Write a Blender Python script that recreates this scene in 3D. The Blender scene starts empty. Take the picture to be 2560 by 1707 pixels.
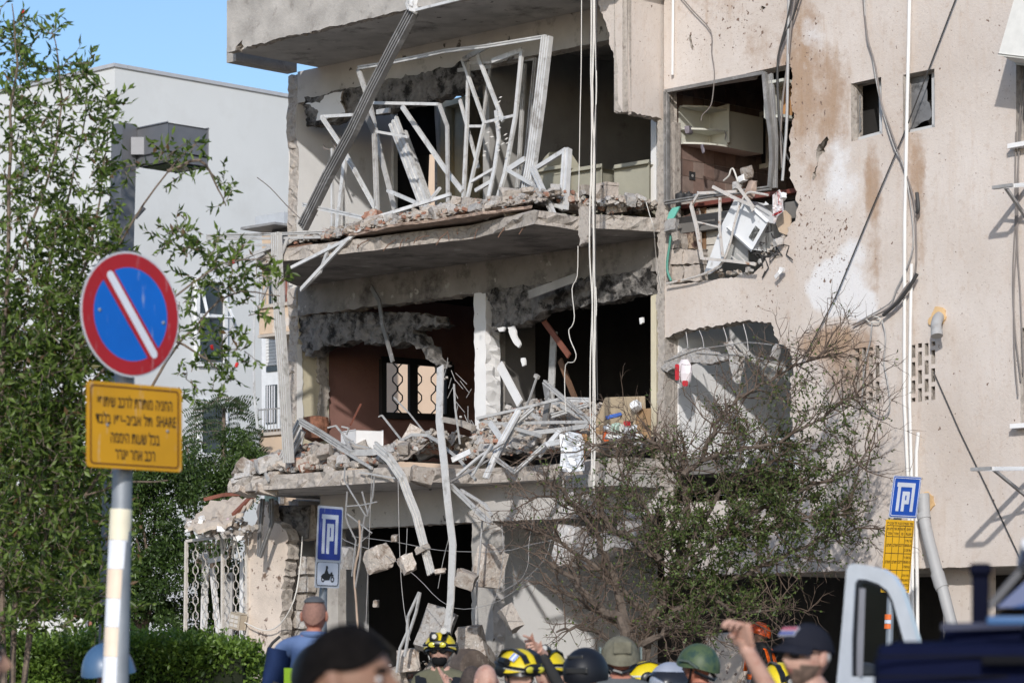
import bpy, bmesh, math, random
import numpy as np
from mathutils import Vector, Matrix, noise
from mathutils.geometry import delaunay_2d_cdt
SC = bpy.context.scene
COL = SC.collection
# ------------------------------------------------------------------ camera
F, CX, HY, CZ = 7400.0, 1280.0, 1650.0, 1.6       # focal length in photo pixels, principal column, horizon row, eye height
cd = bpy.data.cameras.new('camera'); cam = bpy.data.objects.new('camera', cd); COL.objects.link(cam)
cam.location = (0, 0, CZ); cam.rotation_euler = (math.radians(90), 0, 0)
cd.sensor_fit = 'HORIZONTAL'; cd.sensor_width = 36.0; cd.lens = F / 2560 * 36.0
cd.shift_y = (HY - 1707 / 2) / 2560
cd.clip_start = 0.5; cd.clip_end = 3000
cd.dof.use_dof = True; cd.dof.focus_distance = 37.5; cd.dof.aperture_fstop = 4.5
SC.camera = cam
# ------------------------------------------------------------------ world, sun, exposure
SUN_T = Vector((0.15, 1.28, -0.60)).normalized()       # direction the sunlight travels
SUN_EL = math.asin(-SUN_T.z); SUN_AZ = math.atan2(-SUN_T.x, -SUN_T.y)   # azimuth from +Y towards +X
w = bpy.data.worlds.new('World'); SC.world = w; w.use_nodes = True
nt = w.node_tree; bg = nt.nodes['Background']
sky = nt.nodes.new('ShaderNodeTexSky'); sky.sky_type = 'NISHITA'; sky.sun_disc = False
sky.sun_elevation = SUN_EL; sky.sun_rotation = SUN_AZ; sky.air_density = 1.0; sky.dust_density = 1.0; sky.ozone_density = 4.0
nt.links.new(sky.outputs[0], bg.inputs[0]); bg.inputs[1].default_value = 0.15
sd = bpy.data.lights.new('sun', 'SUN'); sd.energy = 3.1; sd.angle = math.radians(1.0); sd.color = (1.0, 0.965, 0.92)
sun = bpy.data.objects.new('sun', sd); COL.objects.link(sun)
sun.rotation_euler = SUN_T.to_track_quat('-Z', 'Y').to_euler(); sun.location = (-6, -20, 30)
vs = SC.view_settings; vs.view_transform = 'Standard'; vs.look = 'None'; vs.exposure = 0.12; vs.gamma = 1.0; vs.use_curve_mapping = False
SC.cycles.max_bounces = 6; SC.cycles.diffuse_bounces = 3; SC.cycles.transparent_max_bounces = 6
# ------------------------------------------------------------------ pixel and facade frames
def P(x, y, Y): return Vector(((x - CX) / F * Y, Y, CZ + (HY - y) / F * Y))
C0 = P(742, HY, 41.6)
R2 = math.sqrt(.5)
UU = Vector((R2, -R2, 0)); NN = Vector((-R2, -R2, 0))
def W(u, n, z):                    # facade frame: u along the facade, n out of it, z up
    p = C0 + UU * u + NN * n; return Vector((p.x, p.y, z))
def Q(x, y, n=0.0):                # photo pixel on the facade-parallel plane n
    k = (x - CX) / F; b = C0 + NN * n
    u = (k * b.y - b.x) / (UU.x - k * UU.y)
    return P(x, y, b.y + u * UU.y)
def V(x, y, u):                    # photo pixel on the plane u = const (cross walls)
    k = (x - CX) / F; b = C0 + UU * u
    n = (k * b.y - b.x) / (NN.x - k * NN.y)
    return P(x, y, b.y + n * NN.y)
def H(x, y, z): return P(x, y, (z - CZ) * F / (HY - y))      # photo pixel on the level z
def un(p):
    d = p - C0; return d.dot(UU), d.dot(NN)
def ux(x, n=0.0): return un(Q(x, HY, n))[0]
ZA, ZB, ZC = 9.863, 6.85, 3.877    # undersides of the three balcony slabs
# ------------------------------------------------------------------ materials
MATS = {}
def nodes_of(name):
    m = bpy.data.materials.new(name); m.use_nodes = True; nt = m.node_tree
    return m, nt, nt.nodes['Principled BSDF']
def nd(nt, t, **kw):
    n = nt.nodes.new(t)
    for k, v in kw.items(): setattr(n, k, v)
    return n
def noise_node(nt, vec, scale, detail=6, rough=.6):
    n = nd(nt, 'ShaderNodeTexNoise'); n.inputs['Scale'].default_value = scale; n.inputs['Detail'].default_value = detail
    n.inputs['Roughness'].default_value = rough; nt.links.new(vec, n.inputs['Vector']); return n.outputs[0]
def ramp(nt, fac, a, b, ca=(0, 0, 0, 1), cb=(1, 1, 1, 1)):
    r = nd(nt, 'ShaderNodeValToRGB'); e = r.color_ramp.elements
    e[0].position = a; e[1].position = b; e[0].color = ca; e[1].color = cb
    nt.links.new(fac, r.inputs[0]); return r.outputs[0]
def mixc(nt, fac, a, b, mode='MIX'):
    n = nd(nt, 'ShaderNodeMix', data_type='RGBA', blend_type=mode)
    for sock, v in ((n.inputs[0], fac), (n.inputs[6], a), (n.inputs[7], b)):
        if isinstance(v, (int, float)): sock.default_value = v
        elif isinstance(v, tuple): sock.default_value = v if len(v) == 4 else (*v, 1)
        else: nt.links.new(v, sock)
    return n.outputs[2]
def math_(nt, op, a, b=0.0):
    n = nd(nt, 'ShaderNodeMath', operation=op)
    for i, v in enumerate((a, b)):
        if isinstance(v, (int, float)): n.inputs[i].default_value = v
        else: nt.links.new(v, n.inputs[i])
    return n.outputs[0]
def bump_(nt, bsdf, height, strength, dist=.02):
    b = nd(nt, 'ShaderNodeBump'); b.inputs['Strength'].default_value = strength; b.inputs['Distance'].default_value = dist
    nt.links.new(height, b.inputs['Height']); nt.links.new(b.outputs[0], bsdf.inputs['Normal'])
def world_pos(nt): return nd(nt, 'ShaderNodeNewGeometry').outputs['Position']
def M(name, col, rough=.85, metal=0.0, var=.18, scale=2.5, bump=.25, bscale=35, dirt=None, dirt_at=(.52, .68), dirt_scale=3.0, speck=None, speck_at=.66, speck_scale=14, spec=.3, obj_rand=0.0):
    """plain surface with mottling, fine relief and optional dirt patches and specks"""
    if name in MATS: return MATS[name]
    m, nt, b = nodes_of(name); pos = world_pos(nt)
    n1 = noise_node(nt, pos, scale, 5, .6)
    lo = tuple(max(0, c * (1 - var)) for c in col) + (1,); hi = tuple(min(1, c * (1 + var)) for c in col) + (1,)
    c = ramp(nt, n1, .3, .7, lo, hi)
    if dirt:
        f = ramp(nt, noise_node(nt, pos, dirt_scale, 8, .68), dirt_at[0], dirt_at[1]); c = mixc(nt, f, c, dirt)
    if speck:
        f = ramp(nt, noise_node(nt, pos, speck_scale, 4, .55), speck_at, speck_at + .04); c = mixc(nt, f, c, speck)
    if obj_rand:
        oi = nd(nt, 'ShaderNodeObjectInfo'); f = math_(nt, 'MULTIPLY_ADD', oi.outputs['Random'], obj_rand)
        f.node.inputs[2].default_value = 1 - obj_rand / 2
        c = mixc(nt, 1.0, c, f, 'MULTIPLY')
    nt.links.new(c, b.inputs['Base Color']); b.inputs['Roughness'].default_value = rough; b.inputs['Metallic'].default_value = metal
    b.inputs['Specular IOR Level'].default_value = spec
    if bump: bump_(nt, b, noise_node(nt, pos, bscale, 6, .65), bump)
    MATS[name] = m; return m
def plain(name, col, rough=.5, metal=0.0, spec=.5, coat=0.0):
    if name in MATS: return MATS[name]
    m, nt, b = nodes_of(name)
    pos = world_pos(nt); n1 = noise_node(nt, pos, 9, 4, .6)
    nt.links.new(ramp(nt, n1, .25, .75, tuple(c * .9 for c in col) + (1,), tuple(min(1, c * 1.08) for c in col) + (1,)), b.inputs['Base Color'])
    b.inputs['Roughness'].default_value = rough; b.inputs['Metallic'].default_value = metal
    b.inputs['Specular IOR Level'].default_value = spec; b.inputs['Coat Weight'].default_value = coat
    MATS[name] = m; return m
CONC = M('concrete', (.40, .375, .345), .92, var=.22, bump=.5, bscale=22, dirt=(.22, .20, .18), dirt_at=(.56, .72), dirt_scale=4)
CONC_EDGE = M('broken_concrete', (.43, .385, .34), .95, var=.35, scale=9, bump=1.0, bscale=14, dirt=(.20, .17, .15), dirt_at=(.5, .66), dirt_scale=9)
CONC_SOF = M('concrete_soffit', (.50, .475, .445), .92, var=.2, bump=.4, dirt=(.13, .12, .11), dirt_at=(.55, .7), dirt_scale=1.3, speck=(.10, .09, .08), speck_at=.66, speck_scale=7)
SOF_B = M('dark_soffit', (.27, .245, .22), .94, var=.25, bump=.5, dirt=(.10, .09, .085), dirt_at=(.5, .68), dirt_scale=1.6, speck=(.42, .39, .36), speck_at=.66, speck_scale=5)  # darker copy of the soffit concrete, with dark patches and pale specks
BEAM_B = M('shaded_sooty_plaster', (.26, .24, .22), .92, var=.2, bump=.4, dirt=(.09, .08, .075), dirt_at=(.5, .66), dirt_scale=2.2, speck=(.40, .38, .35), speck_at=.64, speck_scale=6)  # deep shade under the slab put into the base colour, plus soot stains
RUBBLE = M('rubble', (.50, .445, .39), .96, var=.35, scale=9, bump=1.2, bscale=22, dirt=(.25, .195, .155), dirt_at=(.46, .62), dirt_scale=9, speck=(.58, .54, .50), speck_at=.63, speck_scale=22, obj_rand=.55)
RUBBLE_B = M('rubble_grey', (.48, .46, .44), .96, var=.35, scale=9, bump=1.2, bscale=22, dirt=(.27, .235, .205), dirt_at=(.46, .62), dirt_scale=9, speck=(.56, .53, .50), speck_at=.63, speck_scale=22, obj_rand=.5)
TERRA = M('terracotta', (.34, .175, .12), .95, var=.3, scale=8, bump=.8, dirt=(.40, .35, .30), dirt_at=(.5, .6), dirt_scale=8, obj_rand=.4)
DUST = M('dust', (.42, .37, .32), .97, var=.35, scale=7, bump=1.0, bscale=16, dirt=(.17, .13, .10), dirt_at=(.48, .62), dirt_scale=7)
CHAR = M('charred', (.20, .187, .175), .95, var=.35, scale=11, bump=1.0, bscale=16, dirt=(.022, .02, .019), dirt_at=(.47, .60), dirt_scale=4.5)
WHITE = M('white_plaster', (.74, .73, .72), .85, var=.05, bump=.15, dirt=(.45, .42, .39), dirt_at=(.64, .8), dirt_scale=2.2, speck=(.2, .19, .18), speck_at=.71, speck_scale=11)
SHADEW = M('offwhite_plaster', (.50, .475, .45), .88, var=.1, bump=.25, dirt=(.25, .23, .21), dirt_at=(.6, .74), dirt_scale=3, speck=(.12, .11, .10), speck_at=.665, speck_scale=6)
CREAM = M('cream_paint', (.60, .54, .40), .8, var=.08, bump=.2, dirt=(.36, .31, .24), dirt_at=(.6, .75))
REDP = M('red_brown_paint', (.27, .145, .12), .8, var=.12, bump=.15, dirt=(.17, .08, .07), dirt_at=(.58, .75))
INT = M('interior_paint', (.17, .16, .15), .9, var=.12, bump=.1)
INTD = M('interior_dark', (.028, .026, .025), .95, var=.2, bump=.1)  # darkness of the rooms is put into this near-black paint
ALU = M('aluminium', (.60, .595, .585), .5, .12, var=.16, scale=6, bump=.12, bscale=30, dirt=(.34, .315, .29), dirt_at=(.54, .68), dirt_scale=5, spec=.5)
ALUD = M('aluminium_dusty', (.47, .46, .445), .6, .12, var=.15, scale=6, bump=.1, dirt=(.22, .21, .20), dirt_at=(.5, .68), dirt_scale=6)
ALUK = M('aluminium_dark', (.20, .192, .185), .55, .15, var=.2, scale=5, bump=.1, dirt=(.40, .39, .38), dirt_at=(.55, .68), dirt_scale=4)
RUST = M('rusty_steel', (.19, .11, .075), .85, .2, var=.3, scale=8, bump=.4)
STEEL = M('grey_steel', (.34, .33, .32), .6, .3, var=.2, scale=9, bump=.2)
WIREW = M('pale_cable', (.62, .59, .54), .6, var=.12, bump=0)
WIRED = M('dark_cable', (.045, .043, .042), .55, var=.2, bump=0)
WIREG = M('grey_cable', (.20, .175, .16), .6, var=.2, bump=0)
PVC = M('white_pipe', (.74, .72, .69), .45, var=.06, bump=.03, dirt=(.5, .46, .42), dirt_at=(.62, .78), dirt_scale=5)
PVCG = M('grey_pipe', (.36, .355, .35), .5, var=.08, bump=.03, dirt=(.25, .23, .21), dirt_at=(.6, .75))
# ------------------------------------------------------------------ objects
def fin(o, label=None, cat=None, group=None, kind=None):
    if label: o['label'] = label
    if cat: o['category'] = cat
    if group: o['group'] = group
    if kind: o['kind'] = kind
    return o
def thing(name, label, cat, base, group=None):
    o = bpy.data.objects.new(name, None); COL.objects.link(o); o.location = base
    o.empty_display_size = .2
    return fin(o, label, cat, group)
def wloc(o):
    p = Vector(o.location)
    while o.parent: o = o.parent; p += Vector(o.location)
    return p
class G:
    """a bag of world-space vertices and faces"""
    def __init__(s): s.v = []; s.f = []; s.m = []; s.attrs = {}
    def add(s, vs, fs, mi=0):
        o = len(s.v); s.v += [Vector(p) for p in vs]; s.f += [tuple(i + o for i in f) for f in fs]; s.m += [mi] * len(fs); return s
    def box(s, c, a, b, d, mi=0):
        c, a, b, d = Vector(c), Vector(a), Vector(b), Vector(d)
        if a.cross(b).dot(d) < 0: d = -d
        vs = [c + a * i + b * j + d * k for k in (-1, 1) for j in (-1, 1) for i in (-1, 1)]
        return s.add(vs, [(0, 2, 3, 1), (4, 5, 7, 6), (0, 1, 5, 4), (2, 6, 7, 3), (0, 4, 6, 2), (1, 3, 7, 5)], mi)
    def ubox(s, u0, u1, n0, n1, z0, z1, mi=0):
        return s.box(W((u0 + u1) / 2, (n0 + n1) / 2, (z0 + z1) / 2), UU * abs(u1 - u0) / 2, NN * abs(n1 - n0) / 2, Vector((0, 0, abs(z1 - z0) / 2)), mi)
    def sweep(s, pts, prof, up=None, scale=None, mi=0, cap=True):
        """sweep a closed 2-D profile [(a,b)..] along points"""
        pts = [Vector(p) for p in pts]; n = len(pts); rings = []
        t0 = (pts[1] - pts[0]).normalized()
        a = Vector(up) if up is not None else (Vector((0, 0, 1)) if abs(t0.z) < .9 else Vector((0, 1, 0)))
        a = (a - t0 * a.dot(t0)).normalized()
        for i in range(n):
            t = (pts[min(i + 1, n - 1)] - pts[max(i - 1, 0)]).normalized()
            a = a - t * a.dot(t)
            a = a.normalized() if a.length > 1e-6 else t.orthogonal().normalized()
            b = t.cross(a); k = scale[i] if scale else 1.0
            rings.append([pts[i] + a * (q[1] * k) + b * (q[0] * k) for q in prof])
        m = len(prof); o = len(s.v)
        for r in rings: s.v += r
        for i in range(n - 1):
            for j in range(m):
                s.f.append((o + i * m + j, o + i * m + (j + 1) % m, o + (i + 1) * m + (j + 1) % m, o + (i + 1) * m + j)); s.m.append(mi)
        if cap:
            s.f.append(tuple(o + j for j in reversed(range(m)))); s.m.append(mi)
            s.f.append(tuple(o + (n - 1) * m + j for j in range(m))); s.m.append(mi)
        return s
    def tube(s, pts, r, sides=6, scale=None, mi=0, cap=True):
        return s.sweep(pts, [(r * math.cos(2 * math.pi * i / sides), r * math.sin(2 * math.pi * i / sides)) for i in range(sides)], None, scale, mi, cap)
    def bar(s, pts, w, h, up=None, mi=0, grooves=0):
        if grooves:
            prof = [(-w / 2, -h / 2), (w / 2, -h / 2), (w / 2, h / 2)]; k = grooves * 2 + 1
            for i in range(1, k):
                x = w / 2 - w * i / k; lo = h / 2 - h * .38
                prof += [(x, h / 2), (x, lo)] if i % 2 else [(x, lo), (x, h / 2)]
            prof += [(-w / 2, h / 2)]
        else: prof = [(-w / 2, -h / 2), (w / 2, -h / 2), (w / 2, h / 2), (-w / 2, h / 2)]
        return s.sweep(pts, prof, up, None, mi)
    def lathe(s, c, prof, axis=Vector((0, 0, 1)), sides=16, mi=0, cap=True):
        axis = Vector(axis).normalized(); a = axis.orthogonal().normalized(); b = axis.cross(a); o = len(s.v); n = len(prof)
        for r, h in prof:
            for j in range(sides):
                t = 2 * math.pi * j / sides; s.v.append(Vector(c) + axis * h + (a * math.cos(t) + b * math.sin(t)) * r)
        for i in range(n - 1):
            for j in range(sides):
                s.f.append((o + i * sides + j, o + i * sides + (j + 1) % sides, o + (i + 1) * sides + (j + 1) % sides, o + (i + 1) * sides + j)); s.m.append(mi)
        if cap:
            s.f.append(tuple(o + j for j in reversed(range(sides)))); s.m.append(mi)
            s.f.append(tuple(o + (n - 1) * sides + j for j in range(sides))); s.m.append(mi)
        return s
    def hull(s, pts, mi=0):
        bm = bmesh.new()
        for p in pts: bm.verts.new(p)
        r = bmesh.ops.convex_hull(bm, input=bm.verts)
        bmesh.ops.delete(bm, geom=list({g for g in r['geom_interior'] + r['geom_unused'] if isinstance(g, bmesh.types.BMVert)}), context='VERTS')
        bm.verts.index_update(); s.add([v.co.copy() for v in bm.verts], [tuple(v.index for v in f.verts) for f in bm.faces], mi); bm.free(); return s
    def chunk(s, c, size, rnd, mi=0, k=13, blocky=.6, cuts=1):
        """broken lump: a box with knocked-off corners, subdivided and roughened"""
        rot = Matrix.Rotation(rnd.uniform(0, 6.3), 3, 'Z') @ Matrix.Rotation(rnd.uniform(-.5, .5), 3, 'X') @ Matrix.Rotation(rnd.uniform(-.5, .5), 3, 'Y')
        bm = bmesh.new()
        for sx in (-1, 1):
            for sy in (-1, 1):
                for sz in (-1, 1):
                    if rnd.random() < .38:
                        for ax in range(3):
                            p = [sx, sy, sz]; p[ax] *= rnd.uniform(.1, .75); bm.verts.new([q * rnd.uniform(.8, 1) for q in p])
                    else: bm.verts.new((sx * rnd.uniform(.72, 1), sy * rnd.uniform(.72, 1), sz * rnd.uniform(.72, 1)))
        r = bmesh.ops.convex_hull(bm, input=bm.verts)
        bmesh.ops.delete(bm, geom=list({g for g in r['geom_interior'] + r['geom_unused'] if isinstance(g, bmesh.types.BMVert)}), context='VERTS')
        if cuts:
            bmesh.ops.subdivide_edges(bm, edges=list(bm.edges), cuts=cuts, use_grid_fill=True)
            o = Vector([rnd.uniform(0, 50) for _ in range(3)])
            for v in bm.verts: v.co += v.co.normalized() * (.16 * noise.noise(v.co * 1.6 + o) + .10 * noise.noise(v.co * 4.5 + o))
        bm.verts.index_update()
        s.add([Vector(c) + rot @ Vector((v.co.x * size[0], v.co.y * size[1], v.co.z * size[2])) for v in bm.verts], [tuple(v.index for v in f.verts) for f in bm.faces], mi); bm.free(); return s
    def bbox(s, c, a, b, d, bev, mi=0, seg=2):
        bm = bmesh.new(); bmesh.ops.create_cube(bm, size=2.0)
        c, a, b, d = Vector(c), Vector(a), Vector(b), Vector(d)
        if a.cross(b).dot(d) < 0: d = -d
        for v in bm.verts: v.co = c + a * v.co.x + b * v.co.y + d * v.co.z
        bmesh.ops.bevel(bm, geom=list(bm.edges), offset=bev, segments=seg, affect='EDGES', profile=.6)
        bm.verts.index_update(); s.add([v.co.copy() for v in bm.verts], [tuple(v.index for v in f.verts) for f in bm.faces], mi); bm.free(); return s
    def mesh(s, name, base, mats, smooth=False):
        me = bpy.data.meshes.new(name)
        me.from_pydata([tuple(p - base) for p in s.v], [], s.f)
        for m in (mats if isinstance(mats, (list, tuple)) else [mats]): me.materials.append(m)
        if any(s.m): me.polygons.foreach_set('material_index', s.m)
        if smooth: me.polygons.foreach_set('use_smooth', [True] * len(me.polygons)); me.update(); me.set_sharp_from_angle(angle=math.radians(42))
        for k, vals in s.attrs.items():
            a = me.attributes.new(k, 'FLOAT', 'POINT'); a.data.foreach_set('value', vals)
        me.update(); return me
def part(name, g, mats, parent, smooth=False, kind=None, label=None):
    o = bpy.data.objects.new(name, g.mesh(name, wloc(parent), mats, smooth)); COL.objects.link(o); o.parent = parent
    if kind: o['kind'] = kind
    if label: o['label'] = label
    return o
def solo(name, g, mats, label, cat, group=None, smooth=False, kind=None):
    n = len(g.v); zs = min(p.z for p in g.v); base = Vector((sum(p.x for p in g.v) / n, sum(p.y for p in g.v) / n, zs))
    o = bpy.data.objects.new(name, g.mesh(name, base, mats, smooth)); COL.objects.link(o); o.location = base
    return fin(o, label, cat, group, kind)
# ------------------------------------------------------------------ ragged outlines and walls with holes
def rag(pts, amp, step, seed, closed=False):
    """break every segment marked by a third element into a jagged line"""
    rnd = random.Random(seed); out = []; n = len(pts)
    for i in range(n if closed else n - 1):
        p, q = pts[i], pts[(i + 1) % n]; out.append((p[0], p[1]))
        if len(p) > 2:
            d = math.hypot(q[0] - p[0], q[1] - p[1]); k = max(1, int(d / step)); w = 0.0
            for j in range(1, k):
                t = (j + rnd.uniform(-.3, .3)) / k; w = .55 * w + rnd.uniform(-1, 1) * amp * p[2]
                nx, ny = -(q[1] - p[1]) / d, (q[0] - p[0]) / d
                out.append((p[0] + (q[0] - p[0]) * t + nx * w, p[1] + (q[1] - p[1]) * t + ny * w))
    if not closed: out.append((pts[-1][0], pts[-1][1]))
    return out
def inside(pt, poly):
    x, y = pt; c = False; j = len(poly) - 1
    for i in range(len(poly)):
        xi, yi = poly[i]; xj, yj = poly[j]
        if (yi > y) != (yj > y) and x < (xj - xi) * (y - yi) / (yj - yi) + xi: c = not c
        j = i
    return c
def sheet(outline, holes, to3d, back, grid=0, attrs=None, edge_mi=1, relief=None, jit=0.0):
    """a slab whose front is drawn in photo pixels: CDT triangulation, holes cut, sides closed.
    to3d(x,y) -> world; back = world vector from front to back face"""
    vs = []; es = []
    for lp in [outline] + holes:
        o = len(vs); vs += [Vector(p) for p in lp]; es += [(o + i, o + (i + 1) % len(lp)) for i in range(len(lp))]
    if grid:
        x0 = min(p[0] for p in outline); x1 = max(p[0] for p in outline); y0 = min(p[1] for p in outline); y1 = max(p[1] for p in outline)
        rnd = random.Random(7)
        yy = y0 + grid / 2
        while yy < y1:
            xx = x0 + grid / 2
            while xx < x1:
                p = (xx + rnd.uniform(-.3, .3) * grid, yy + rnd.uniform(-.3, .3) * grid)
                if inside(p, outline) and not any(inside(p, h) for h in holes): vs.append(Vector(p))
                xx += grid
            yy += grid
    ov, oe, of, *_ = delaunay_2d_cdt(vs, es, [], 0, 1e-4)
    tris = []
    for f in of:
        c = sum((ov[i] for i in f), Vector((0, 0))) / len(f)
        if inside(c, outline) and not any(inside(c, h) for h in holes): tris.append(tuple(f))
    g = G(); fr = [to3d(p.x, p.y) for p in ov]; back = Vector(back); nv = len(fr)
    if relief: fr = [p + back.normalized() * relief(ov[i].x, ov[i].y) for i, p in enumerate(fr)]
    # orient the front towards -back
    f0 = tris[0]; nrm = (fr[f0[1]] - fr[f0[0]]).cross(fr[f0[2]] - fr[f0[0]])
    if nrm.dot(back) > 0: tris = [tuple(reversed(t)) for t in tris]
    g.v = fr + [p + back for p in fr]
    cnt = {}
    for t in tris:
        for a, b in ((t[0], t[1]), (t[1], t[2]), (t[2], t[0])): cnt[(a, b)] = 1
    for t in tris: g.f.append(t); g.m.append(0)
    for t in tris: g.f.append(tuple(i + nv for i in reversed(t))); g.m.append(0)
    mids = {}; rj = random.Random(nv)
    def mid(i):
        if i not in mids:
            mids[i] = (len(g.v), len(g.v) + 1)
            for t in (.33, .67): g.v.append(fr[i] + back * (t + rj.uniform(-.12, .12)) + Vector([rj.uniform(-jit, jit) for _ in range(3)]))
        return mids[i]
    for (a, b) in cnt:
        if (b, a) in cnt: continue
        if not jit: g.f.append((b, a, a + nv, b + nv)); g.m.append(edge_mi)
        else:
            ma, mb = mid(a), mid(b)
            g.f += [(b, a, ma[0], mb[0]), (mb[0], ma[0], ma[1], mb[1]), (mb[1], ma[1], a + nv, b + nv)]; g.m += [edge_mi] * 3
    if attrs:
        for k, fn in attrs.items():
            vals = [fn(p.x, p.y) for p in ov]; g.attrs[k] = vals + vals + [0.0] * (len(g.v) - 2 * nv)
    return g
def fwall(name, outline, holes, n, thick, mats, parent, grid=0, attrs=None, amp=4, step=9, seed=1, relief=None):
    o = rag(outline, amp, step, seed, True); hs = [rag(h, amp, step, seed + 5 + i, True) for i, h in enumerate(holes)]
    return part(name, sheet(o, hs, lambda x, y: Q(x, y, n), -NN * thick, grid, attrs, relief=relief, jit=.022 if thick > .1 else 0), mats, parent)
def uwall(name, outline, holes, u, thick, mats, parent, grid=0, attrs=None, amp=4, step=9, seed=1):
    o = rag(outline, amp, step, seed, True); hs = [rag(h, amp, step, seed + 5 + i, True) for i, h in enumerate(holes)]
    return part(name, sheet(o, hs, lambda x, y: V(x, y, u), -UU * thick, grid, attrs, jit=.022 if thick > .1 else 0), mats, parent)
def zslab(name, outline, z, thick, mats, parent, amp=4, step=10, seed=1):
    """horizontal slab whose underside outline is drawn in photo pixels at level z"""
    o = rag(outline, amp, step, seed, True)
    return part(name, sheet(o, [], lambda x, y: H(x, y, z), Vector((0, 0, thick)), jit=.035), mats, parent)

def text_geo(txt, size, fr, cx, cy, off=.003, width=None, bold=0.0):
    """flat lettering centred on (cx, cy) of a local frame fr = (centre, right, up, normal)"""
    cu = bpy.data.curves.new('lettering', 'FONT'); cu.body = txt; cu.size = size; cu.align_x = 'CENTER'; cu.resolution_u = 3; cu.offset = bold
    ob = bpy.data.objects.new('lettering', cu); COL.objects.link(ob); dg = bpy.context.evaluated_depsgraph_get(); me = ob.evaluated_get(dg).to_mesh()
    vs = [v.co.copy() for v in me.vertices]; fs = [tuple(p.vertices) for p in me.polygons]; ob.evaluated_get(dg).to_mesh_clear()
    bpy.data.objects.remove(ob); bpy.data.curves.remove(cu)
    g = G()
    if not vs: return g
    xs = [v.x for v in vs]; ys = [v.y for v in vs]; w = max(xs) - min(xs); mx = (max(xs) + min(xs)) / 2; my = (max(ys) + min(ys)) / 2
    k = (width / w) if width else 1.0
    C, r, u, n = fr
    g.add([C + r * ((v.x - mx) * k + cx) + u * (v.y - my + cy) + n * off for v in vs], fs)
    return g
def heb(s): return s[::-1]

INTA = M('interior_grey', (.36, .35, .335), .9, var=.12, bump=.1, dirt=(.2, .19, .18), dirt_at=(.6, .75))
# ================================================================== the wrecked apartment building
def blob(x, y, lst):
    s = 0.0
    for cx, cy, rx, ry, k in lst:
        d = ((x - cx) / rx) ** 2 + ((y - cy) / ry) ** 2
        if d < 1: s = max(s, k * (1 - d) ** .6)
    return s
STAIN = [(2005, 190, 85, 280, .82), (2075, 250, 75, 200, .78), (2040, 430, 50, 120, .6), (1985, 60, 60, 120, .45), (2085, 860, 120, 62, .95), (2110, 930, 75, 120, .78), (2160, 900, 40, 220, .75), (2185, 1010, 75, 330, .5),
         (2183, 470, 32, 150, .85), (2185, 620, 30, 260, .6), (2292, 420, 32, 140, .85), (2300, 560, 30, 240, .55), (2265, 300, 18, 420, .55), (2290, 800, 25, 500, .45), (2030, 560, 60, 200, .35),
         (1800, 20, 160, 60, .5), (1900, 120, 120, 120, .5), (2210, 40, 14, 200, .4), (2230, 100, 12, 300, .45), (1660, 150, 20, 260, .3), (1950, 800, 60, 120, .4), (2060, 1300, 90, 200, .35)]
WHITEP = [(2095, 720, 95, 92, 1.2), (2135, 640, 50, 70, .8), (2110, 470, 90, 90, .75), (2020, 110, 60, 110, .62), (1770, 760, 130, 60, .45), (2100, 420, 60, 120, .7), (2150, 760, 60, 60, 1.0)]
PIT = [(2010, 570, 120, 150, .72), (2060, 600, 90, 130, .85), (1840, 50, 130, 90, .6), (2000, 200, 110, 230, .5), (1930, 740, 160, 90, .45), (2140, 950, 80, 150, .45), (1750, 110, 60, 60, .5)]
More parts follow.
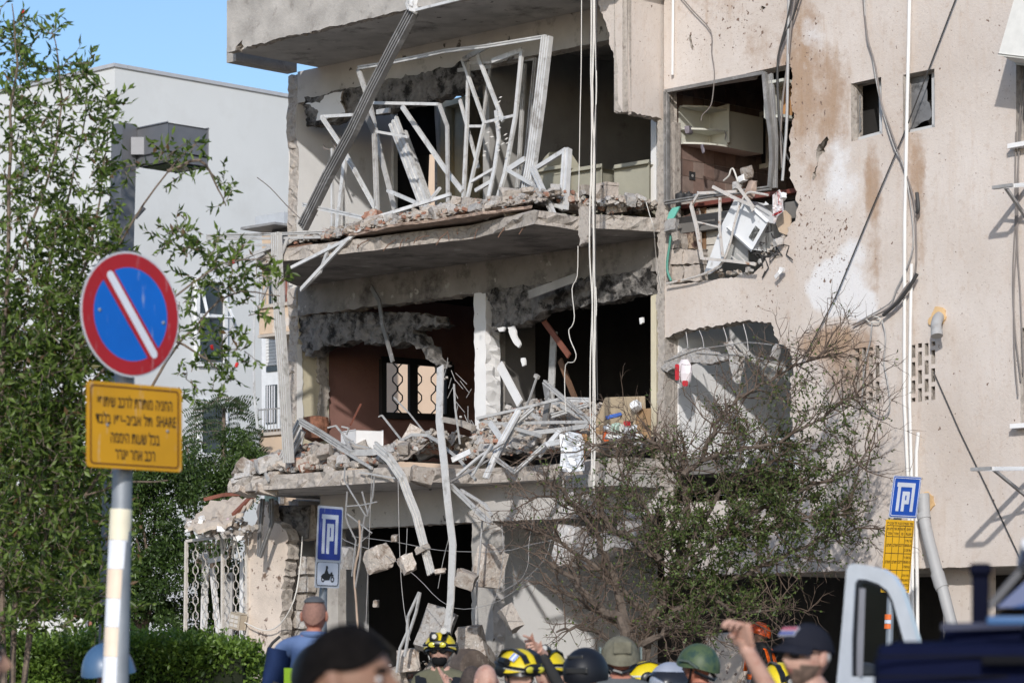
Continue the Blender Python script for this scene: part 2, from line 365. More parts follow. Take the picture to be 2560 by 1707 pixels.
def beige_wall_material():
    m, nt, b = nodes_of('beige_stucco'); pos = world_pos(nt)
    def at(k): return nd(nt, 'ShaderNodeAttribute', attribute_name=k).outputs['Fac']
    mp = nd(nt, 'ShaderNodeMapping'); mp.inputs['Scale'].default_value = (3.0, 3.0, .45); nt.links.new(pos, mp.inputs[0])
    big = noise_node(nt, pos, .7, 5, .6); fine = noise_node(nt, pos, 26, 8, .7); drip = noise_node(nt, mp.outputs[0], 3.0, 7, .7); mid = noise_node(nt, pos, 5, 8, .72)
    c = ramp(nt, big, .3, .72, (.52, .45, .395, 1), (.63, .568, .52, 1))
    c = mixc(nt, math_(nt, 'MULTIPLY', ramp(nt, drip, .52, .82), .55), c, (.49, .38, .30))
    c = mixc(nt, math_(nt, 'MULTIPLY', ramp(nt, noise_node(nt, pos, 11, 6, .7), .56, .66), .35), c, (.44, .34, .27))
    # rust and soot stains gathered where the wall was hit and under the openings
    s = math_(nt, 'ADD', math_(nt, 'MULTIPLY', mid, .8), math_(nt, 'MULTIPLY', at('stain'), .62))
    c = mixc(nt, math_(nt, 'MULTIPLY', ramp(nt, s, .66, .90), .68), c, (.33, .21, .135))
    s2 = math_(nt, 'ADD', math_(nt, 'MULTIPLY', drip, .75), math_(nt, 'MULTIPLY', at('stain'), .6))
    c = mixc(nt, math_(nt, 'MULTIPLY', ramp(nt, s2, .68, .98), .7), c, (.36, .24, .15))
    wp = math_(nt, 'ADD', math_(nt, 'MULTIPLY', noise_node(nt, pos, 2.6, 8, .65), .7), math_(nt, 'MULTIPLY', at('white'), .62))
    wf = ramp(nt, wp, .66, .84); c = mixc(nt, math_(nt, 'MULTIPLY', wf, .85), c, (.70, .69, .69))
    pt = noise_node(nt, pos, 19, 2, .45); pm = math_(nt, 'ADD', pt, math_(nt, 'MULTIPLY', at('pit'), .14))
    pf = ramp(nt, pm, .735, .765); c = mixc(nt, pf, c, (.19, .13, .10))
    fp = math_(nt, 'ADD', noise_node(nt, pos, 42, 2, .5), math_(nt, 'MULTIPLY', at('pit'), .09)); c = mixc(nt, math_(nt, 'MULTIPLY', ramp(nt, fp, .69, .73), .7), c, (.27, .20, .16))
    nt.links.new(c, b.inputs['Base Color']); b.inputs['Roughness'].default_value = .92; b.inputs['Specular IOR Level'].default_value = .2
    h = math_(nt, 'SUBTRACT', fine, math_(nt, 'MULTIPLY', pf, 1.4)); bump_(nt, b, h, .4, .02)
    return m
BEIGE = beige_wall_material(); MATS['beige'] = BEIGE
BLD = thing('apartment_building', 'blast-damaged apartment building with torn balconies and beige stuccoed wall', 'building', W(4, -2, 0))
ATT = {'stain': lambda x, y: blob(x, y, STAIN), 'white': lambda x, y: blob(x, y, WHITEP), 'pit': lambda x, y: blob(x, y, PIT)}
KN = 0.3
# breeze-block openings: columns of staggered upright slots
def slots(x0, x1, y0, slope, cols=4):
    hs = []; w = (x1 - x0) / cols
    for c in range(cols):
        xa = x0 + c * w + 1.5; xb = xa + w * .58; yo = y0 + slope * c; ph = (c % 2)
        ys = [(0, 9), (20, 55), (66, 101), (112, 140)] if not ph else [(-2, 30), (41, 77), (88, 121), (130, 144)]
        if x0 > 2230: ys = [(2, 34), (45, 80), (91, 124), (134, 144)] if not ph else [(0, 11), (21, 56), (67, 101), (112, 146)]
        for a, b in ys: hs.append([(xa, yo + a), (xb, yo + a - 1.5), (xb + .5, yo + b - 1.5), (xa + .5, yo + b)])
    return hs
K_HOLE = [(1662, 224), (1862, 193, .6), (1866, 184), (1977, 160, 1.2), (1980, 172, 1), (1978, 240, 1), (1985, 296, 1), (1975, 352, 1), (1974, 445, 1.2), (1986, 468, 1.3), (1994, 520, 1.3), (1978, 560, 1.5), (1960, 600, 1.5), (1912, 652, 1.3), (1884, 688, 1), (1753, 704, .8), (1664, 717)]
L_HOLE = [(1661, 846, 1), (1700, 828, 1.2), (1745, 820, 1), (1807, 813, 1.2), (1862, 802, 1), (1928, 806, 1), (1940, 843, 1), (1946, 860, 1), (1975, 871, 1.4), (1983, 912, 1.2), (1977, 966, 1), (1975, 1035, 1), (1979, 1083, 1.2), (1994, 1100, .6), (1996, 1235, .6), (1820, 1250, .6), (1661, 1262)]
W1 = [(2127, 210), (2203, 193), (2206, 334), (2128, 355)]; W2 = [(2257, 188), (2336, 172), (2337, 318), (2258, 335)]
GASH = [(2068, 341, .8), (2072, 350, .8), (2060, 372, .8), (2063, 380, .8), (2050, 390, .8), (2046, 404, .8), (2041, 440, .8), (2036, 448, .8), (2032, 452, .8), (2031, 440, .8), (2042, 415, .8), (2040, 392, .8), (2043, 370, .8), (2057, 352, .8)]
N1 = [(1723, 88, .6), (1728, 88, .6), (1729, 100, .6), (1734, 117, .6), (1731, 128, .6), (1728, 120, .6), (1725, 106, .6), (1722, 98, .6)]
N2 = [(1904, 15, .5), (1914, 19, .5), (1910, 24, .5), (1904, 28, .5), (1902, 21, .5)]
RW1 = [(2540, 160), (2640, 140), (2640, 350), (2540, 363)]; RW2 = [(2551, 820), (2640, 812), (2640, 1055), (2551, 1068)]
outl = [(1660, -160), (2700, -320), (2700, 1410), (2560, 1413), (2480, 1415, .25), (2020, 1429, .4), (1661, 1440)]
holes = [K_HOLE, L_HOLE, W1, W2, GASH, N1, N2, RW1, RW2] + slots(2137, 2204, 873, -2.2) + slots(2277, 2343, 861, -2.2)
fwall('wall', outl, holes, KN, .22, [BEIGE, CONC_EDGE], BLD, grid=15, attrs=ATT, amp=3.2, step=6, seed=3)
g = G(); g.ubox(ux(2100, KN), ux(2720, KN), KN - .5, KN - .42, 2.8, 11); part('inner_wall', g, INTD, BLD)                 # near-black panel stands in for dark rooms behind the small windows
g = G(); g.ubox(ux(2000, KN), ux(2090, KN), KN - .34, KN - .24, 8.0, 10.2); part('inner_wall', g, RUBBLE, BLD)
# stubs of old mortar round the hollow-block slots
# pilotis soffit and rear wall of the parking level
g = G(); g.ubox(7.2, 16.5, KN - .25, -6.5, 2.68, 2.9); part('parking_ceiling', g, CONC_SOF, BLD)
g = G(); g.ubox(7.0, 16.5, -6.6, -6.4, 0, 2.7); part('parking_rear_wall', g, INTD, BLD)
for x in (2315,):
    u = ux(x, KN); g = G(); g.ubox(u, u + .42, KN - .75, KN - .32, 0, 2.7); part('column', g, BEIGE, BLD)
# upper enclosure beside the top balcony: a broken return wall and its front strip
uE = 7.17
outlR = [(1556, -160), (1662, -120), (1662, 303, 1), (1640, 292, 1.4), (1600, 284, 1.4), (1562, 281, 1), (1556, 277)]
nE = un(V(1556, 200, uE))[1]
uwall('return_wall', outlR, [], uE, .14, [BEIGE, CONC_EDGE], BLD, grid=16, attrs=ATT, amp=3, step=6, seed=9)
fwall('front_wall_remnant', [(1494, -90), (1556, -100), (1556, 281, 1), (1548, 262, 1.2), (1536, 248, 1), (1541, 224, 1.2), (1546, 180, 1.2), (1537, 150, 1.2), (1526, 118, 1.2), (1524, 90, 1), (1514, 55, 1.2), (1500, 20, 1.2), (1496, 2)], [], nE, .16, [BEIGE, CONC_EDGE], BLD, grid=16, attrs=ATT, amp=2.5, step=6, seed=11)
# ---------------- roof-level balcony: soffit slab and parapet
NP = 1.62
u0 = un(Q(567, 129, NP))[0]
zP = Q(567, 129, NP).z
g = G(); g.ubox(u0 + .02, uE + .3, -3.7, NP - .1, ZA, ZA + .22); part('slab', g, CONC_SOF, BLD)
outlP = [(567, 2), (900, -70), (1500, -200), (1500, -84), (1300, -36), (1154, -1, .7), (1016, 24, .8), (867, 60, .9), (760, 83, .9), (690, 98, 1.2), (640, 112, 1.3), (612, 121, 1.6), (606, 100, 1.2), (594, 112, 1.3), (588, 127, .8), (567, 130)]
fwall('parapet', outlP, [], NP, .12, [CONC, CONC_EDGE], BLD, grid=40, amp=2.2, step=7, seed=21)
g = G(); g.box(Q(655, 155, .75) + Vector((0, 0, .02)), UU * .1, NN * .55, Vector((0, 0, .1))); part('stub_beam', g, CONC, BLD)
# ---------------- beams along the facade line
def beam(name, zt, depth, mats, xs0, xs1, ragged, seed, n=0.0, th=.22):
    def py(x, z): p = Q(x, 0, n); return HY - (z - CZ) * F / p.y
    o = [(xs0, py(xs0, zt)), (xs1, py(xs1, zt)), (xs1, py(xs1, zt - depth), ragged), (xs0, py(xs0, zt - depth))]
    return fwall(name, o, [], n, th, mats, BLD, grid=30, amp=3, step=8, seed=seed)
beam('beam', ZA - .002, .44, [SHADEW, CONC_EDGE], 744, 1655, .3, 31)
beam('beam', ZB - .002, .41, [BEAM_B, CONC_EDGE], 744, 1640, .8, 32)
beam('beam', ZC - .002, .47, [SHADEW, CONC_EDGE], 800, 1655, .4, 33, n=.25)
# charred masonry left hanging below the beams
def relief(seed, a): return lambda x, y: a * noise.noise(Vector((x * .045, y * .07, seed))) + a * .6 * noise.noise(Vector((x * .12, y * .15, seed + 9)))
fwall('charred_masonry', [(760, 243, .8), (800, 240, .8), (860, 222, 1), (900, 216, .8), (980, 196, 1.2), (1090, 172, 1.2), (1170, 150, 1), (1186, 190, 1), (1160, 232, 1.3), (1095, 246, 1.2), (1040, 262, 1), (970, 275, 1), (930, 284, 1), (870, 292, 1.2), (810, 306, .8), (765, 316, 1)], [], .02, .2, [CHAR, CHAR], BLD, grid=9, amp=4, step=7, seed=41, relief=relief(1, .035))
fwall('plaster_patch', [(763, 260, 1), (800, 258, 1), (815, 238, .6), (856, 228, 1), (850, 255, 1.2), (862, 283, 1), (820, 296, .8), (790, 302, .6), (796, 280, 1.2), (776, 262, 1)], [], .1, .03, [WHITE, CONC_EDGE], BLD, amp=2.5, step=5, seed=42)
fwall('charred_masonry', [(752, 790, 1), (800, 784, 1), (900, 780, 1), (1010, 782, 1), (1090, 790, 1.4), (1105, 810, 1.4), (1030, 825, 1.4), (1048, 850, 1.3), (1075, 880, 1.3), (1100, 912, 1), (1086, 908, 1), (1050, 870, 1.3), (1010, 852, 1.2), (975, 868, 1.4), (930, 862, 1.4), (880, 850, 1.2), (830, 862, 1.3), (800, 870, 1.2), (778, 890, 1.4), (758, 876, 1), (748, 846, 1)], [], -.05, .25, [CHAR, CHAR], BLD, grid=9, amp=5, step=7, seed=43, relief=relief(3, .05))
fwall('charred_masonry', [(1215, 726, .8), (1340, 712, 1), (1480, 692, 1), (1560, 682, 1), (1627, 664, 1), (1630, 736, 1), (1560, 742, 1), (1480, 760, 1), (1400, 770, 1), (1360, 776, 1.2), (1330, 800, 1.3), (1270, 818, 1.3), (1240, 828, 1), (1228, 800, 1), (1232, 770, 1)], [], .03, .22, [CHAR, CHAR], BLD, grid=9, amp=4, step=7, seed=44, relief=relief(5, .05))
# ---------------- end wall (u = 0) seen from inside, with its windows; cross walls; rooms
WA = [(985, 272), (1093, 250), (1110, 262), (1110, 530), (985, 535)]
uwall('end_wall', [(744, 186), (1192, 262), (1192, 640), (744, 600), (741, 560, 1), (746, 430, 1.2), (740, 300, 1.2), (742, 220, 1)], [WA], 0, .2, [WHITE, CONC_EDGE], BLD, amp=2, step=9, seed=51)
WB = [(957, 898), (1126, 912), (1126, 1043), (957, 1038)]
uwall('end_wall', [(744, 716), (822, 726), (822, 1130), (744, 1130, 1), (741, 1000, 1.2), (745, 850, 1.2), (741, 760, 1)], [], 0, .2, [CREAM, CONC_EDGE], BLD, amp=2, step=9, seed=52)
uwall('end_wall', [(822, 727), (1192, 760), (1192, 1160), (822, 1140)], [WB], -.03, .17, [REDP, CONC_EDGE], BLD, seed=53)
uwall('concrete_rib', [(800, 860, 1), (822, 862, 1), (822, 1100, 1), (800, 1100, 1)], [], .05, .12, [CONC_EDGE, CONC_EDGE], BLD, amp=5, step=8, seed=54)
uwall('jamb_strip', [(742, 860, 1), (757, 862, .5), (757, 1130), (742, 1130)], [], .02, .05, [WHITE, CONC_EDGE], BLD, seed=55)
uwall('end_wall', [(744, 1250), (922, 1260), (922, 1900), (744, 1900, .5)], [], 0, .2, [WHITE, CONC_EDGE], BLD, seed=56)
uwall('end_wall', [(922.3, 1260), (1192, 1275), (1192, 1900), (922.3, 1900)], [], -.03, .17, [INTD, INTD], BLD, seed=57)  # near-black colour stands in for the dark opening
uP = ux(1185) + .004
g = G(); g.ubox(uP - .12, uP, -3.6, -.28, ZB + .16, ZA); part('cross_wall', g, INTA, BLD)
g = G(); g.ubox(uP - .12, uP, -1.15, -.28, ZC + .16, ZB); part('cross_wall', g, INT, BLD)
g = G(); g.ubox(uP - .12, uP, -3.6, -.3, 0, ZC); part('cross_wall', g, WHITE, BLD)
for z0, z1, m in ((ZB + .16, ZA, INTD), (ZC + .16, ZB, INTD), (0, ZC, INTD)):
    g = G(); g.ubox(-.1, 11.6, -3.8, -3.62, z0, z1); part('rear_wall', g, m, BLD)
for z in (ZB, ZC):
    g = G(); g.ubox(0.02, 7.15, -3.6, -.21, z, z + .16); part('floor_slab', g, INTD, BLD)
g = G(); g.ubox(7.17, 11.5, -3.6, KN - .25, ZB, ZB + .2); part('floor_slab', g, INT, BLD)
g = G(); g.ubox(7.2, 11.5, -3.6, KN - .25, ZC, ZC + .2); part('floor_slab', g, INT, BLD)
g = G(); g.ubox(7.55, 11.5, -3.6, KN - .25, ZA + .02, ZA + .22); part('kitchen_ceiling', g, INTD, BLD)
g = G(); g.ubox(0, 7.2, -3.6, 1.0, -.02, .12); part('ground_floor_slab', g, CONC, BLD)
# columns
def column(x0, x1, xs, n, z0, z1, mats, seed):
    """front face x0..x1 on plane n, cross face to xs"""
    def py(x, z): p = Q(x, 0, n); return HY - (z - CZ) * F / p.y
    d = abs(un(V(xs, 500, ux(x1, n)))[1] - n)
    return fwall('column', [(x0, py(x0, z1), .8), (x1, py(x1, z1), .5), (x1, py(x1, z0), .3), (x0, py(x0, z0), .8)], [], n, d, mats, BLD, amp=2.5, step=10, seed=seed)
column(1186, 1214, 1250, -.005, ZC + .1, ZB - .4, [WHITE, WHITE], 61)
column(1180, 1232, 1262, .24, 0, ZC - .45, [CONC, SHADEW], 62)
g = G(); g.ubox(uP - .02, uP + .03, -.55, -.29, ZC + .16, ZB - .3); part('exposed_column_side', g, CONC, BLD)
fwall('wall_end', [(1627, 300), (1641, 297), (1641, 512), (1627, 515)], [], .02, .2, [WHITE, WHITE], BLD)
fwall('wall_end', [(1627, 740, .6), (1641, 735), (1641, 1190), (1627, 1190)], [], .02, .2, [CREAM, CREAM], BLD, amp=2)
fwall('broken_pier', [(1642, 300, .8), (1661, 300), (1661, 1215, .8), (1643, 1215, .9)], [], KN + .012, .3, [CONC_EDGE, CONC_EDGE], BLD, amp=3, step=7, seed=64)
# wardrobe niche and inner wall of the upper room
fwall('door_lining', [(1093, 258), (1170, 238), (1170, 560), (1093, 560)], [[(1112, 268), (1157, 256), (1157, 560.5), (1112, 560.5)]], -2.75, .35, [CREAM, CREAM], BLD)
fwall('door_leaf', [(1112, 268), (1157, 256), (1157, 560), (1112, 560)], [], -2.95, .04, [plain('door_paint', (.62, .59, .47), .6), CREAM], BLD)
# ---------------- the two torn balcony slabs
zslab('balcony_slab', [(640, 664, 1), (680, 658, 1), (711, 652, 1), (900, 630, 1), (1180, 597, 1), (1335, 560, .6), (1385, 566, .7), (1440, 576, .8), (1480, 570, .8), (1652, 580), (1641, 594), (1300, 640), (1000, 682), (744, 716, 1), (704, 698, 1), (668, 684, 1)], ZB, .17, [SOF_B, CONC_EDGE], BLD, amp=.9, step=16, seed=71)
def plan_slab(name, plan, z, th, mats, seed, amp=.03):
    r_ = random.Random(seed); out = []
    for i in range(len(plan)):
        a, c = plan[i], plan[(i + 1) % len(plan)]; out.append((a[0], a[1]))
        if len(a) > 2:
            d = math.hypot(c[0] - a[0], c[1] - a[1]); k = max(1, int(d / .12))
            for q in range(1, k): t = q / k; out.append((a[0] + (c[0] - a[0]) * t + r_.uniform(-amp, amp), a[1] + (c[1] - a[1]) * t + r_.uniform(-amp, amp)))
    return part(name, sheet(out, [], lambda u, n: W(u, n, z), Vector((0, 0, th)), jit=.035), mats, BLD)
plan_slab('balcony_slab', [(.42, 1.6, 1), (1.5, 1.66, 1), (2.6, 1.62, 1), (3.7, 1.66, 1), (4.05, 1.3, 1), (4.2, .62, 1), (6.3, .55, 1), (6.42, .9), (7.16, .9), (7.16, -.2), (.02, -.2), (.1, .5, 1), (.3, 1.1, 1)], ZC, .19, [CONC_SOF, CONC_EDGE], 72)
g = G(); g.ubox(6.2, 7.15, .3, 1.05, ZC - .16, ZC - .004); part('balcony_rib', g, CONC, BLD)
# ---------------- ground-floor stub walls left of the entrance
nG = .62
PEEL = M('peeling_plaster', (.60, .51, .43), .92, var=.12, bump=.5, dirt=(.16, .105, .075), dirt_at=(.57, .62), dirt_scale=2.4, speck=(.22, .16, .13), speck_at=.63, speck_scale=11)
fwall('stub_wall', [(622, 1345, 1), (640, 1305, 1), (646, 1252, .6), (668, 1252, .8), (676, 1300, 1), (700, 1310, 1.2), (720, 1340, 1.3), (712, 1400, 1.2), (706, 1460, 1), (704, 1560, 1), (708, 1900), (620, 1900)], [], nG, .2, [PEEL, CONC_EDGE], BLD, grid=20, amp=4, step=8, seed=81)
fwall('stub_wall', [(668, 1262), (770, 1262), (770, 1345, .4), (760, 1350, 1), (716, 1352, 1), (700, 1330, 1), (676, 1300, 1)], [], nG - .25, .2, [CHAR, CONC_EDGE], BLD, grid=12, amp=4, step=8, seed=82, relief=relief(8, .08))
for i in range(7):          # hollow blocks left standing in the torn jamb
    for j in range(2):
        x0 = 711 + j * 29 + (i % 2) * 2; y0 = 1392 + i * 45; pr = .06 * ((i * 7 + j * 3) % 3)
        g = sheet(rag([(x0, y0, .8), (x0 + 27, y0 - 1, .8), (x0 + 27, y0 + 42, .8), (x0, y0 + 43, .8)], 1.6, 7, 90 + i * 2 + j, True), [], lambda x, y, q=pr: Q(x, y, nG - .3 - q), -NN * .15)
        part('hollow_block', g, [RUBBLE_B if (i + j) % 3 else CONC_EDGE, CONC_EDGE], BLD)
g = G(); g.ubox(ux(712, nG), ux(770, nG), nG - .7, nG - .55, 0, ZC - .4); part('jamb_core', g, CONC, BLD)
# lower parapet wall under the lower opening, mostly behind the tree
fwall('fence_wall', [(1765, 1586), (1870, 1580), (1870, 1950), (1765, 1950)], [], .9, .15, [PEEL, PEEL], BLD)
# ground-floor right room: white cross wall is lit by the sun
# ---------------- kitchen (room u > 7.2 on the upper floor)
uK = 7.12
g = G(); g.ubox(uK - .15, uK, -2.4, KN - .225, ZB + .2, ZA); kt = part('tiled_wall', g, M('grout', (.50, .46, .42), .9, bump=.1), BLD)
tm = [M('tile_brown_%d' % i, c, .45, var=.25, scale=6, bump=.08, spec=.45) for i, c in enumerate(((.17, .115, .095), (.20, .14, .118), (.155, .118, .105), (.235, .18, .155)))]
rt = random.Random(5)
shared = {}
for i in range(13):
    n1 = KN - .24 - i * .2
    for j in range(11):
        z0 = ZB + .55 + j * .2
        g = G(); g.ubox(uK + .001, uK + .012, n1 - .193, n1, z0, z0 + .193)
        part('tile', g, rt.choice(tm), kt)
g = G(); g.ubox(uK, 11.5, -2.5, -2.4, ZB + .2, ZA); part('kitchen_rear_wall', g, INT, BLD)
g = G(); g.ubox(11.4, 11.55, -2.4, KN - .23, ZB + .2, ZA); part('kitchen_side_wall', g, INT, BLD)
# lower room behind L_HOLE
g = G(); g.ubox(uK - .12, uK + .14, -2.4, KN - .225, ZC + .2, ZB); part('cross_wall', g, WHITE, BLD)
g = G(); g.ubox(uK, 11.5, -2.5, -2.4, ZC + .2, ZB); part('rear_wall', g, INT, BLD)
# hollow-block courses torn open under the kitchen window
HB = M('hollow_block', (.45, .39, .34), .95, var=.25, scale=6, bump=.8, bscale=20)
for i, (x0, x1, y0, y1) in enumerate([(1666, 1708, 626, 664), (1708, 1752, 624, 662), (1666, 1708, 666, 708), (1708, 1752, 664, 704), (1668, 1700, 586, 624)]):
    g = sheet(rag([(x0, y0, 1), (x1 - 2, y0 - 3, 1), (x1 - 2, y1 - 3, 1), (x0, y1, 1)], 2.5, 6, 300 + i, True), [], lambda x, y, q=i: Q(x, y, KN - .06 - .02 * (q % 3)), -NN * .15)
    part('hollow_block', g, [HB, CONC_EDGE], BLD)
fwall('torn_lining', [(1700, 545, 1), (1745, 520, .6), (1750, 590, 1), (1745, 625, 1), (1720, 622, 1), (1702, 600, 1)], [], KN - .26, .03, [M('burnt_board', (.10, .06, .05), .9, dirt=(.40, .31, .23), dirt_at=(.5, .58), dirt_scale=4), CONC_EDGE], BLD, seed=306)
# windows in the end wall
def window_frame(name, pts, u, mat, th, parent):
    g = G(); P3 = [V(x, y, u) for x, y in pts]
    for i in range(len(P3)): g.bar([P3[i], P3[(i + 1) % len(P3)]], th, .07, UU)
    return part(name, g, mat, parent)
DK = M('dark_frame', (.035, .035, .037), .5, var=.2, bump=.05)
wb = window_frame('window_frame', WB, .01, DK, .09, BLD)
for xm, wm in ((1032, .16), (1118, .07)): g = G(); g.bar([V(xm, 905, .01), V(xm, 1044, .01)], wm, .05, UU); part('mullion', g, DK, wb)
# curly window grille: wavy uprights
def grille(name, x0, x1, y0, y1, tod, mat, parent, dx=24, dy=47, r=.008, amp=None):
    amp = amp or dx * .5
    k = 0; x = x0
    while x <= x1 + 1:
        pts = []; y = y0; ph = k % 2
        while y < y1:
            for t, a in ((0, 0), (.12, 0), (.38, 1), (.62, 1), (.88, 0)):
                yy = y + t * dy
                if yy <= y1: pts.append((x + (a if ph else -a) * amp * .92, yy))
            y += dy
        g = G(); g.tube([tod(min(max(px, x0 - 1), x1 + 1), py) for px, py in pts], r, 5); part('grille_bar', g, mat, parent)
        x += dx; k += 1
grille('grille', 958, 1122, 902, 1040, lambda x, y: V(x, y, -.1), DK, wb, dx=24, dy=46, r=.011)
wa = window_frame('window_frame', [WA[0], WA[1], WA[3], WA[4]], .01, M('frame_white', (.6, .6, .58), .6), .08, BLD)
for xx in (1046, 1056, 1066): g = G(); g.bar([V(xx, 380, -.15), V(xx - 6, 540, -.15)], .1, .03, UU); part('shutter_slat', g, DK, wa)
g = G(); g.add([V(986, 270, -.12), V(1094, 250, -.12), V(1094, 384, -.12), V(986, 400, -.12)], [(0, 1, 2, 3)]); part('curtain', g, M('black_cloth', (.02, .02, .022), .9), wa)
g = G(); g.add([V(986, 400, -.12), V(1042, 392, -.12), V(1042, 545, -.12), V(986, 545, -.12)], [(0, 1, 2, 3)]); part('curtain', g, MATS['black_cloth'], wa)
rnd = random.Random(12)
# rusty reinforcement sticking from the slab edges
for i in range(26):
    x = rnd.uniform(680, 1600); y = 640 - (x - 711) * .115 - rnd.uniform(4, 16); p = Q(x, y, 1.72 if x < 1340 else .95); d = NN * rnd.uniform(.02, .14) + UU * rnd.uniform(-.12, .12) + Vector((0, 0, rnd.uniform(-.12, .06)))
    g = G(); g.tube([p, p + d * .6, p + d + Vector((0, 0, -.04))], .006, 5); part('rebar', g, RUST, BLD)
# sills, small windows at the right edge, drain pipes and vents
for (xa, ya, xb, yb) in ((2529, 368, 2650, 346), (2535, 1066, 2650, 1058)):
    g = G(); a, b = Q(xa, ya, KN + .05), Q(xb, yb, KN + .05); g.bar([a, b], .16, .05, Vector((0, 0, 1))); part('window_sill', g, WHITE, BLD)
for pts in (RW1, RW2, W2, W1):
    inset = .14
    pp = [Q(x, y, KN - inset) for x, y in pts]; g = G()
    for i in range(4): g.bar([pp[i], pp[(i + 1) % 4]], .05, .04, NN)
    part('window_frame', g, plain('frame_grey', (.5, .5, .5), .5), BLD)
def glass_mat(name, col, rough, alpha):
    m, nt, b = nodes_of(name); b.inputs['Base Color'].default_value = (*col, 1); b.inputs['Roughness'].default_value = rough; b.inputs['Alpha'].default_value = alpha; MATS[name] = m; return m
FROST = M('dusty_glass', (.20, .20, .205), .35, var=.35, scale=3, bump=.05, dirt=(.06, .06, .06), dirt_at=(.5, .64), dirt_scale=6, spec=.5)
fwall('pane', [(2262, 190), (2320, 178, .8), (2318, 240, 1.3), (2326, 270, 1.3), (2322, 300, 1), (2262, 332)], [], KN - .15, .006, [FROST, FROST], BLD, seed=310)
fwall('pane', [(2542, 165), (2638, 145), (2638, 345), (2542, 360)], [], KN - .15, .006, [FROST, FROST], BLD)
fwall('pane', [(2553, 822), (2638, 814), (2638, 1050), (2553, 1062)], [], KN - .15, .006, [FROST, FROST], BLD)
fwall('pane', [(2146, 240, .8), (2152, 238, .6), (2150, 290, .8), (2148, 350, .8), (2146, 350)], [], KN - .15, .006, [FROST, FROST], BLD)
# ================================================================== ground
ASPH = M('asphalt', (.055, .055, .057), .95, var=.2, scale=.6, bump=.6, bscale=60)
PAVE = M('paving', (.30, .285, .27), .9, var=.15, scale=1.2, bump=.3, bscale=30)
g = G(); g.add([(-400, -60, 0), (400, -60, 0), (400, 600, 0), (-400, 600, 0)], [(0, 1, 2, 3)]); o = solo('ground', g, M('earth', (.20, .17, .135), .95, var=.25, scale=.5), None, None, kind='structure')
g = G(); g.box((0, 17, .002), (60, 0, 0), (0, 12.5, 0), (0, 0, .002)); solo('road', g, ASPH, None, None, kind='structure')
pc = W(5, 3.2, .06); g = G(); g.bbox(pc, UU * 11.5, NN * 2.2, Vector((0, 0, .065)), .02); solo('pavement', g, PAVE, None, None, kind='structure')
# ================================================================== white building far behind the trees
PALE = M('pale_render', (.60, .612, .608), .9, var=.045, scale=.35, bump=.06, bscale=8, dirt=(.56, .565, .555), dirt_at=(.5, .75), dirt_scale=.8)
WBp = P(287, HY, 60.0); zT = CZ + (HY - 168) / F * 60.0
wbT = thing('white_building', 'plain white modern building with grey roof coping behind the trees', 'building', Vector((WBp.x, WBp.y + 12, 0)))
def wb_box(u0, u1, n0, n1, z0, z1, name, mat, parent=None, bev=0):
    g = G(); c = WBp + UU * (u0 + u1) / 2 + NN * (n0 + n1) / 2; c = Vector((c.x, c.y, (z0 + z1) / 2))
    g.box(c, UU * (u1 - u0) / 2, NN * (n1 - n0) / 2, Vector((0, 0, (z1 - z0) / 2))); return part(name, g, mat, parent or wbT)
wb_box(-40, 0, -30, 0, 0, zT, 'wall', PALE)
wb_box(-40, .04, -.3, .05, zT, zT + .075, 'coping', plain('coping_grey', (.42, .43, .45), .5)); wb_box(-.3, .04, -30, -.31, zT, zT + .075, 'coping', MATS['coping_grey'])
GLASS_D = M('dark_glass', (.035, .042, .048), .12, var=.5, scale=1.2, bump=0, spec=.6)
FRW = plain('white_frame', (.72, .73, .74), .5)
def wbpix_u(x, y):          # pixel on the right-hand face
    k = (x - CX) / F; b = WBp; n = (k * b.y - b.x) / (NN.x - k * NN.y); return P(x, y, b.y + n * NN.y)
def wbpix_n(x, y):
    k = (x - CX) / F; b = WBp; u = (k * b.y - b.x) / (UU.x - k * UU.y); return P(x, y, b.y + u * UU.y)
def flat_window(pts, fn, out, parent, split=(), glass=GLASS_D, fr=FRW, th=.09, lab=None):
    pp = [fn(x, y) + out * .03 for x, y in pts]
    g = G()
    for i in range(4): g.bar([pp[i], pp[(i + 1) % 4]], th, .1, out)
    f = part('window', g, fr, parent)
    g = G(); q = [p - out * .01 for p in pp]; g.add(q + [p - out * .02 for p in q], [(0, 1, 2, 3), (7, 6, 5, 4)]); part('pane', g, glass, f)
    for t in split:
        g = G(); g.bar([pp[0].lerp(pp[3], t), pp[1].lerp(pp[2], t)], th * .8, .1, out); part('transom', g, fr, f)
    return f
f1 = flat_window([(490, 700), (560, 706), (560, 912), (490, 910)], wbpix_u, UU, wbT, (.42,))
g = G(); g.bar([wbpix_u(503, 712), wbpix_u(494, 795) + UU * .35, wbpix_u(556, 798) + UU * .35, wbpix_u(550, 716)], .05, .05); part('open_sash', g, FRW, f1)
flat_window([(496, 1004), (560, 1008), (560, 1140), (496, 1136)], wbpix_u, UU, wbT)
for x0, x1, y0, y1 in ((20, 70, 830, 900), (60, 140, 1010, 1080), (0, 50, 1290, 1400), (100, 160, 1280, 1400)):
    flat_window([(x0, y0), (x1, y0 - 6), (x1, y1), (x0, y1 + 2)], wbpix_n, NN, wbT)
for i in range(8):          # louvred vent
    a = wbpix_n(42, 418 + i * 4.4); b = wbpix_n(71, 413 + i * 4.4); g = G(); g.bar([a + NN * .03, b + NN * .03], .02, .05); part('louvre', g, plain('louvre_grey', (.25, .26, .27), .6), wbT)
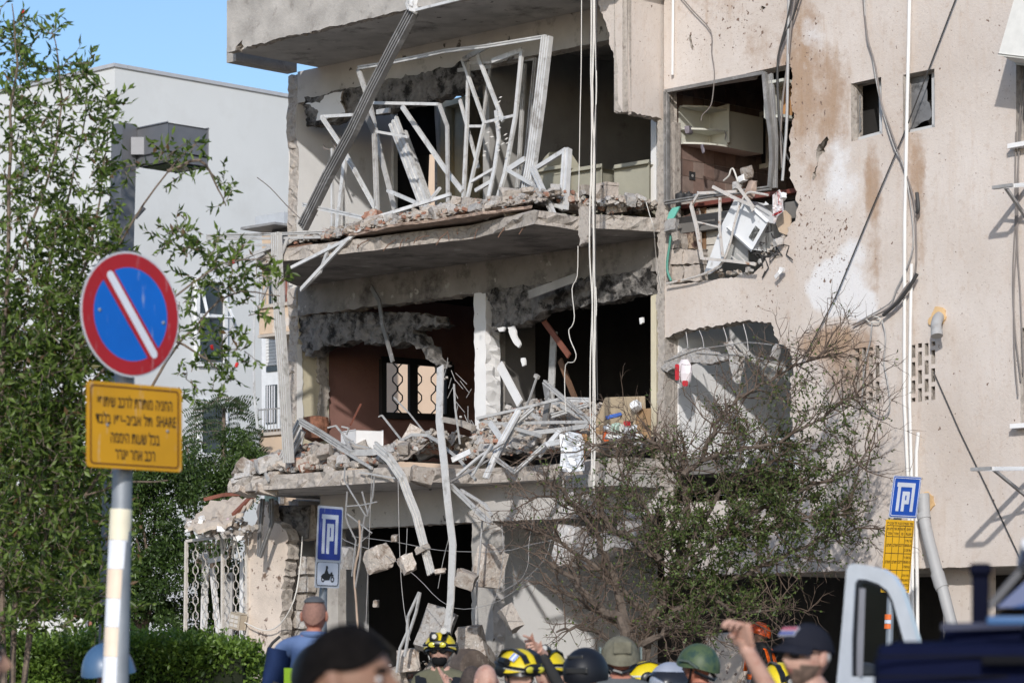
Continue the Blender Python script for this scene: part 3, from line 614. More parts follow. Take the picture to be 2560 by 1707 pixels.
# ================================================================== cream neighbour
NBN = -5.0
nbT = thing('neighbour_building', 'cream plastered apartment block with roller shutters and small balconies', 'building', W(-3.9, -8, 0))
NBW = M('cream_render', (.62, .47, .34), .9, var=.1, scale=1.2, bump=.2, dirt=(.66, .60, .54), dirt_at=(.56, .64), dirt_scale=1.4)
NBL = M('pale_bay', (.66, .67, .68), .85, var=.05)
uN0 = ux(655, NBN)
g = G(); g.ubox(uN0, ux(724, NBN), NBN - 1.9, NBN, 0, Q(690, 560, NBN).z); part('wall', g, NBW, nbT)
g = G(); g.ubox(ux(724, NBN) + .002, ux(760, NBN), NBN - .5, NBN + .02, 0, Q(730, 378, NBN).z); part('pillar', g, NBW, nbT)
g = G(); g.ubox(-9.4, -4.0, NBN - 6, NBN - 4, 0, 11.5); part('rear_wing', g, M('cream_render_plain', (.66, .50, .37), .9, var=.08, scale=1.2, bump=.2), nbT)
g = G(); g.ubox(-9.4, ux(724, NBN), NBN - 4.01, NBN - 1.91, 0, 3.0); part('link_block', g, NBW, nbT)
def nq(x, y, n=NBN): return Q(x, y, n)
def nb_panel(name, x0, x1, y0, y1, out, mat, depth=None, parent=None, n0=NBN):
    a = nq(x0, y0, n0 + out); b = nq(x1, y1, n0 + out); ua, ub = un(a)[0], un(b)[0]
    g = G(); zc = (HY - (y0 + y1) / 2) / F * ((a.y + b.y) / 2) + CZ; hh = abs(y1 - y0) / 2 / F * ((a.y + b.y) / 2)
    d = depth or out
    g.ubox(ua, ub, n0 + out - d, n0 + out, zc - hh, zc + hh); return part(name, g, mat, parent or nbT)
nb_panel('corner_strip', 722, 742, 378, 1240, .5, M('peeled_white', (.70, .66, .60), .9, var=.08, dirt=(.55, .42, .30), dirt_at=(.58, .66), dirt_scale=2), .49)
for (y0, y1) in ((768, 832), (1088, 1146)):
    nb_panel('balcony_front', 648, 722, y0, y1, .75, NBW, .1)
    nb_panel('balcony_ledge', 644, 722, y0 - 9, y0 - 1, .80, M('ledge', (.50, .44, .38), .9), .16)
    nb_panel('balcony_floor', 644, 722, y1 + 1, y1 + 8, .78, MATS['ledge'], .74)
wn = nb_panel('window_unit', 654, 714, 840, 1072, .10, FRW, .09)
for i in range(9): nb_panel('shutter_slat', 664, 697, 842 + i * 8, 849 + i * 8, .13, plain('shutter_cream', (.74, .73, .70), .6), .03, wn)
nb_panel('pane', 665, 695, 915, 928, .125, GLASS_D, .02, wn); nb_panel('pane', 664, 691, 962, 1058, .125, GLASS_D, .02, wn)
for i in range(4): nb_panel('curtain_fold', 666 + i * 6, 669 + i * 6, 964, 1056, .13, plain('curtain', (.6, .6, .62), .9), .004, wn)
for i in range(3): nb_panel('shutter_slat', 696, 712, 944 + i * 12, 954 + i * 12, .13, MATS['shutter_cream'], .03, wn)
nb_panel('window_unit', 655, 700, 1152, 1260, .10, FRW, .09); nb_panel('pane', 661, 692, 1166, 1255, .125, M('green_glass', (.10, .14, .13), .2, var=.3), .02)
nb_panel('pane', 672, 716, 690, 764, .02, GLASS_D, .015); nb_panel('red_shutter', 700, 722, 694, 766, .3, M('red_shutter', (.26, .10, .07), .7), .04)
def railing(x0, x1, y0, y1, k, n0):
    r = nb_panel('railing_top', x0, x1, y0, y0 + 3, n0, STEEL, .03)
    for i in range(k + 1):
        x = x0 + (x1 - x0) * i / k; g = G(); g.tube([nq(x, y0, NBN + n0), nq(x, y1, NBN + n0)], .008, 5); part('baluster', g, STEEL, r)
railing(645, 716, 1020, 1080, 9, .76); railing(648, 720, 690, 760, 9, .76)
# awning box on the neighbour
a = thing('air_conditioner', 'grey air-conditioner casing on the neighbour block under a bent tin hood', 'air conditioner', Q(678, 640, NBN + .5))
g = G(); g.ubox(ux(636, NBN + .6), ux(722, NBN + .6), NBN + .1, NBN + .9, Q(680, 572, NBN + .6).z, Q(680, 566, NBN + .6).z); part('hood', g, STEEL, a)
g = G(); g.ubox(ux(650, NBN + .6), ux(722, NBN + .6), NBN + .2, NBN + .7, Q(680, 566, NBN + .6).z, Q(680, 538, NBN + .6).z); part('casing', g, plain('ac_casing', (.46, .48, .50), .6), a)
g = G(); g.ubox(ux(668, NBN + .6), ux(722, NBN + .6), NBN + .1, NBN + .5, Q(680, 640, NBN + .6).z, Q(680, 573, NBN + .6).z); part('bracket_box', g, plain('ac_dark', (.10, .10, .11), .7), a)
# ================================================================== lamp post
LY = 24.0
LM = plain('lamp_grey', (.165, .165, .175), .45, .3)
lp = thing('street_lamp', 'square grey lamp post with one boxy lamp head among the leaves', 'street lamp', Vector((P(262, HY, LY).x, LY, 0)))
def LB(x, y): return P(x, y, LY)
lean = (LB(311, 312) - P(262, HY + CZ / LY * F, LY))
g = G(); h = .5 * .205; top = LB(311, 312); bot = Vector((LB(264, 1650).x, LY, 0))
g.sweep([bot, top], [(h, 0), (0, h), (-h, 0), (0, -h)], Vector((0, 1, 0))); part('post', g, LM, lp)
g = G(); p = LB(302, 545); g.sweep([p - Vector((0, 0, .025)), p + Vector((0, 0, .025))], [(h * 1.12, 0), (0, h * 1.12), (-h * 1.12, 0), (0, -h * 1.12)], Vector((0, 1, 0))); part('collar', g, LM, lp)
for (xa, ya, xb, yb) in ((284, 548, 264, 506), (338, 545, 361, 519)):
    g = G(); g.tube([P(xa, ya, LY - .05), P(xb, yb, LY - .05)], .018, 8); part('socket', g, LM, lp)
hc = P(429, 358, LY + .02); hw = .208
g = G(); g.bbox(hc + Vector((0, 0, -.0)), UU * hw, NN * hw, Vector((0, 0, .112)), .012); part('lamp_head', g, LM, lp)
g = G(); g.bbox(hc + Vector((0, 0, -.155)), UU * hw * .985, NN * hw * .985, Vector((0, 0, .036)), .01); ld = part('lamp_cover', g, LM, lp)
g = G(); g.box(hc + Vector((0, 0, -.195)), UU * hw * .8, NN * hw * .8, Vector((0, 0, .008))); part('lens', g, GLASS_D, ld)
g = G(); g.bar([LB(330, 368), LB(372, 368)], .12, .14); part('arm', g, LM, lp)
# ================================================================== traffic signs
def frame_from(px, py, Y, yaw_deg, lean_px=0.0):
    """sign frame: centre, right, up, normal; yaw>0 turns the face to the left"""
    a = math.radians(yaw_deg); C = P(px, py, Y); r = Vector((math.cos(a), math.sin(a), 0)); up = Vector((lean_px, 0, 1)).normalized(); n = r.cross(up); 
    if n.y > 0: n = -n
    return C, r, up, n.normalized()
def disc(fr, r0, r1, off, th, k=48, a0=0, a1=2 * math.pi):
    C, r, u, n = fr; g = G(); ring = []
    for d in (0, th):
        for R in (r0, r1):
            for i in range(k):
                t = a0 + (a1 - a0) * i / k; ring.append(C + r * R * math.cos(t) + u * R * math.sin(t) + n * (off + d))
    f = []
    for i in range(k):
        j = (i + 1) % k; A, B, D, E = i, k + i, 2 * k + i, 3 * k + i; A2, B2, D2, E2 = j, k + j, 2 * k + j, 3 * k + j
        f += [(D, E, E2, D2), (A, A2, B2, B), (B, B2, E2, E), (A, D, D2, A2)]
    return g.add(ring, f)
def poly2(fr, pts, off, th=.002):
    """flat plate drawn in the sign frame (concave outlines allowed)"""
    C, r, u, n = fr
    return sheet([(a, b) for a, b in pts], [], lambda x, y: C + r * x + u * y + n * (off + th), -n * th)
def rrect(w, h, r, k=5, cx=0, cy=0):
    pts = []
    for sx, sy, a in ((1, 1, 0), (-1, 1, 90), (-1, -1, 180), (1, -1, 270)):
        for i in range(k + 1):
            t = math.radians(a + 90 * i / k); pts.append((cx + sx * (w / 2 - r) + r * math.cos(t), cy + sy * (h / 2 - r) + r * math.sin(t)))
    return pts
def rbar(p, q, w, k=6):
    p, q = Vector(p), Vector(q); d = (q - p).normalized(); a = math.atan2(d.y, d.x); pts = []
    for i in range(k + 1): t = a - math.pi / 2 + math.pi * i / k; pts.append((q.x + w / 2 * math.cos(t), q.y + w / 2 * math.sin(t)))
    for i in range(k + 1): t = a + math.pi / 2 + math.pi * i / k; pts.append((p.x + w / 2 * math.cos(t), p.y + w / 2 * math.sin(t)))
    return pts
def sign_paint(name, col, streak=True):
    if name in MATS: return MATS[name]
    m, nt, b = nodes_of(name); pos = world_pos(nt); mp = nd(nt, 'ShaderNodeMapping'); mp.inputs['Scale'].default_value = (9, 9, 1.3); nt.links.new(pos, mp.inputs[0])
    c = ramp(nt, noise_node(nt, pos, 3, 4), .3, .7, tuple(x * .88 for x in col) + (1,), tuple(min(1, x * 1.06) for x in col) + (1,))
    if streak: c = mixc(nt, math_(nt, 'MULTIPLY', ramp(nt, noise_node(nt, mp.outputs[0], 3.2, 6, .6), .60, .70), .38), c, (.55, .55, .57))
    nt.links.new(c, b.inputs['Base Color']); b.inputs['Roughness'].default_value = .4; MATS[name] = m; return m
SRED = sign_paint('sign_red', (.36, .010, .014)); SBLU = sign_paint('sign_blue', (.0, .115, .50)); SWHI = sign_paint('sign_white', (.66, .68, .74), False); SYEL = sign_paint('sign_yellow', (.55, .27, .004)); SNAV = sign_paint('sign_navy', (.012, .035, .27)); SBLK = sign_paint('sign_black', (.012, .010, .010), False); SRIM = sign_paint('sign_rim', (.52, .53, .56), False)
GALV = M('galvanised', (.27, .29, .315), .55, .4, var=.15, scale=4, bump=.1)
# no-parking sign on a banded pole
SY = 14.3; SS = F / SY
sp = thing('no_parking_sign', 'round red and blue no-parking sign above yellow Hebrew plate on banded pole', 'traffic sign', Vector((P(290, HY, SY).x, SY + .09, 0)))
def SPp(x, y): return P(x, y, SY + .09)
pr = .049
g = G(); g.tube([Vector((SPp(283, 1700).x, SY + .09, 0)), SPp(305, 1230), SPp(318, 640)], pr, 20); part('pole', g, GALV, sp, True)
bands = [(1272, 1350, (.78, .71, .54)), (1350, 1422, (.78, .79, .83)), (1422, 1496, (.80, .64, .50)), (1496, 1567, (.78, .79, .83)), (1567, 1641, (.80, .66, .52)), (1641, 1720, (.78, .79, .83)), (1720, 1800, (.80, .66, .52)), (1800, 1880, (.78, .79, .83))]
for y0, y1, c in bands:
    def pxx(y): return 305 + (1230 - y) * 22 / 590 * 1.0 - (0 if y < 1230 else 0)
    def at(y): t = (y - 1230) / (1700 - 1230); return SPp(305, 1230).lerp(Vector((SPp(283, 1700).x, SY + .09, SPp(283, 1700).z)), t)
    g = G(); g.tube([at(y0 + .6), at(y1 - .3)], pr + .005, 20); part('reflective_band', g, plain('band_%d' % int(c[2] * 100), c, .45), sp, True)
fr1 = frame_from(326, 786, SY, 46); R = 157 / SS
pl = part('sign_disc', disc(fr1, .001, R, -.002, .003), SRIM, sp)
part('red_ring', disc(fr1, R * .745, R * .965, .002, .002), SRED, pl)
part('blue_field', disc(fr1, .001, R * .745, .002, .002), SBLU, pl)
a, b = (-.42 * R, .585 * R), (.46 * R, -.60 * R)
ax, bx = (-.50 * R, .655 * R), (.50 * R, -.655 * R)
part('red_stripe', poly2(fr1, rbar(ax, bx, R * .27), .0045), SRED, pl)
part('white_stripe', poly2(fr1, rbar(a, b, R * .135), .007), SWHI, pl)
for dx, dy in ((-.63, .02), (.66, -.08)): g = G(); g.lathe(fr1[0] + fr1[1] * dx * R + fr1[2] * dy * R + fr1[3] * .004, [(.009, 0), (.009, .004), (.004, .007)], fr1[3], 8); part('bolt', g, GALV, pl)
fr2 = frame_from(337, 1067, SY, 46); pw, ph = .585, .412
py_ = part('yellow_plate', poly2(fr2, rrect(pw, ph, .02), -.002, .003), SYEL, sp)
o_ = rrect(pw * .93, ph * .92, .02); i_ = rrect(pw * .905, ph * .885, .016)
C, r, u, n = fr2
part('plate_border', sheet(o_, [i_], lambda x, y: C + r * x + u * y + n * .003, -n * .001), sign_paint('border_brown', (.11, .035, .004), False), py_)
for (t, cy, w) in (('החניה מותרת לרכב שיתופי', .118, .46), ('בלבד', .035, None), ('בכל שעות היממה', -.052, .30), ('רכב אחר ייגרר', -.138, .245)):
    if t == 'בלבד':
        for tt, cx, ww in ((heb('בלבד'), -.195, .092), (heb('תל אביב–יפו'), -.012, .235), ('SHARE', .192, .122)):
            part('lettering', text_geo(tt, .072, fr2, cx, cy, .0035, ww, .0008), SBLK, py_, kind='stuff')
    else: part('lettering', text_geo(heb(t), .078, fr2, 0, cy, .0035, w, .0008), SBLK, py_, kind='stuff')
for dx, dy in ((-.17, -.0), (.2, -.01)): g = G(); g.lathe(C + r * dx + u * dy + n * .002, [(.008, 0), (.008, .004), (.003, .007)], n, 8); part('bolt', g, GALV, py_)
# parking symbol: P under a roof
def parking_symbol(fr, w, h, off, parent, mat):
    """drawn in a box of width w, height h"""
    t = w * .17
    pts = [(-w / 2 - .06 * w, h / 2), (w / 2, h / 2), (w / 2, -h / 2), (w / 2 - t, -h / 2), (w / 2 - t, h / 2 - t), (-w / 2 + t, h / 2 - t), (-w / 2 + t, -h / 2), (-w / 2, -h / 2), (-w / 2, h / 2 - t), (-w / 2 - .06 * w, h / 2 - t)]
    part('roof_symbol', poly2(fr, pts, off), mat, parent)
    x0 = -w * .20; pw_ = w * .43; yt = h / 2 - t * 2.0; yb = -h / 2; hh = h * .44
    C, r, u, n = fr
    o = [(x0, yt), (x0 + pw_ - .03 * w, yt), (x0 + pw_, yt - .03 * w), (x0 + pw_, yt - hh + .03 * w), (x0 + pw_ - .03 * w, yt - hh), (x0 + t, yt - hh), (x0 + t, yb), (x0, yb)]
    hole = [(x0 + t, yt - t * .9), (x0 + pw_ - t, yt - t * .9), (x0 + pw_ - t, yt - hh + t * .9), (x0 + t, yt - hh + t * .9)]
    part('letter_p', sheet(o, [hole], lambda x, y: C + r * x + u * y + n * (off + .002), -n * .002), mat, parent)
# motorcycle parking sign
MY = 26.0
mp_ = thing('motorcycle_parking_sign', 'blue parking sign with motorcycle plate below on plain grey pole', 'traffic sign', Vector((P(812, HY, MY).x, MY + .05, 0)))
g = G(); g.tube([Vector((P(800, 1690, MY).x, MY + .06, 0)), P(808, 1480, MY + .06), P(822, 1285, MY + .06)], .036, 14); part('pole', g, GALV, mp_, True)
frm = frame_from(824, 1335, MY, 58, .04); s_ = F / MY; wW = 57 / s_ / math.cos(math.radians(58))
k = part('sign_plate', poly2(frm, rrect(wW, 140 / s_, .015), -.002, .003), SRIM, mp_)
part('blue_field', poly2(frm, rrect(wW * .9, 128 / s_, .02), .002), SNAV, k)
parking_symbol(frm, wW * .62, 98 / s_, .0045, k, SWHI)
frk = frame_from(818.5, 1434, MY, 58, .04)
k2 = part('lower_plate', poly2(frk, rrect(wW * .98, 70 / s_, .015), -.002, .003), SRIM, mp_)
C, r, u, n = frk
part('black_border', sheet(rrect(wW * .88, 60 / s_, .03), [rrect(wW * .84, 57 / s_, .025)], lambda x, y: C + r * x + u * y + n * .004, -n * .002), SBLK, k2)
part('white_field', poly2(frk, rrect(wW * .83, 56 / s_, .02), .0015, .001), SWHI, k2)
q = wW * .5; hk = 21 / s_
for cx in (-.42, .42): part('wheel_symbol', disc((C + r * q * cx * .9 - u * hk * .62, r * 1.0, u, n), hk * .20, hk * .36, .004, .0015, 20), SBLK, k2)
part('rider_symbol', poly2(frk, [(-q * .55, -hk * .35), (-q * .25, -hk * .75), (q * .12, -hk * .72), (q * .22, -hk * .3), (q * .5, -hk * .2), (q * .34, hk * .05), (q * .36, hk * .22), (q * .22, hk * .2), (q * .2, -.02 * hk), (q * .05, hk * .1), (-q * .05, hk * .5), (0, hk * .72), (-q * .05, hk * .98), (-q * .17, hk * .95), (-q * .16, hk * .6), (-q * .26, hk * .1), (-q * .42, -hk * .05)], .004), SBLK, k2)
# tall parking sign with tariff table, leaning
TY = 31.0; s3 = F / TY
tp = thing('tariff_parking_sign', 'leaning blue parking sign over a yellow Hebrew tariff table', 'traffic sign', Vector((P(2218, HY, TY).x, TY + .06, 0)))
g = G(); g.tube([Vector((P(2214, 1700, TY).x, TY + .06, 0)), P(2226, 1500, TY + .06), P(2250, 1230, TY + .06)], .042, 14); part('pole', g, GALV, tp, True)
for y0, y1, m in ((1535, 1548, plain('band_orange', (.85, .16, .02), .5)), (1549, 1558, SWHI), (1559, 1571, MATS['band_orange'])):
    g = G(); g.tube([P(2222.5 - (y0 - 1540) * .05, y0, TY + .06), P(2222.5 - (y1 - 1540) * .05, y1, TY + .06)], .046, 14); part('reflective_band', g, m, tp, True)
frt = frame_from(2263, 1242, TY, 42, .125); wT = 80 / s3 / math.cos(math.radians(42))
k = part('sign_plate', poly2(frt, rrect(wT, 106 / s3, .02), -.002, .003), SRIM, tp)
SB3 = sign_paint('sign_blue_3', (.008, .075, .42), False)
part('blue_field', poly2(frt, rrect(wT * .95, 101 / s3, .018), .0015), SB3, k)
C, r, u, n = frt; part('white_border', sheet(rrect(wT * .91, 96 / s3, .015), [rrect(wT * .875, 92.5 / s3, .012)], lambda x, y: C + r * x + u * y + n * .006, -n * .002), SWHI, k)
parking_symbol(frt, wT * .60, 72 / s3, .0045, k, SWHI)
fry = frame_from(2244, 1390, TY, 42, .075); hT = 182 / s3
SY3 = sign_paint('sign_yellow_3', (.78, .42, .008), False)
k = part('tariff_plate', poly2(fry, rrect(wT, hT, .012), -.002, .003), SY3, tp)
C, r, u, n = fry
def T(t, size, cx, cy, w=None): part('lettering', text_geo(t, size, fry, cx * wT, cy * hT, .0035, w and w * wT, .0005), SBLK, k, kind='stuff')
T(heb('אזור 10-מרכז העיר תל אביב-יפו'), .042, 0, .455, .92)
rows = [.42, .27, .04, -.19, -.46]; cols = [-.46, -.235, .0, .19, .46]
for y in rows: part('table_rule', poly2(fry, [(-.462 * wT, y * hT - .003), (.462 * wT, y * hT - .003), (.462 * wT, y * hT + .003), (-.462 * wT, y * hT + .003)], .002, .001), SBLK, k)
for x in cols: part('table_rule', poly2(fry, [(x * wT - .003, -.46 * hT), (x * wT + .003, -.46 * hT), (x * wT + .003, .42 * hT), (x * wT - .003, .42 * hT)], .0032, .001), SBLK, k)
for j, tt in enumerate((('ללא תו', 'אזור'), ('תו אזור', 'אחר'), ('תו אזור', '10'), ('ימים', 'ושעות'))):
    cx = (cols[j] + cols[j + 1]) / 2
    for i, t in enumerate(tt): T(t if t.isdigit() else heb(t), .042, cx, .375 - i * .065, .19 if len(t) > 4 else None)
for y, c3 in ((.155, ('א\' עד ה\'', '21:00-08:00', None)), (-.075, ('ביום ו\'', '17:00-08:00', None))):
    for j, t in enumerate(('תשלום', 'תשלום', 'חינם')): T(heb(t), .046, (cols[j] + cols[j + 1]) / 2, y, .17 if j < 2 else .15)
for y, ls in ((.155, (heb('א\' עד ה\''), '08:00-' + heb('מ'), '21:00 ' + heb('עד'))), (-.075, (heb('ביום ו\''), '08:00-' + heb('מ'), '17:00 ' + heb('עד'))), (-.325, (heb('ביתר הימים'), heb('והשעות'), heb('כולל שבת')))):
    for i, t in enumerate(ls): T(t, .038, .325, y + .065 - i * .065, .23)
for j in (0, 1, 2): T(heb('חינם'), .046, (cols[j] + cols[j + 1]) / 2, -.325, .15)
# ================================================================== vehicles
BLACKP = plain('matt_black', (.006, .006, .008), .8, 0, .1)
NAVY = plain('navy_paint', (.004, .006, .024), .8, 0, .06)
VY = 8.0
vt = thing('off_road_truck', 'dark navy off-road truck with raised air snorkel beside the bonnet', 'truck', Vector((P(2480, HY, VY).x, VY, 0)))
LAT = Vector((.163, 1, 0)).normalized(); FWD = Vector((1, -.163, 0)).normalized()
def VP(x, y, d=0.0): return P(x, y, VY) + LAT * (d + .8)
sv = F / VY
def vbox(name, x0, x1, y0, y1, d0, d1, mat, parent, bev=.04):
    a = VP(x0, y0, d0); b = VP(x1, y1, d0); g = G()
    c = (a + b) / 2 + LAT * (d1 - d0) / 2; g.bbox(c, FWD * ((b.x - a.x) / 2), LAT * ((d1 - d0) / 2), Vector((0, 0, (a.z - b.z) / 2)), bev); return part(name, g, mat, parent, True)
vbox('front_body', 2188, 2760, 1602, 2260, -.9, .8, NAVY, vt, .06)
vbox('bonnet', 2350, 2860, 1562, 1640, -.75, .65, NAVY, vt, .05)
vbox('cab', 2560, 3700, 1500, 2350, -.9, .8, NAVY, vt, .06)
vbox('snorkel', 2428, 2472, 1412, 1600, -.62, -.52, plain('snorkel_black', (.005, .006, .016), .8, 0, .05), vt, .012)
vbox('snorkel_head', 2422, 2478, 1402, 1432, -.64, -.50, MATS['snorkel_black'], vt, .012)
GB = M('windscreen', (.035, .085, .24), .08, var=.2, scale=1, bump=0, spec=.8)  # reflected sky is put into the blue base colour
A, B = VP(2470, 1515, -.6), VP(2590, 1378, -.6); A2, B2 = A + LAT * 1.2, B + LAT * 1.2
g = G(); g.bar([A, B], .012, .02); part('windscreen_pillar', g, plain('pillar_grey', (.09, .09, .10), .6), vt)
g = G(); off = Vector((.02, .02, -.02)); g.add([A + off, B + off, B2 + off, A2 + off, A + off * 1.6, B + off * 1.6, B2 + off * 1.6, A2 + off * 1.6], [(0, 1, 2, 3), (7, 6, 5, 4)]); part('windscreen', g, GB, vt)
g = G(); a_, b_, c_, d_ = VP(2492, 1515, -.62), VP(2575, 1440, -.62), VP(2800, 1440, -.62), VP(2800, 1515, -.62); g.add([a_, b_, c_, d_] + [p + Vector((0, .01, 0)) for p in (a_, b_, c_, d_)], [(0, 1, 2, 3), (7, 6, 5, 4)]); part('side_window', g, GB, vt)
vbox('roof', 2560, 3700, 1340, 1376, -.85, .75, plain('roof_white', (.72, .73, .76), .4), vt, .02)
vbox('wing_strip', 2470, 2900, 1540, 1562, -.93, -.89, plain('strip_blue', (.05, .12, .26), .4, 0, .2), vt, .008)
for x in (2330, 3300):
    c = VP(x, 2560, -.75)
    c.z = .45; g = G(); g.lathe(c, [(.25, -.13), (.42, -.13), (.45, -.09), (.45, .09), (.42, .13), (.25, .13)], (0, 1, 0), 28); tw = part('wheel', g, plain('tyre', (.02, .02, .02), .9), vt, True)
    g = G(); g.lathe(c, [(.24, -.10), (.24, .10)], (0, 1, 0), 20); part('rim', g, STEEL, tw, True)
g = G(); g.lathe(VP(2200, 1900, -.9), [(.08, 0), (.08, .03)], (0, -1, 0), 18); part('headlight', g, plain('lamp_glass', (.6, .62, .65), .15), vt)
for y in (1640, 1690): g = G(); g.bar([VP(2196, y, -.905), VP(2755, y, -.905)], .006, .006); part('panel_seam', g, BLACKP, vt)
g = G(); g.bbox(VP(2520, 1650, -.95), FWD * .07, LAT * .02, Vector((0, 0, .012)), .006); part('door_handle', g, BLACKP, vt, True)
g = G(); g.bar([VP(2352, 1566, -.76), VP(2700, 1556, -.76)], .012, .02); part('bonnet_sheen', g, plain('navy_sheen', (.02, .026, .06), .35, 0, .4), vt)  # lighter strip added as a painted reflection along the bonnet
# open white van door
DY = 12.5
dt = thing('van_door', 'open white van door with black window rubber beyond the navy truck', 'vehicle door', Vector((P(2200, HY, DY).x, DY, 0)))
WP = plain('white_car_paint', (.74, .75, .775), .3, 0, .5, .4)
def door3(x, y): t = (x - 2092) / 200.0; return P(x, y, DY + .55 * t)
outd = [(2063, 2150), (2078, 1850), (2092, 1700), (2105, 1560), (2116, 1425), (2122, 1411), (2136, 1408), (2165, 1412), (2205, 1422), (2232, 1440), (2252, 1472), (2270, 1525), (2292, 1600), (2312, 1680), (2330, 1800), (2330, 2150)]
ind = [(2128, 1690), (2128, 1600), (2136, 1458), (2144, 1447), (2165, 1448), (2195, 1458), (2218, 1475), (2232, 1502), (2248, 1560), (2262, 1612), (2276, 1690)]
bk = Vector((.03, .07, 0))
part('door_panel', sheet(outd, [ind], door3, bk), [WP, WP], dt)
ins = [(2137, 1682), (2137, 1602), (2145, 1462), (2150, 1456), (2165, 1457), (2192, 1467), (2212, 1482), (2225, 1507), (2240, 1563), (2253, 1614), (2266, 1682)]
part('window_rubber', sheet([(x, y) for x, y in ind], [ins], lambda x, y: door3(x, y) + bk * .25, bk * .5), [plain('rubber', (.015, .015, .016), .7)] * 2, dt)
def tint(name, col, a):
    m, nt, b = nodes_of(name); tr = nd(nt, 'ShaderNodeBsdfTransparent'); tr.inputs[0].default_value = (*col, 1); gl = nd(nt, 'ShaderNodeBsdfGlossy'); gl.inputs['Roughness'].default_value = .05; mx = nd(nt, 'ShaderNodeMixShader'); mx.inputs[0].default_value = a
    nt.links.new(tr.outputs[0], mx.inputs[1]); nt.links.new(gl.outputs[0], mx.inputs[2]); nt.links.new(mx.outputs[0], nt.nodes['Material Output'].inputs[0]); MATS[name] = m; return m
part('window_glass', sheet(ins, [], lambda x, y: door3(x, y) + bk * .45, bk * .06), [tint('door_glass', (.88, .9, .92), .015)] * 2, dt)
g = G(); g.bar([door3(2150, 1470) + bk * .3, door3(2143, 1690) + bk * .3], .03, .03); part('window_post', g, plain('post_grey', (.12, .125, .15), .5), dt)
# ================================================================== debris: window bars, cables, rubble, household things
def q3(p): return Q(p[0], p[1], p[2])
def bars_thing(name, label, cat, bars, mat, group=None, pname='bar'):
    """bars: list of (points[(x,y,n)], width, depth, grooves); more than one bar makes a thing with parts"""
    if len(bars) == 1:
        pts, w, h, gr = bars[0]; g = G(); g.bar([q3(p) for p in pts], w * .68, h * .75, NN, 0, gr); return solo(name, g, mat, label, cat, group)
    allp = [q3(p) for b in bars for p in b[0]]
    base = Vector((sum(p.x for p in allp) / len(allp), sum(p.y for p in allp) / len(allp), min(p.z for p in allp)))
    t = thing(name, label, cat, base, group)
    for b in bars:
        pts, w, h, gr = b[:4]; g = G(); g.bar([q3(p) for p in pts], w * .68, h * .75, NN, 0, gr); part(pname, g, b[4] if len(b) > 4 else mat, t)
    return t
def bar_label(b, noun, where):
    """say how this bar looks: length, breadth, bend and lean"""
    pts, w = b[0], b[1]; L = sum(math.hypot(pts[i + 1][0] - pts[i][0], pts[i + 1][1] - pts[i][1]) for i in range(len(pts) - 1)); dx = pts[-1][0] - pts[0][0]; dy = pts[-1][1] - pts[0][1]; ch = math.hypot(dx, dy)
    size = 'stubby' if L < 55 else 'short' if L < 95 else 'middling' if L < 150 else 'long' if L < 230 else 'very long'
    br = 'hair-thin' if w <= .03 else 'thin' if w < .06 else 'slim' if w < .085 else 'broad'
    bend = 'kinked ' if ch < L * .93 else 'bent ' if len(pts) > 2 else ('grooved ' if b[3] else '')
    top = dx if dy < 0 else -dx
    lean = 'lying level' if abs(dy) < .28 * abs(dx) else 'upright' if abs(dx) < .2 * abs(dy) else 'tilted towards the kitchen' if top > 0 else 'tilted towards the street lamp'
    if abs(dy) >= .28 * abs(dx) and abs(dx) >= .2 * abs(dy) and abs(dx) > abs(dy): lean = lean.replace('tilted', 'nearly flat')
    return '%s %s%s %s %s %s' % (size, bend, br, noun, lean, where)
B1 = lambda pts, w=.05, h=.04, gr=0, *m: (pts, w, h, gr, *m)
# ---- upper balcony
bars_thing('window_mullion', 'long dark grooved mullion leaning from roof slab down to upper balcony', 'metal bar', [B1([(1033, 28, 1.62), (985, 118, 1.6), (930, 225, 1.58), (880, 330, 1.55), (820, 440, 1.5), (757, 568, 1.45)], .22, .12, 3)], ALUK)
bars_thing('ceiling_rail', 'pale conduit strip fixed under the edge of the roof parapet', 'metal bar', [B1([(1040, 26, 1.66), (1160, -4, 1.66)], .05, .05)], ALU)
g = G(); rb = random.Random(4)
for i in range(5): g.chunk(Q(1030 + rb.uniform(-8, 8), 12 + rb.uniform(-12, 14), 1.66), (.06, .02, .06), rb, 0, 8)
solo('torn_bracket', g, ALU, 'crumpled white bracket at the top of the long dark mullion', 'bracket', kind=None)
bars_thing('bent_window_frame', 'large pale bent window frame with grooved post standing on upper balcony', 'window frame', [
    B1([(896, 170, .9), (960, 160, .9), (1050, 142, .9), (1114, 128, .9), (1218, 116, .9), (1365, 92, .9)], .07, .05, 1),
    B1([(1368, 92, .92), (1350, 250, .98), (1330, 400, 1.0), (1312, 508, 1.05)], .21, .1, 3),
    B1([(895, 172, .88), (925, 262, .9), (955, 400, .95), (987, 524, 1.0)], .11, .03, 0, ALUD)], ALU)
bars_thing('bent_window_frame', 'thin pale frame with a level top rail crossing the dark mullion', 'window frame', [
    B1([(903, 257, 1.3), (1098, 261, 1.2)], .055, .05), B1([(1098, 261, 1.2), (1118, 316, 1.15), (1120, 515, 1.1)], .07, .04, 0, ALUD),
    B1([(907, 265, 1.28), (936, 334, 1.2)], .13, .03, 0, ALUK), B1([(936, 334, 1.2), (943, 540, 1.2)], .1, .05, 1, ALUD), B1([(940, 329, 1.25), (1020, 343, 1.25)], .05, .04)], ALU)
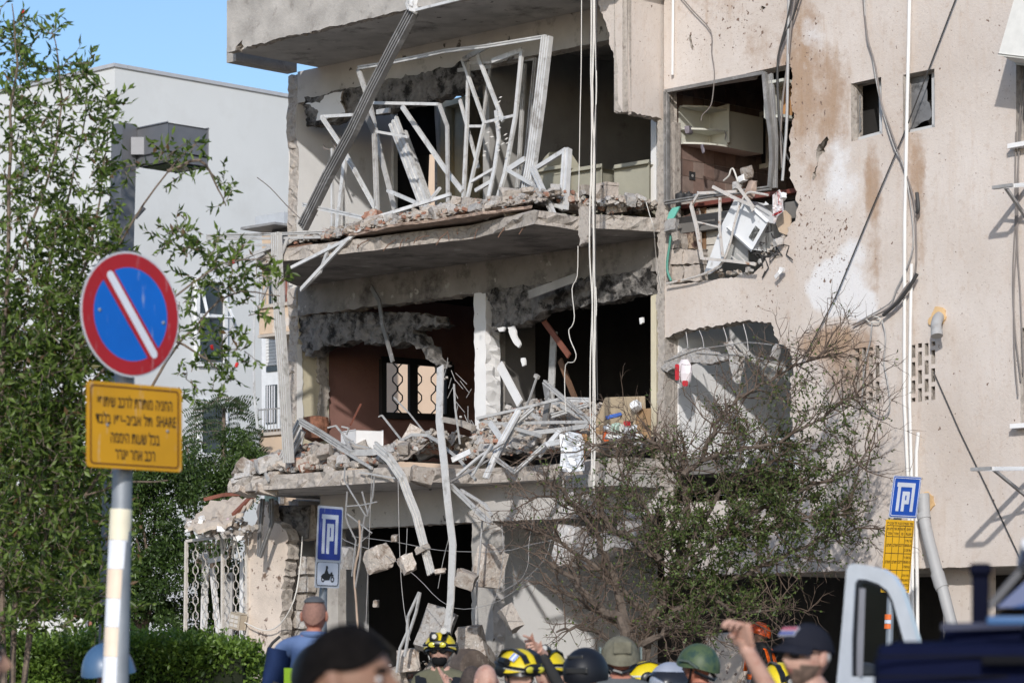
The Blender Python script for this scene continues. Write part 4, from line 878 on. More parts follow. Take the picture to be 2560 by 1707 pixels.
bars_thing('window_casement', 'white casement frame leaning with crossed bars in the upper room opening', 'window frame', [
    B1([(1171, 156, .5), (1168, 300, .5), (1158, 506, .6)], .06, .05), B1([(1171, 158, .5), (1229, 156, .45)], .05, .04), B1([(1145, 176, .45), (1229, 167, .42)], .07, .03, 0, ALUD),
    B1([(1156, 149, .55), (1211, 306, .6), (1167, 503, .75)], .06, .05), B1([(1158, 150, .6), (1229, 110, .6)], .09, .04, 0, ALUD), B1([(1194, 138, .65), (1242, 262, .7), (1258, 303, .75)], .075, .04),
    B1([(1227, 156, .4), (1207, 303, .45)], .05, .04, 0, ALUD), B1([(1174, 316, .5), (1206, 316, .5)], .05, .04)], ALU)
bars_thing('window_casement', 'tall tilted white casement beside the grooved post on upper balcony', 'window frame', [
    B1([(1231, 153, .7), (1305, 125, .7)], .09, .05), B1([(1305, 125, .7), (1289, 291, .75), (1262, 436, .85), (1244, 499, .9)], .075, .05), B1([(1211, 307, .75), (1287, 289, .75)], .05, .04), B1([(1233, 423, .9), (1178, 455, .95)], .05, .04)], ALU)
bars_thing('window_casement', 'grey sliding window frame standing deep in the upper room opening', 'window frame', [
    B1([(1254, 152, -.1), (1340, 145, -.1)], .1, .05), B1([(1340, 145, -.1), (1316, 400, 0), (1300, 500, 0)], .09, .06, 1), B1([(1312, 160, -.12), (1294, 470, -.05)], .07, .05, 1)], ALUD)
LU = 'loose bent aluminium window bar lying in the wreck on the upper balcony'; GU = 'loose bars on the upper balcony'
for b in [B1([(805, 294, 1.2), (852, 363, 1.2), (940, 524, 1.2)], .08, .05, 1), B1([(802, 292, 1.1), (889, 287, 1.1)], .06, .03), B1([(831, 371, .3), (831, 568, .3)], .05, .05), B1([(863, 396, .5), (843, 572, .5)], .09, .06),
          B1([(983, 302, .3), (1062, 512, .6)], .26, .06, 2), B1([(1012, 330, .2), (1076, 505, .5)], .09, .05, 1), B1([(1005, 266, .9), (1111, 421, .95), (1156, 478, 1.0)], .085, .05), B1([(969, 476, 1.2), (1047, 510, 1.3)], .07, .05),
          B1([(1127, 486, 1.35), (951, 541, 1.6), (910, 567, 1.75), (865, 603, 1.8), (754, 722, 1.82)], .065, .05), B1([(875, 596, 1.8), (729, 669, 1.84)], .06, .05), B1([(825, 612, 1.8), (800, 680, 1.8), (752, 726, 1.78)], .06, .04),
          B1([(758, 512, 1.4), (935, 550, 1.55)], .075, .05, 1), B1([(1271, 424, 1.0), (1313, 397, 1.0)], .1, .05), B1([(1269, 425, 1.05), (1403, 503, 1.2)], .065, .05), B1([(1331, 418, 1.1), (1386, 542, 1.5)], .1, .06, 1),
          B1([(1273, 498, 1.0), (1342, 452, 1.0)], .08, .05), B1([(1189, 477, .9), (1232, 452, .9)], .07, .05), B1([(943, 281, 1.0), (974, 276, 1.0)], .09, .05), B1([(1240, 276, 1.0), (1247, 345, 1.0), (1236, 422, 1.05), (1218, 506, 1.1)], .075, .03),
          B1([(1100, 470, .9), (1060, 520, 1.2)], .06, .04), B1([(1150, 250, .3), (1196, 420, .5)], .06, .04), B1([(1340, 505, 1.3), (1420, 520, 1.4)], .07, .03)]:
    bars_thing('loose_bar', bar_label(b, 'aluminium bar', 'on the upper balcony'), 'metal bar', [b], ALU, GU)
bars_thing('broken_casement', 'upright pale corner of a window frame beside the sofa', 'window frame', [B1([(1336, 424, 1.0), (1416, 374, 1.05)], .08, .06), B1([(1418, 374, 1.05), (1409, 525, 1.25)], .15, .1, 1)], ALU)
# string of plastic leaves
t = thing('plastic_vine', 'torn string of white plastic leaves hanging on the bent casement', 'decoration', Q(1240, 500, 1.1)); rv = random.Random(8)
for path in ([(1256, 242), (1243, 280), (1226, 330), (1217, 380), (1214, 400)], [(1248, 300), (1258, 340), (1270, 380)], [(1250, 350), (1252, 400)]):
    for i in range(len(path) - 1):
        for k in range(3):
            x = path[i][0] + (path[i + 1][0] - path[i][0]) * k / 4; y = path[i][1] + (path[i + 1][1] - path[i][1]) * k / 4
            p = Q(x, y, 1.08); d = UU * rv.choice((-1, 1)) * rv.uniform(.05, .09) + Vector((0, 0, rv.uniform(-.03, .03))); s_ = d.cross(NN).normalized() * .010
            g = G(); g.add([p, p + d * .5 + s_, p + d, p + d * .5 - s_], [(0, 1, 2, 3)]); part('leaf', g, WIREW, t)
# bundle sticking out over the left end of the slab
LL = 'thin aluminium rail sticking out past the left end of the upper balcony'; GL = 'rails past the balcony end'
for b in [B1([(517, 590, 1.9), (700, 585, 1.8), (865, 578, 1.6)], .055, .05, 1), B1([(517, 597, 1.95), (690, 596, 1.85), (850, 592, 1.7)], .05, .04), B1([(573, 612, 1.9), (685, 613, 1.85)], .05, .04), B1([(574, 612, 1.9), (598, 642, 1.9)], .05, .04), B1([(540, 675, 2.0), (600, 648, 1.95), (690, 614, 1.85)], .06, .04), B1([(720, 594, 1.85), (704, 634, 1.9), (653, 750, 1.9)], .07, .03), B1([(640, 640, 1.9), (700, 600, 1.8)], .06, .04), B1([(590, 672, 1.95), (660, 634, 1.9)], .05, .03)]:
    bars_thing('loose_rail', bar_label(b, 'aluminium rail', 'past the broken balcony end'), 'metal rail', [b], ALUD, GL)
bars_thing('hanging_post', 'long pale grooved post hanging between the two balconies at the building corner', 'metal bar', [B1([(691, 582, 1.95), (693, 660, 1.95), (699, 800, 1.9), (710, 960, 1.85), (722, 1156, 1.7)], .21, .1, 3)], M('aluminium_pale', (.60, .58, .55), .6, .2, var=.15, scale=6, dirt=(.36, .34, .31), dirt_at=(.52, .66), dirt_scale=6))
bars_thing('hanging_strip', 'thin pale strip hanging free beside the cream neighbour block', 'metal strip', [B1([(640, 640, 2.0), (636, 760, 2.0), (634, 900, 2.0), (636, 1000, 2.0), (644, 1072, 2.0)], .055, .015)], ALU)
bars_thing('rusty_sheet', 'rusty folded metal sheet on the left end of the upper balcony', 'metal sheet', [B1([(712, 624, 1.8), (780, 614, 1.75)], .1, .03)], RUST)
# ---- lower balcony, left bay
bars_thing('crushed_window', 'grey grooved frame folded into a peak on the lower balcony rubble', 'window frame', [
    B1([(749, 1052, 1.3), (800, 1082, 1.35), (878, 1132, 1.5)], .12, .07, 2), B1([(749, 1052, 1.3), (700, 1150, 1.4), (682, 1196, 1.5)], .09, .06, 1), B1([(758, 1076, 1.2), (722, 1150, 1.3)], .12, .05, 1), B1([(878, 1132, 1.5), (935, 1130, 1.5), (985, 1120, 1.4)], .12, .04)], ALUD)
bars_thing('curved_strip', 'broad white grooved strip curving down from the lower balcony past the beam', 'metal strip', [B1([(936, 1114, 1.7), (972, 1145, 1.8), (1005, 1193, 1.85), (1020, 1235, 1.85), (1040, 1285, 1.85), (1062, 1370, 1.85), (1078, 1434, 1.85)], .18, .05, 2)], MATS['aluminium_pale'])
bars_thing('hanging_ribbon', 'very long twisted white metal ribbon hanging from lower balcony to the ground rubble', 'metal strip', [B1([(1101, 916, 1.5), (1098, 1050, 1.75), (1111, 1163, 1.95), (1119, 1252, 2.0), (1132, 1362, 2.0), (1127, 1500, 2.0), (1116, 1592, 2.0)], .17, .025)], MATS['aluminium_pale'])
bars_thing('hanging_strip', 'dusty bent strip hanging in front of the arched char in the red room', 'metal strip', [B1([(928, 718, .1), (948, 752, .15), (957, 812, .15), (982, 905, .15)], .09, .03)], ALUK)
LB_ = 'thin twisted metal rod in the rubble of the lower balcony'; GB_ = 'twisted rods on the lower balcony'
for b in [B1([(820, 1069, 1.2), (840, 1064, 1.2), (862, 1092, 1.25), (890, 1112, 1.3), (926, 1120, 1.4)], .03, .03), B1([(947, 1042, 1.0), (955, 1038, 1.0), (992, 1085, 1.1), (1031, 1132, 1.3)], .028, .028), B1([(985, 993, .6), (1024, 1034, .8), (1080, 1104, 1.2)], .022, .022), B1([(962, 1124, 1.2), (1031, 1086, 1.2), (1070, 1088, 1.2), (1096, 1104, 1.3)], .06, .03), B1([(860, 1092, 1.3), (876, 1122, 1.4), (872, 1130, 1.4)], .05, .03), B1([(855, 1066, 1.2), (872, 1070, 1.2), (866, 1086, 1.2)], .03, .03),
          B1([(1135, 960, .9), (1138, 1020, 1.0), (1150, 1110, 1.1)], .025, .025), B1([(1096, 1104, 1.3), (1150, 1150, 1.5), (1190, 1200, 1.6)], .05, .03), B1([(845, 1118, 1.5), (930, 1170, 1.7)], .05, .04), B1([(900, 1180, 1.7), (990, 1195, 1.75)], .03, .03), B1([(662, 1180, 1.6), (672, 1200, 1.7)], .06, .04)]:
    bars_thing('twisted_rod', bar_label(b, 'metal rod', 'in the lower left rubble'), 'metal rod', [b], ALUD, GB_)
# ---- lower balcony, right bay: heap of window frames
bars_thing('frame_heap_piece', 'tall bent grey frame standing on the heap of window bars', 'window frame', [B1([(1360, 954, .8), (1430, 1014, .9), (1484, 1062, 1.0)], .075, .05, 1), B1([(1364, 956, .8), (1371, 1000, .85), (1360, 1066, .9)], .13, .04, 0, ALUK), B1([(1371, 998, .85), (1443, 1035, .9), (1480, 1050, .95)], .07, .04)], ALUD)
LR = 'loose grey aluminium bar in the tangled heap on the lower balcony'; GR = 'loose bars of the lower heap'
for b in [B1([(1193, 1046, 1.2), (1300, 1022, 1.1), (1396, 998, 1.0)], .05, .05), B1([(1396, 998, .7), (1472, 1000, .7)], .09, .04, 1), B1([(1240, 1059, 1.1), (1360, 1056, 1.1), (1474, 1054, 1.1)], .055, .05), B1([(1298, 1025, 1.2), (1254, 1104, 1.4), (1214, 1195, 1.6)], .12, .05, 1), B1([(1334, 1020, 1.1), (1290, 1058, 1.2), (1240, 1148, 1.4)], .08, .05, 1),
          B1([(1240, 1147, 1.5), (1288, 1180, 1.6), (1363, 1112, 1.4)], .075, .05, 1), B1([(1363, 1112, 1.3), (1400, 1104, 1.3)], .1, .05), B1([(1127, 1213, 1.9), (1226, 1308, 1.95)], .085, .05, 1), B1([(1152, 1224, 1.85), (1214, 1262, 1.85), (1230, 1290, 1.85)], .05, .04), B1([(1225, 1056, 1.2), (1260, 1106, 1.3)], .12, .03), B1([(1200, 1050, 1.15), (1228, 1056, 1.15)], .06, .04),
          B1([(1300, 1086, 1.2), (1420, 1072, 1.1), (1470, 1064, 1.1)], .08, .05), B1([(1320, 1030, 1.1), (1352, 1048, 1.1)], .07, .05), B1([(1380, 1040, .9), (1470, 1012, .8)], .08, .05, 1), B1([(1142, 1190, 1.8), (1200, 1140, 1.6), (1260, 1105, 1.5)], .05, .04), B1([(1130, 1150, 1.8), (1176, 1128, 1.7)], .1, .03), B1([(1345, 1140, 1.4), (1400, 1078, 1.2)], .09, .05), B1([(1180, 1190, 1.8), (1230, 1110, 1.6)], .04, .03), B1([(1260, 1062, 1.2), (1352, 1090, 1.3)], .06, .04)]:
    bars_thing('loose_bar', bar_label(b, 'aluminium bar', 'in the lower heap'), 'metal bar', [b], ALUD if b[1] < .09 else ALU, GR)
bars_thing('dark_strip', 'thin black strip reaching from the ribbon to the frame heap', 'metal strip', [B1([(1124, 1205, 1.9), (1180, 1175, 1.8), (1224, 1148, 1.6)], .035, .02)], ALUK)
bars_thing('reinforcing_bar', 'steel bar with a lump of mortar at its tip above the frame heap', 'metal bar', [B1([(1343, 940, .5), (1328, 985, .6), (1310, 1034, .8)], .03, .03), B1([(1338, 938, .5), (1346, 944, .5)], .07, .06, 0, RUBBLE_B)], STEEL)
for i, (pts, w, m, lab, cat) in enumerate([([(1342, 778, -.2), (1423, 890, -.1)], .11, M('red_wood', (.20, .075, .05), .7, var=.2), 'reddish wooden board hanging slantwise in the dark right-hand room', 'board'), ([(1249, 912, .1), (1300, 1008, .3)], .18, WHITE, 'white plank leaning against the bare column of the lower balcony', 'plank'), ([(1323, 737, .3), (1440, 694, .35)], .16, CONC, 'broken grey lath hanging under the sooty beam', 'lath'),
                                                ([(1400, 900, -.6), (1455, 1040, -.3)], .12, M('brown_wood', (.16, .09, .055), .7, var=.25), 'dark brown plank leaning inside the right-hand room', 'plank'), ([(1385, 830, -.6), (1375, 1040, -.5)], .16, ALUD, 'upright grey door stile inside the right-hand room', 'stile'), ([(876, 1062, .6), (902, 1010, .3)], .03, MATS['red_wood'], 'thin red stick standing before the red wall', 'stick')]):
    bars_thing('board', lab, cat, [B1(pts, w, .03)], m)
# ---- hanging plaster bits
rp = random.Random(15)
def flake(pts, n, mat, lab, cat='plaster', name='plaster_flake', th=.03, group=None):
    g = sheet(rag([(x, y, 1) for x, y in pts], 1.5, 6, int(pts[0][0]), True), [], lambda x, y: Q(x, y, n), -NN * th); return solo(name, g, [mat, mat], lab, cat, group)
flake([(1269, 818), (1284, 814), (1290, 840), (1300, 862), (1296, 869), (1280, 850)], .1, WHITE, 'ragged white plaster flake hanging beside the sooty beam end')
flake([(1302, 895), (1310, 894), (1312, 912), (1306, 916)], .1, WHITE, 'small white plaster flake dangling over the white plank')
flake([(1598, 795), (1606, 793), (1607, 806), (1600, 811)], .05, WHITE, 'tiny white plaster flake hanging by the bare pier')
flake([(1243, 820), (1262, 818), (1258, 828), (1248, 829)], .12, WHITE, 'flat white plaster scrap on the column head')
# ---- concrete lumps caught in the wires
def lump(x, y, n, sx, sz, lab, seed, mat=RUBBLE, sy=None, grp=None, cat='concrete lump', k=16):
    g = G(); r_ = random.Random(seed); sc = F / Q(x, y, n).y; g.chunk(Q(x, y, n), (sx / sc / 2, (sy or min(sx, sz)) / sc / 2, sz / sc / 2), r_, 0, k, .7, 2); return solo('concrete_lump', g, mat, lab, cat, grp, True)
lump(988, 1345, 1.9, 48, 18, 'flat concrete flake caught on a wire left of the curved strip', 3, RUBBLE)
lump(947, 1396, 1.9, 62, 66, 'large pale concrete block hanging in the wires beneath the curved strip', 5)
lump(1018, 1408, 1.9, 36, 50, 'squarish pale concrete block hanging behind the curved strip', 7)
lump(1166, 1448, 2.0, 56, 46, 'rounded pale concrete block held on wires beside the long ribbon', 9)
lump(1056, 1372, 1.9, 44, 16, 'thin concrete sliver strung on a wire by the curved strip tip', 11)
lump(1100, 1427, 2.0, 30, 14, 'small concrete sliver strung between strip and ribbon', 12)
lump(1222, 1416, 1.2, 82, 112, 'very large pale concrete slab piece resting against the ground-floor column', 14, RUBBLE, 40)
lump(1046, 1374, 1.9, 14, 12, 'pebble-sized concrete bit stuck on a wire', 15)
lump(866, 1394, 1.7, 42, 60, 'tilted tile-faced concrete block behind the motorcycle sign', 16, RUBBLE_B)
lump(1280, 1545, 1.1, 40, 70, 'brown brick lump clinging to the ground-floor column', 17, CONC_EDGE)
lump(940, 1508, 1.2, 14, 20, 'pale pebble dangling on a black wire before the dark doorway', 18)
lump(1425, 1262, 2.0, 40, 60, 'pale rubble lump showing through the bare twigs', 19, RUBBLE_B); lump(1580, 1330, 1.9, 70, 80, 'big whitish rubble lump behind the bare tree branches', 20, RUBBLE_B); lump(1420, 1360, 2.0, 60, 110, 'tall whitish plaster lump behind the left twigs', 21, RUBBLE_B); lump(1500, 1370, 1.9, 110, 60, 'wide whitish plaster slab behind the bare tree', 22, RUBBLE_B)
# ---- cables
def cable(pts, r, mat, lab, grp=None, cat='cable', name='cable', sm=3):
    P3 = [q3(p) for p in pts]; out = []
    for i in range(len(P3) - 1):            # Catmull-Rom
        a, b, c, d = P3[max(i - 1, 0)], P3[i], P3[i + 1], P3[min(i + 2, len(P3) - 1)]
        for k in range(sm):
            t = k / sm; out.append(.5 * ((2 * b) + (c - a) * t + (2 * a - 5 * b + 4 * c - d) * t * t + (3 * b - a - 3 * c + d) * t ** 3))
    out.append(P3[-1]); g = G(); g.tube(out, r * .78, 6); return solo(name, g, mat, lab, cat, grp, True)
CG = 'pale cables hanging in front of the balconies'; CL = 'long pale cable hanging free past all three balconies'
rc = random.Random(3)
for i in range(4):
    x0 = 1478 + i * 3.0; pts = [(x0 + rc.uniform(-4, 4) * (1 if y > 0 else .3), y, 2.0) for y in (-120, 60, 180, 260, 400, 520, 640, 760, 900, 1040, 1180 + i * 20)]
    cable(pts, .011, WIREW, CL, CG)
cable([(1492, -100, 2.0), (1490, 300, 2.0), (1488, 560, 2.0), (1492, 900, 2.0), (1494, 1000, 2.0)], .009, WIRED, 'single black cable hanging along the pale cable bundle')
cable([(1454, -60, 1.9), (1453, 160, 1.9), (1450, 300, 1.9), (1448, 420, 1.9), (1446, 500, 1.9)], .007, WIREW, 'thin pale wire hanging left of the cable bundle at the upper balcony')
cable([(1445, 615, 1.85), (1443, 690, 1.85), (1430, 722, 1.85), (1436, 790, 1.85), (1430, 815, 1.85), (1422, 825, 1.85), (1426, 850, 1.85), (1440, 885, 1.85), (1434, 905, 1.85), (1414, 912, 1.85), (1412, 980, 1.8), (1415, 1030, 1.8)], .007, WIREW, 'kinked pale wire dropping from the hanging mortar slab')
g = sheet(rag([(1450, 515, 1), (1472, 515, 1), (1470, 570, 1), (1464, 606, 1), (1448, 616, 1), (1446, 580, 1)], 2, 6, 5, True), [], lambda x, y: Q(x, y, 1.9), -NN * .06); solo('mortar_slab', g, [CONC_EDGE, CONC_EDGE], 'ragged mortar slab hanging from the upper balcony on a wire', 'mortar slab')
CW = 'thin loose wire strung across the open ground floor'; GWR = 'loose wires across the ground floor'
for pts in ([(800, 1290, 1.9), (862, 1350, 1.9), (960, 1385, 1.9), (1040, 1440, 1.9), (1100, 1500, 1.95), (1160, 1522, 1.95), (1250, 1500, 1.9), (1330, 1440, 1.9)], [(880, 1340, 1.9), (1000, 1356, 1.9), (1100, 1375, 1.95), (1250, 1378, 1.95), (1330, 1360, 1.9), (1480, 1330, 1.9)], [(995, 1190, 1.9), (1000, 1400, 1.9), (1010, 1520, 1.9), (1025, 1600, 1.9)], [(930, 1180, 1.9), (925, 1290, 1.9), (920, 1420, 1.9), (915, 1560, 1.9)], [(1018, 1320, 1.9), (1016, 1370, 1.9), (1014, 1390, 1.9)], [(1126, 1330, 2.0), (1108, 1400, 2.0), (1095, 1470, 2.0)], [(1254, 1310, 1.8), (1258, 1380, 1.8), (1248, 1460, 1.8), (1230, 1520, 1.8)], [(1332, 1300, 1.8), (1322, 1360, 1.8), (1320, 1410, 1.8), (1300, 1450, 1.8), (1250, 1480, 1.8)], [(1400, 1290, 1.8), (1380, 1340, 1.8), (1360, 1400, 1.8), (1300, 1460, 1.8)]):
    cable(pts, .0052, STEEL, CW, GWR)
cable([(1206, 1300, 1.7), (1200, 1380, 1.7), (1192, 1470, 1.7), (1190, 1560, 1.7)], .016, STEEL, 'thick grey conduit hanging in front of the ground-floor column')
bars_thing('twisted_lattice', 'tangled thin metal lattice hanging beside the motorcycle sign', 'metal lattice', [B1(p, .022, .022) for p in ([(862, 1168, 1.8), (861, 1200, 1.85), (878, 1230, 1.9), (915, 1290, 1.9)], [(905, 1228, 1.9), (920, 1285, 1.9)], [(868, 1228, 1.9), (864, 1290, 1.9), (870, 1310, 1.9), (890, 1350, 1.9), (880, 1440, 1.9)], [(866, 1265, 1.9), (905, 1262, 1.9), (942, 1254, 1.9)], [(868, 1284, 1.9), (930, 1332, 1.9), (896, 1360, 1.9)], [(912, 1290, 1.9), (905, 1330, 1.9), (900, 1400, 1.9), (888, 1470, 1.9)], [(936, 1190, 1.9), (932, 1240, 1.9), (918, 1290, 1.9)])], STEEL, pname='lattice_rod')
cable([(898, 1300, 1.9), (900, 1360, 1.9), (886, 1430, 1.9), (890, 1500, 1.9), (894, 1560, 1.9), (900, 1640, 1.9)], .02, M('torn_bark', (.34, .26, .20), .9, var=.3), 'bent brown rod hanging down behind the motorcycle sign', None, 'rod', 'bent_rod')
# tensioned and slack cables on the beige wall
kn = KN + .05
cable([(2400, -30, kn), (2260, 335, kn), (2180, 522, kn), (2090, 740, kn), (1998, 918, kn)], .010, WIRED, 'taut black cable slanting down across the beige wall towards the tree', sm=1)
cable([(2334, 930, KN + .015), (2400, 1080, KN + .015), (2470, 1225, KN + .015), (2556, 1408, KN + .015)], .010, WIRED, 'taut black cable slanting from the pierced vent down to the right', sm=1)
cable([(2157, -20, kn), (2164, 60, kn), (2172, 110, kn), (2188, 165, kn), (2204, 260, kn), (2228, 330, kn), (2252, 400, kn), (2268, 445, kn), (2284, 500, kn), (2290, 580, kn), (2288, 680, kn), (2262, 720, kn + .05), (2230, 765, kn + .05), (2195, 785, kn), (2132, 812, kn)], .014, WIREG, 'brown cable sagging past the small windows into the cable knot', sm=3)
cable([(2160, -20, kn), (2166, 90, kn), (2180, 140, kn), (2192, 210, kn), (2210, 290, kn), (2236, 372, kn), (2262, 425, kn), (2282, 560, kn), (2278, 640, kn), (2240, 725, kn), (2222, 760, kn), (2140, 808, kn)], .011, STEEL, 'grey cable sagging beside the brown one into the cable knot', sm=3)
cable([(2292, 482, kn + .04), (2296, 520, kn + .06), (2292, 533, kn + .05)], .028, WIRED, 'short black cable sleeve beside the white pipe')
cable([(2293, 684, kn + .05), (2275, 715, kn + .07), (2245, 755, kn + .06), (2208, 788, kn + .04)], .028, WIRED, 'long black cable sleeve above the vents')
cable([(2205, 800, kn), (2214, 840, kn), (2210, 900, kn), (2216, 940, kn), (2224, 990, kn), (2222, 1028, kn), (2205, 1042, kn), (2180, 1030, kn), (2160, 1012, kn)], .011, STEEL, 'slack grey cable looping down right of the left vent')
cable([(2165, 800, kn), (2180, 790, kn), (2200, 796, kn), (2196, 806, kn), (2172, 804, kn), (2166, 796, kn)], .01, WIREW, 'small pale cable coil at the cable knot')
cable([(2180, 805, kn), (2176, 850, kn), (2164, 900, kn), (2158, 960, kn), (2154, 1010, kn)], .011, STEEL, 'slack grey cable running down over the left vent')
for i, pts in enumerate(([(1985, -30), (1966, 60), (1950, 120), (1944, 160), (1943, 210), (1948, 300), (1960, 370), (1972, 400)], [(2006, -30), (1984, 40), (1962, 90), (1948, 130), (1944, 165), (1946, 260), (1952, 330)], [(1990, -20), (1978, 60), (1970, 150), (1958, 240), (1952, 330), (1955, 420)])):
    cable([(x, y, kn + .06) for x, y in pts], .016, WIRED if i < 2 else WIREG, 'dark cable hanging over the right side of the torn kitchen opening', 'cables over the kitchen opening')
cable([(1972, -20, kn + .04), (1970, 120, kn + .06), (1967, 300, kn + .08), (1960, 400, kn + .1), (1956, 452, kn + .12)], .022, PVCG, 'grey conduit hanging over the right side of the torn kitchen opening', None, 'conduit', 'conduit')
cable([(1700, -10, kn), (1735, 30, kn), (1777, 78, kn), (1779, 130, kn), (1786, 180, kn), (1782, 240, kn), (1775, 268, kn), (1756, 288, kn), (1753, 302, kn)], .009, WIREG, 'thin frayed wire dangling over the kitchen shelf')
for i, pts in enumerate(([(2560, 230), (2545, 420), (2538, 560), (2532, 700), (2538, 830), (2546, 900), (2552, 950)], [(2556, 200), (2548, 330), (2545, 500), (2544, 620), (2550, 720), (2556, 860), (2558, 930)], [(2540, 330), (2538, 480), (2542, 600), (2535, 720), (2536, 880), (2545, 990)])):
    cable([(x, y, kn) for x, y in pts], .011, WIREG, 'thin grey wire hanging along the window edge at the far end of the beige wall', 'wires by the end window')
cable([(1615, 505, .9), (1625, 540, .95), (1634, 570, .95), (1640, 640, .6), (1652, 720, .4)], .006, WIREW, 'fine pale wire trailing from the balcony onto the bare pier')
# ---- pipes on the wall
def pipe(name, pts, r, mat, lab, cat='pipe'):
    g = G(); g.tube([q3(p) for p in pts], r * .88, 14); return solo(name, g, mat, lab, cat, None, True)
pipe('drain_pipe', [(2275, -60, kn), (2262, 560, kn), (2261, 1000, kn), (2272, 1240, kn), (2276, 1760, kn)], .024, PVC, 'long thin white pipe running the full height of the beige wall')
pipe('supply_pipe', [(2279, 660, kn + .02), (2276, 800, kn + .02), (2274, 1000, kn + .02), (2280, 1240, kn + .02), (2284, 1760, kn + .02)], .022, PVC, 'white pipe starting at the sleeve beside the long thin pipe')
pipe('supply_pipe', [(2296, 1080, kn), (2291, 1130, kn), (2291, 1250, kn), (2296, 1760, kn)], .024, PVC, 'short white pipe with clamps left of the grey drain')
pipe('conduit', [(1683, -60, kn), (1681, 188, kn)], .02, PVC, 'white conduit on the wall above the kitchen opening', 'conduit')
g = G(); g.tube([Q(2349, 792, KN), Q(2344, 798, KN + .12), Q(2340, 812, KN + .2), Q(2342, 838, KN + .23)], .062, 16); g.tube([Q(2341.5, 828, KN + .22), Q(2342.5, 840, KN + .235)], .068, 16)
solo('vent_elbow', g, PVCG, 'grey plastic elbow pipe sticking out beside a yellow foam patch', 'pipe', None, True)
g = sheet(rag([(2320, 800, 1), (2328, 790, 1), (2338, 766, 1), (2352, 768, 1), (2362, 776, 1), (2364, 792, 1), (2356, 808, 1), (2340, 815, 1), (2322, 812, 1)], 2, 5, 4, True), [], lambda x, y: Q(x, y, KN + .025), -NN * .024); solo('foam_patch', g, [M('foam', (.62, .42, .22), .9)] * 2, 'ochre foam patch round the grey elbow pipe on the beige wall', 'foam')
t = thing('downpipe', 'thick grey drain pipe slanting under the beige wall', 'pipe', Q(2390, 1650, KN + .1))
for pts, r in (([(2309, 1238, KN + .1), (2311, 1300, KN + .14), (2322, 1350, KN + .16), (2345, 1438, KN + .2)], .068), ([(2343, 1432, KN + .2), (2352, 1462, KN + .2), (2356, 1470, KN + .2)], .078), ([(2354, 1462, KN + .2), (2374, 1540, KN + .2), (2400, 1640, KN + .2), (2430, 1760, KN + .2)], .066), ([(2308, 1284, KN + .13), (2311, 1298, KN + .14)], .078), ([(2306, 1234, KN + .1), (2307, 1246, KN + .1)], .078)):
    g = G(); g.tube([q3(p) for p in pts], r, 16); part('pipe_section', g, PVCG, t, True)
g = sheet(rag([(2300, 1232, 1), (2318, 1228, 1), (2332, 1240, 1), (2336, 1262, 1), (2322, 1278, 1), (2304, 1270, 1)], 2, 5, 6, True), [], lambda x, y: Q(x, y, KN + .02), -NN * .018); solo('foam_patch', g, [MATS['foam']] * 2, 'ochre mortar patch behind the top of the slanting drain', 'mortar')
# ---- air conditioner and brackets at the right edge
t = thing('air_conditioner', 'cream air conditioner tilted on the wall above the end window', 'air conditioner', Q(2560, 160, KN + .5))
ca = Q(2590, 78, KN + .45); up = Vector((.28, -.05, 1)).normalized(); rt_ = (UU * .9 + Vector((0, 0, -.22))).normalized(); ot = rt_.cross(up).normalized()
if ot.dot(NN) < 0: ot = -ot
g = G(); g.bbox(ca, rt_ * .26, ot * .16, up * .33, .02); part('casing', g, plain('ac_cream', (.66, .645, .60), .5), t)
cl = ca - rt_ * .265; 
for i in range(11):
    g = G(); g.box(cl + up * (-.25 + i * .05), rt_ * .006, ot * .13, up * .011); part('grille_slat', g, plain('ac_slat', (.10, .11, .12), .6), t)
for (xa, ya, xb, yb, xc, yc, lab) in ((2486, 470, 2575, 462, 2552, 545, 'metal bracket sticking out below the tilted air conditioner'), (2432, 1173, 2600, 1172, 2580, 1240, 'thin white bracket sticking out low on the beige wall')):
    tip = Q(xb, yb, KN); k_ = V(xa, ya, un(tip)[0]); t = thing('wall_bracket', lab, 'bracket', tip)
    g = G(); g.bar([tip, k_], .05, .035); part('arm', g, WHITE, t)
    g = G(); g.bar([tip + UU * .25, k_ + UU * .25], .05, .035); part('arm', g, WHITE, t)
    g = G(); g.bar([k_ + NN * .02, k_ + UU * .25 + NN * .02], .05, .035); part('cross_bar', g, STEEL, t)
    g = G(); g.bar([tip + Vector((0, 0, -.42)), tip + (k_ - tip) * .7], .035, .03); part('brace', g, STEEL, t)
# ---- rubble
def heap(name, lab, u0, u1, n0, n1, zb, hf, seed, du=.09, dn=.09):
    g = G(); nu = int((u1 - u0) / du) + 1; nn_ = int((n1 - n0) / dn) + 1
    for i in range(nu + 1):
        for j in range(nn_ + 1):
            u = u0 + (u1 - u0) * i / nu; n = n0 + (n1 - n0) * j / nn_
            h = hf(u, n); k = .5 + .5 * noise.noise(Vector((u * 3, n * 3, seed))) + .35 * noise.noise(Vector((u * 9, n * 9, seed)))
            g.v.append(W(u + .03 * noise.noise(Vector((u * 7, n * 7, 2))), n, zb + max(.004, h * (.55 + .55 * k) if h > .01 else .004)))
    for i in range(nu):
        for j in range(nn_):
            a = i * (nn_ + 1) + j; g.f.append((a, a + 1, a + nn_ + 2, a + nn_ + 1)); g.m.append(0)
    o = solo(name, g, DUST, lab, 'rubble', kind='stuff'); return o
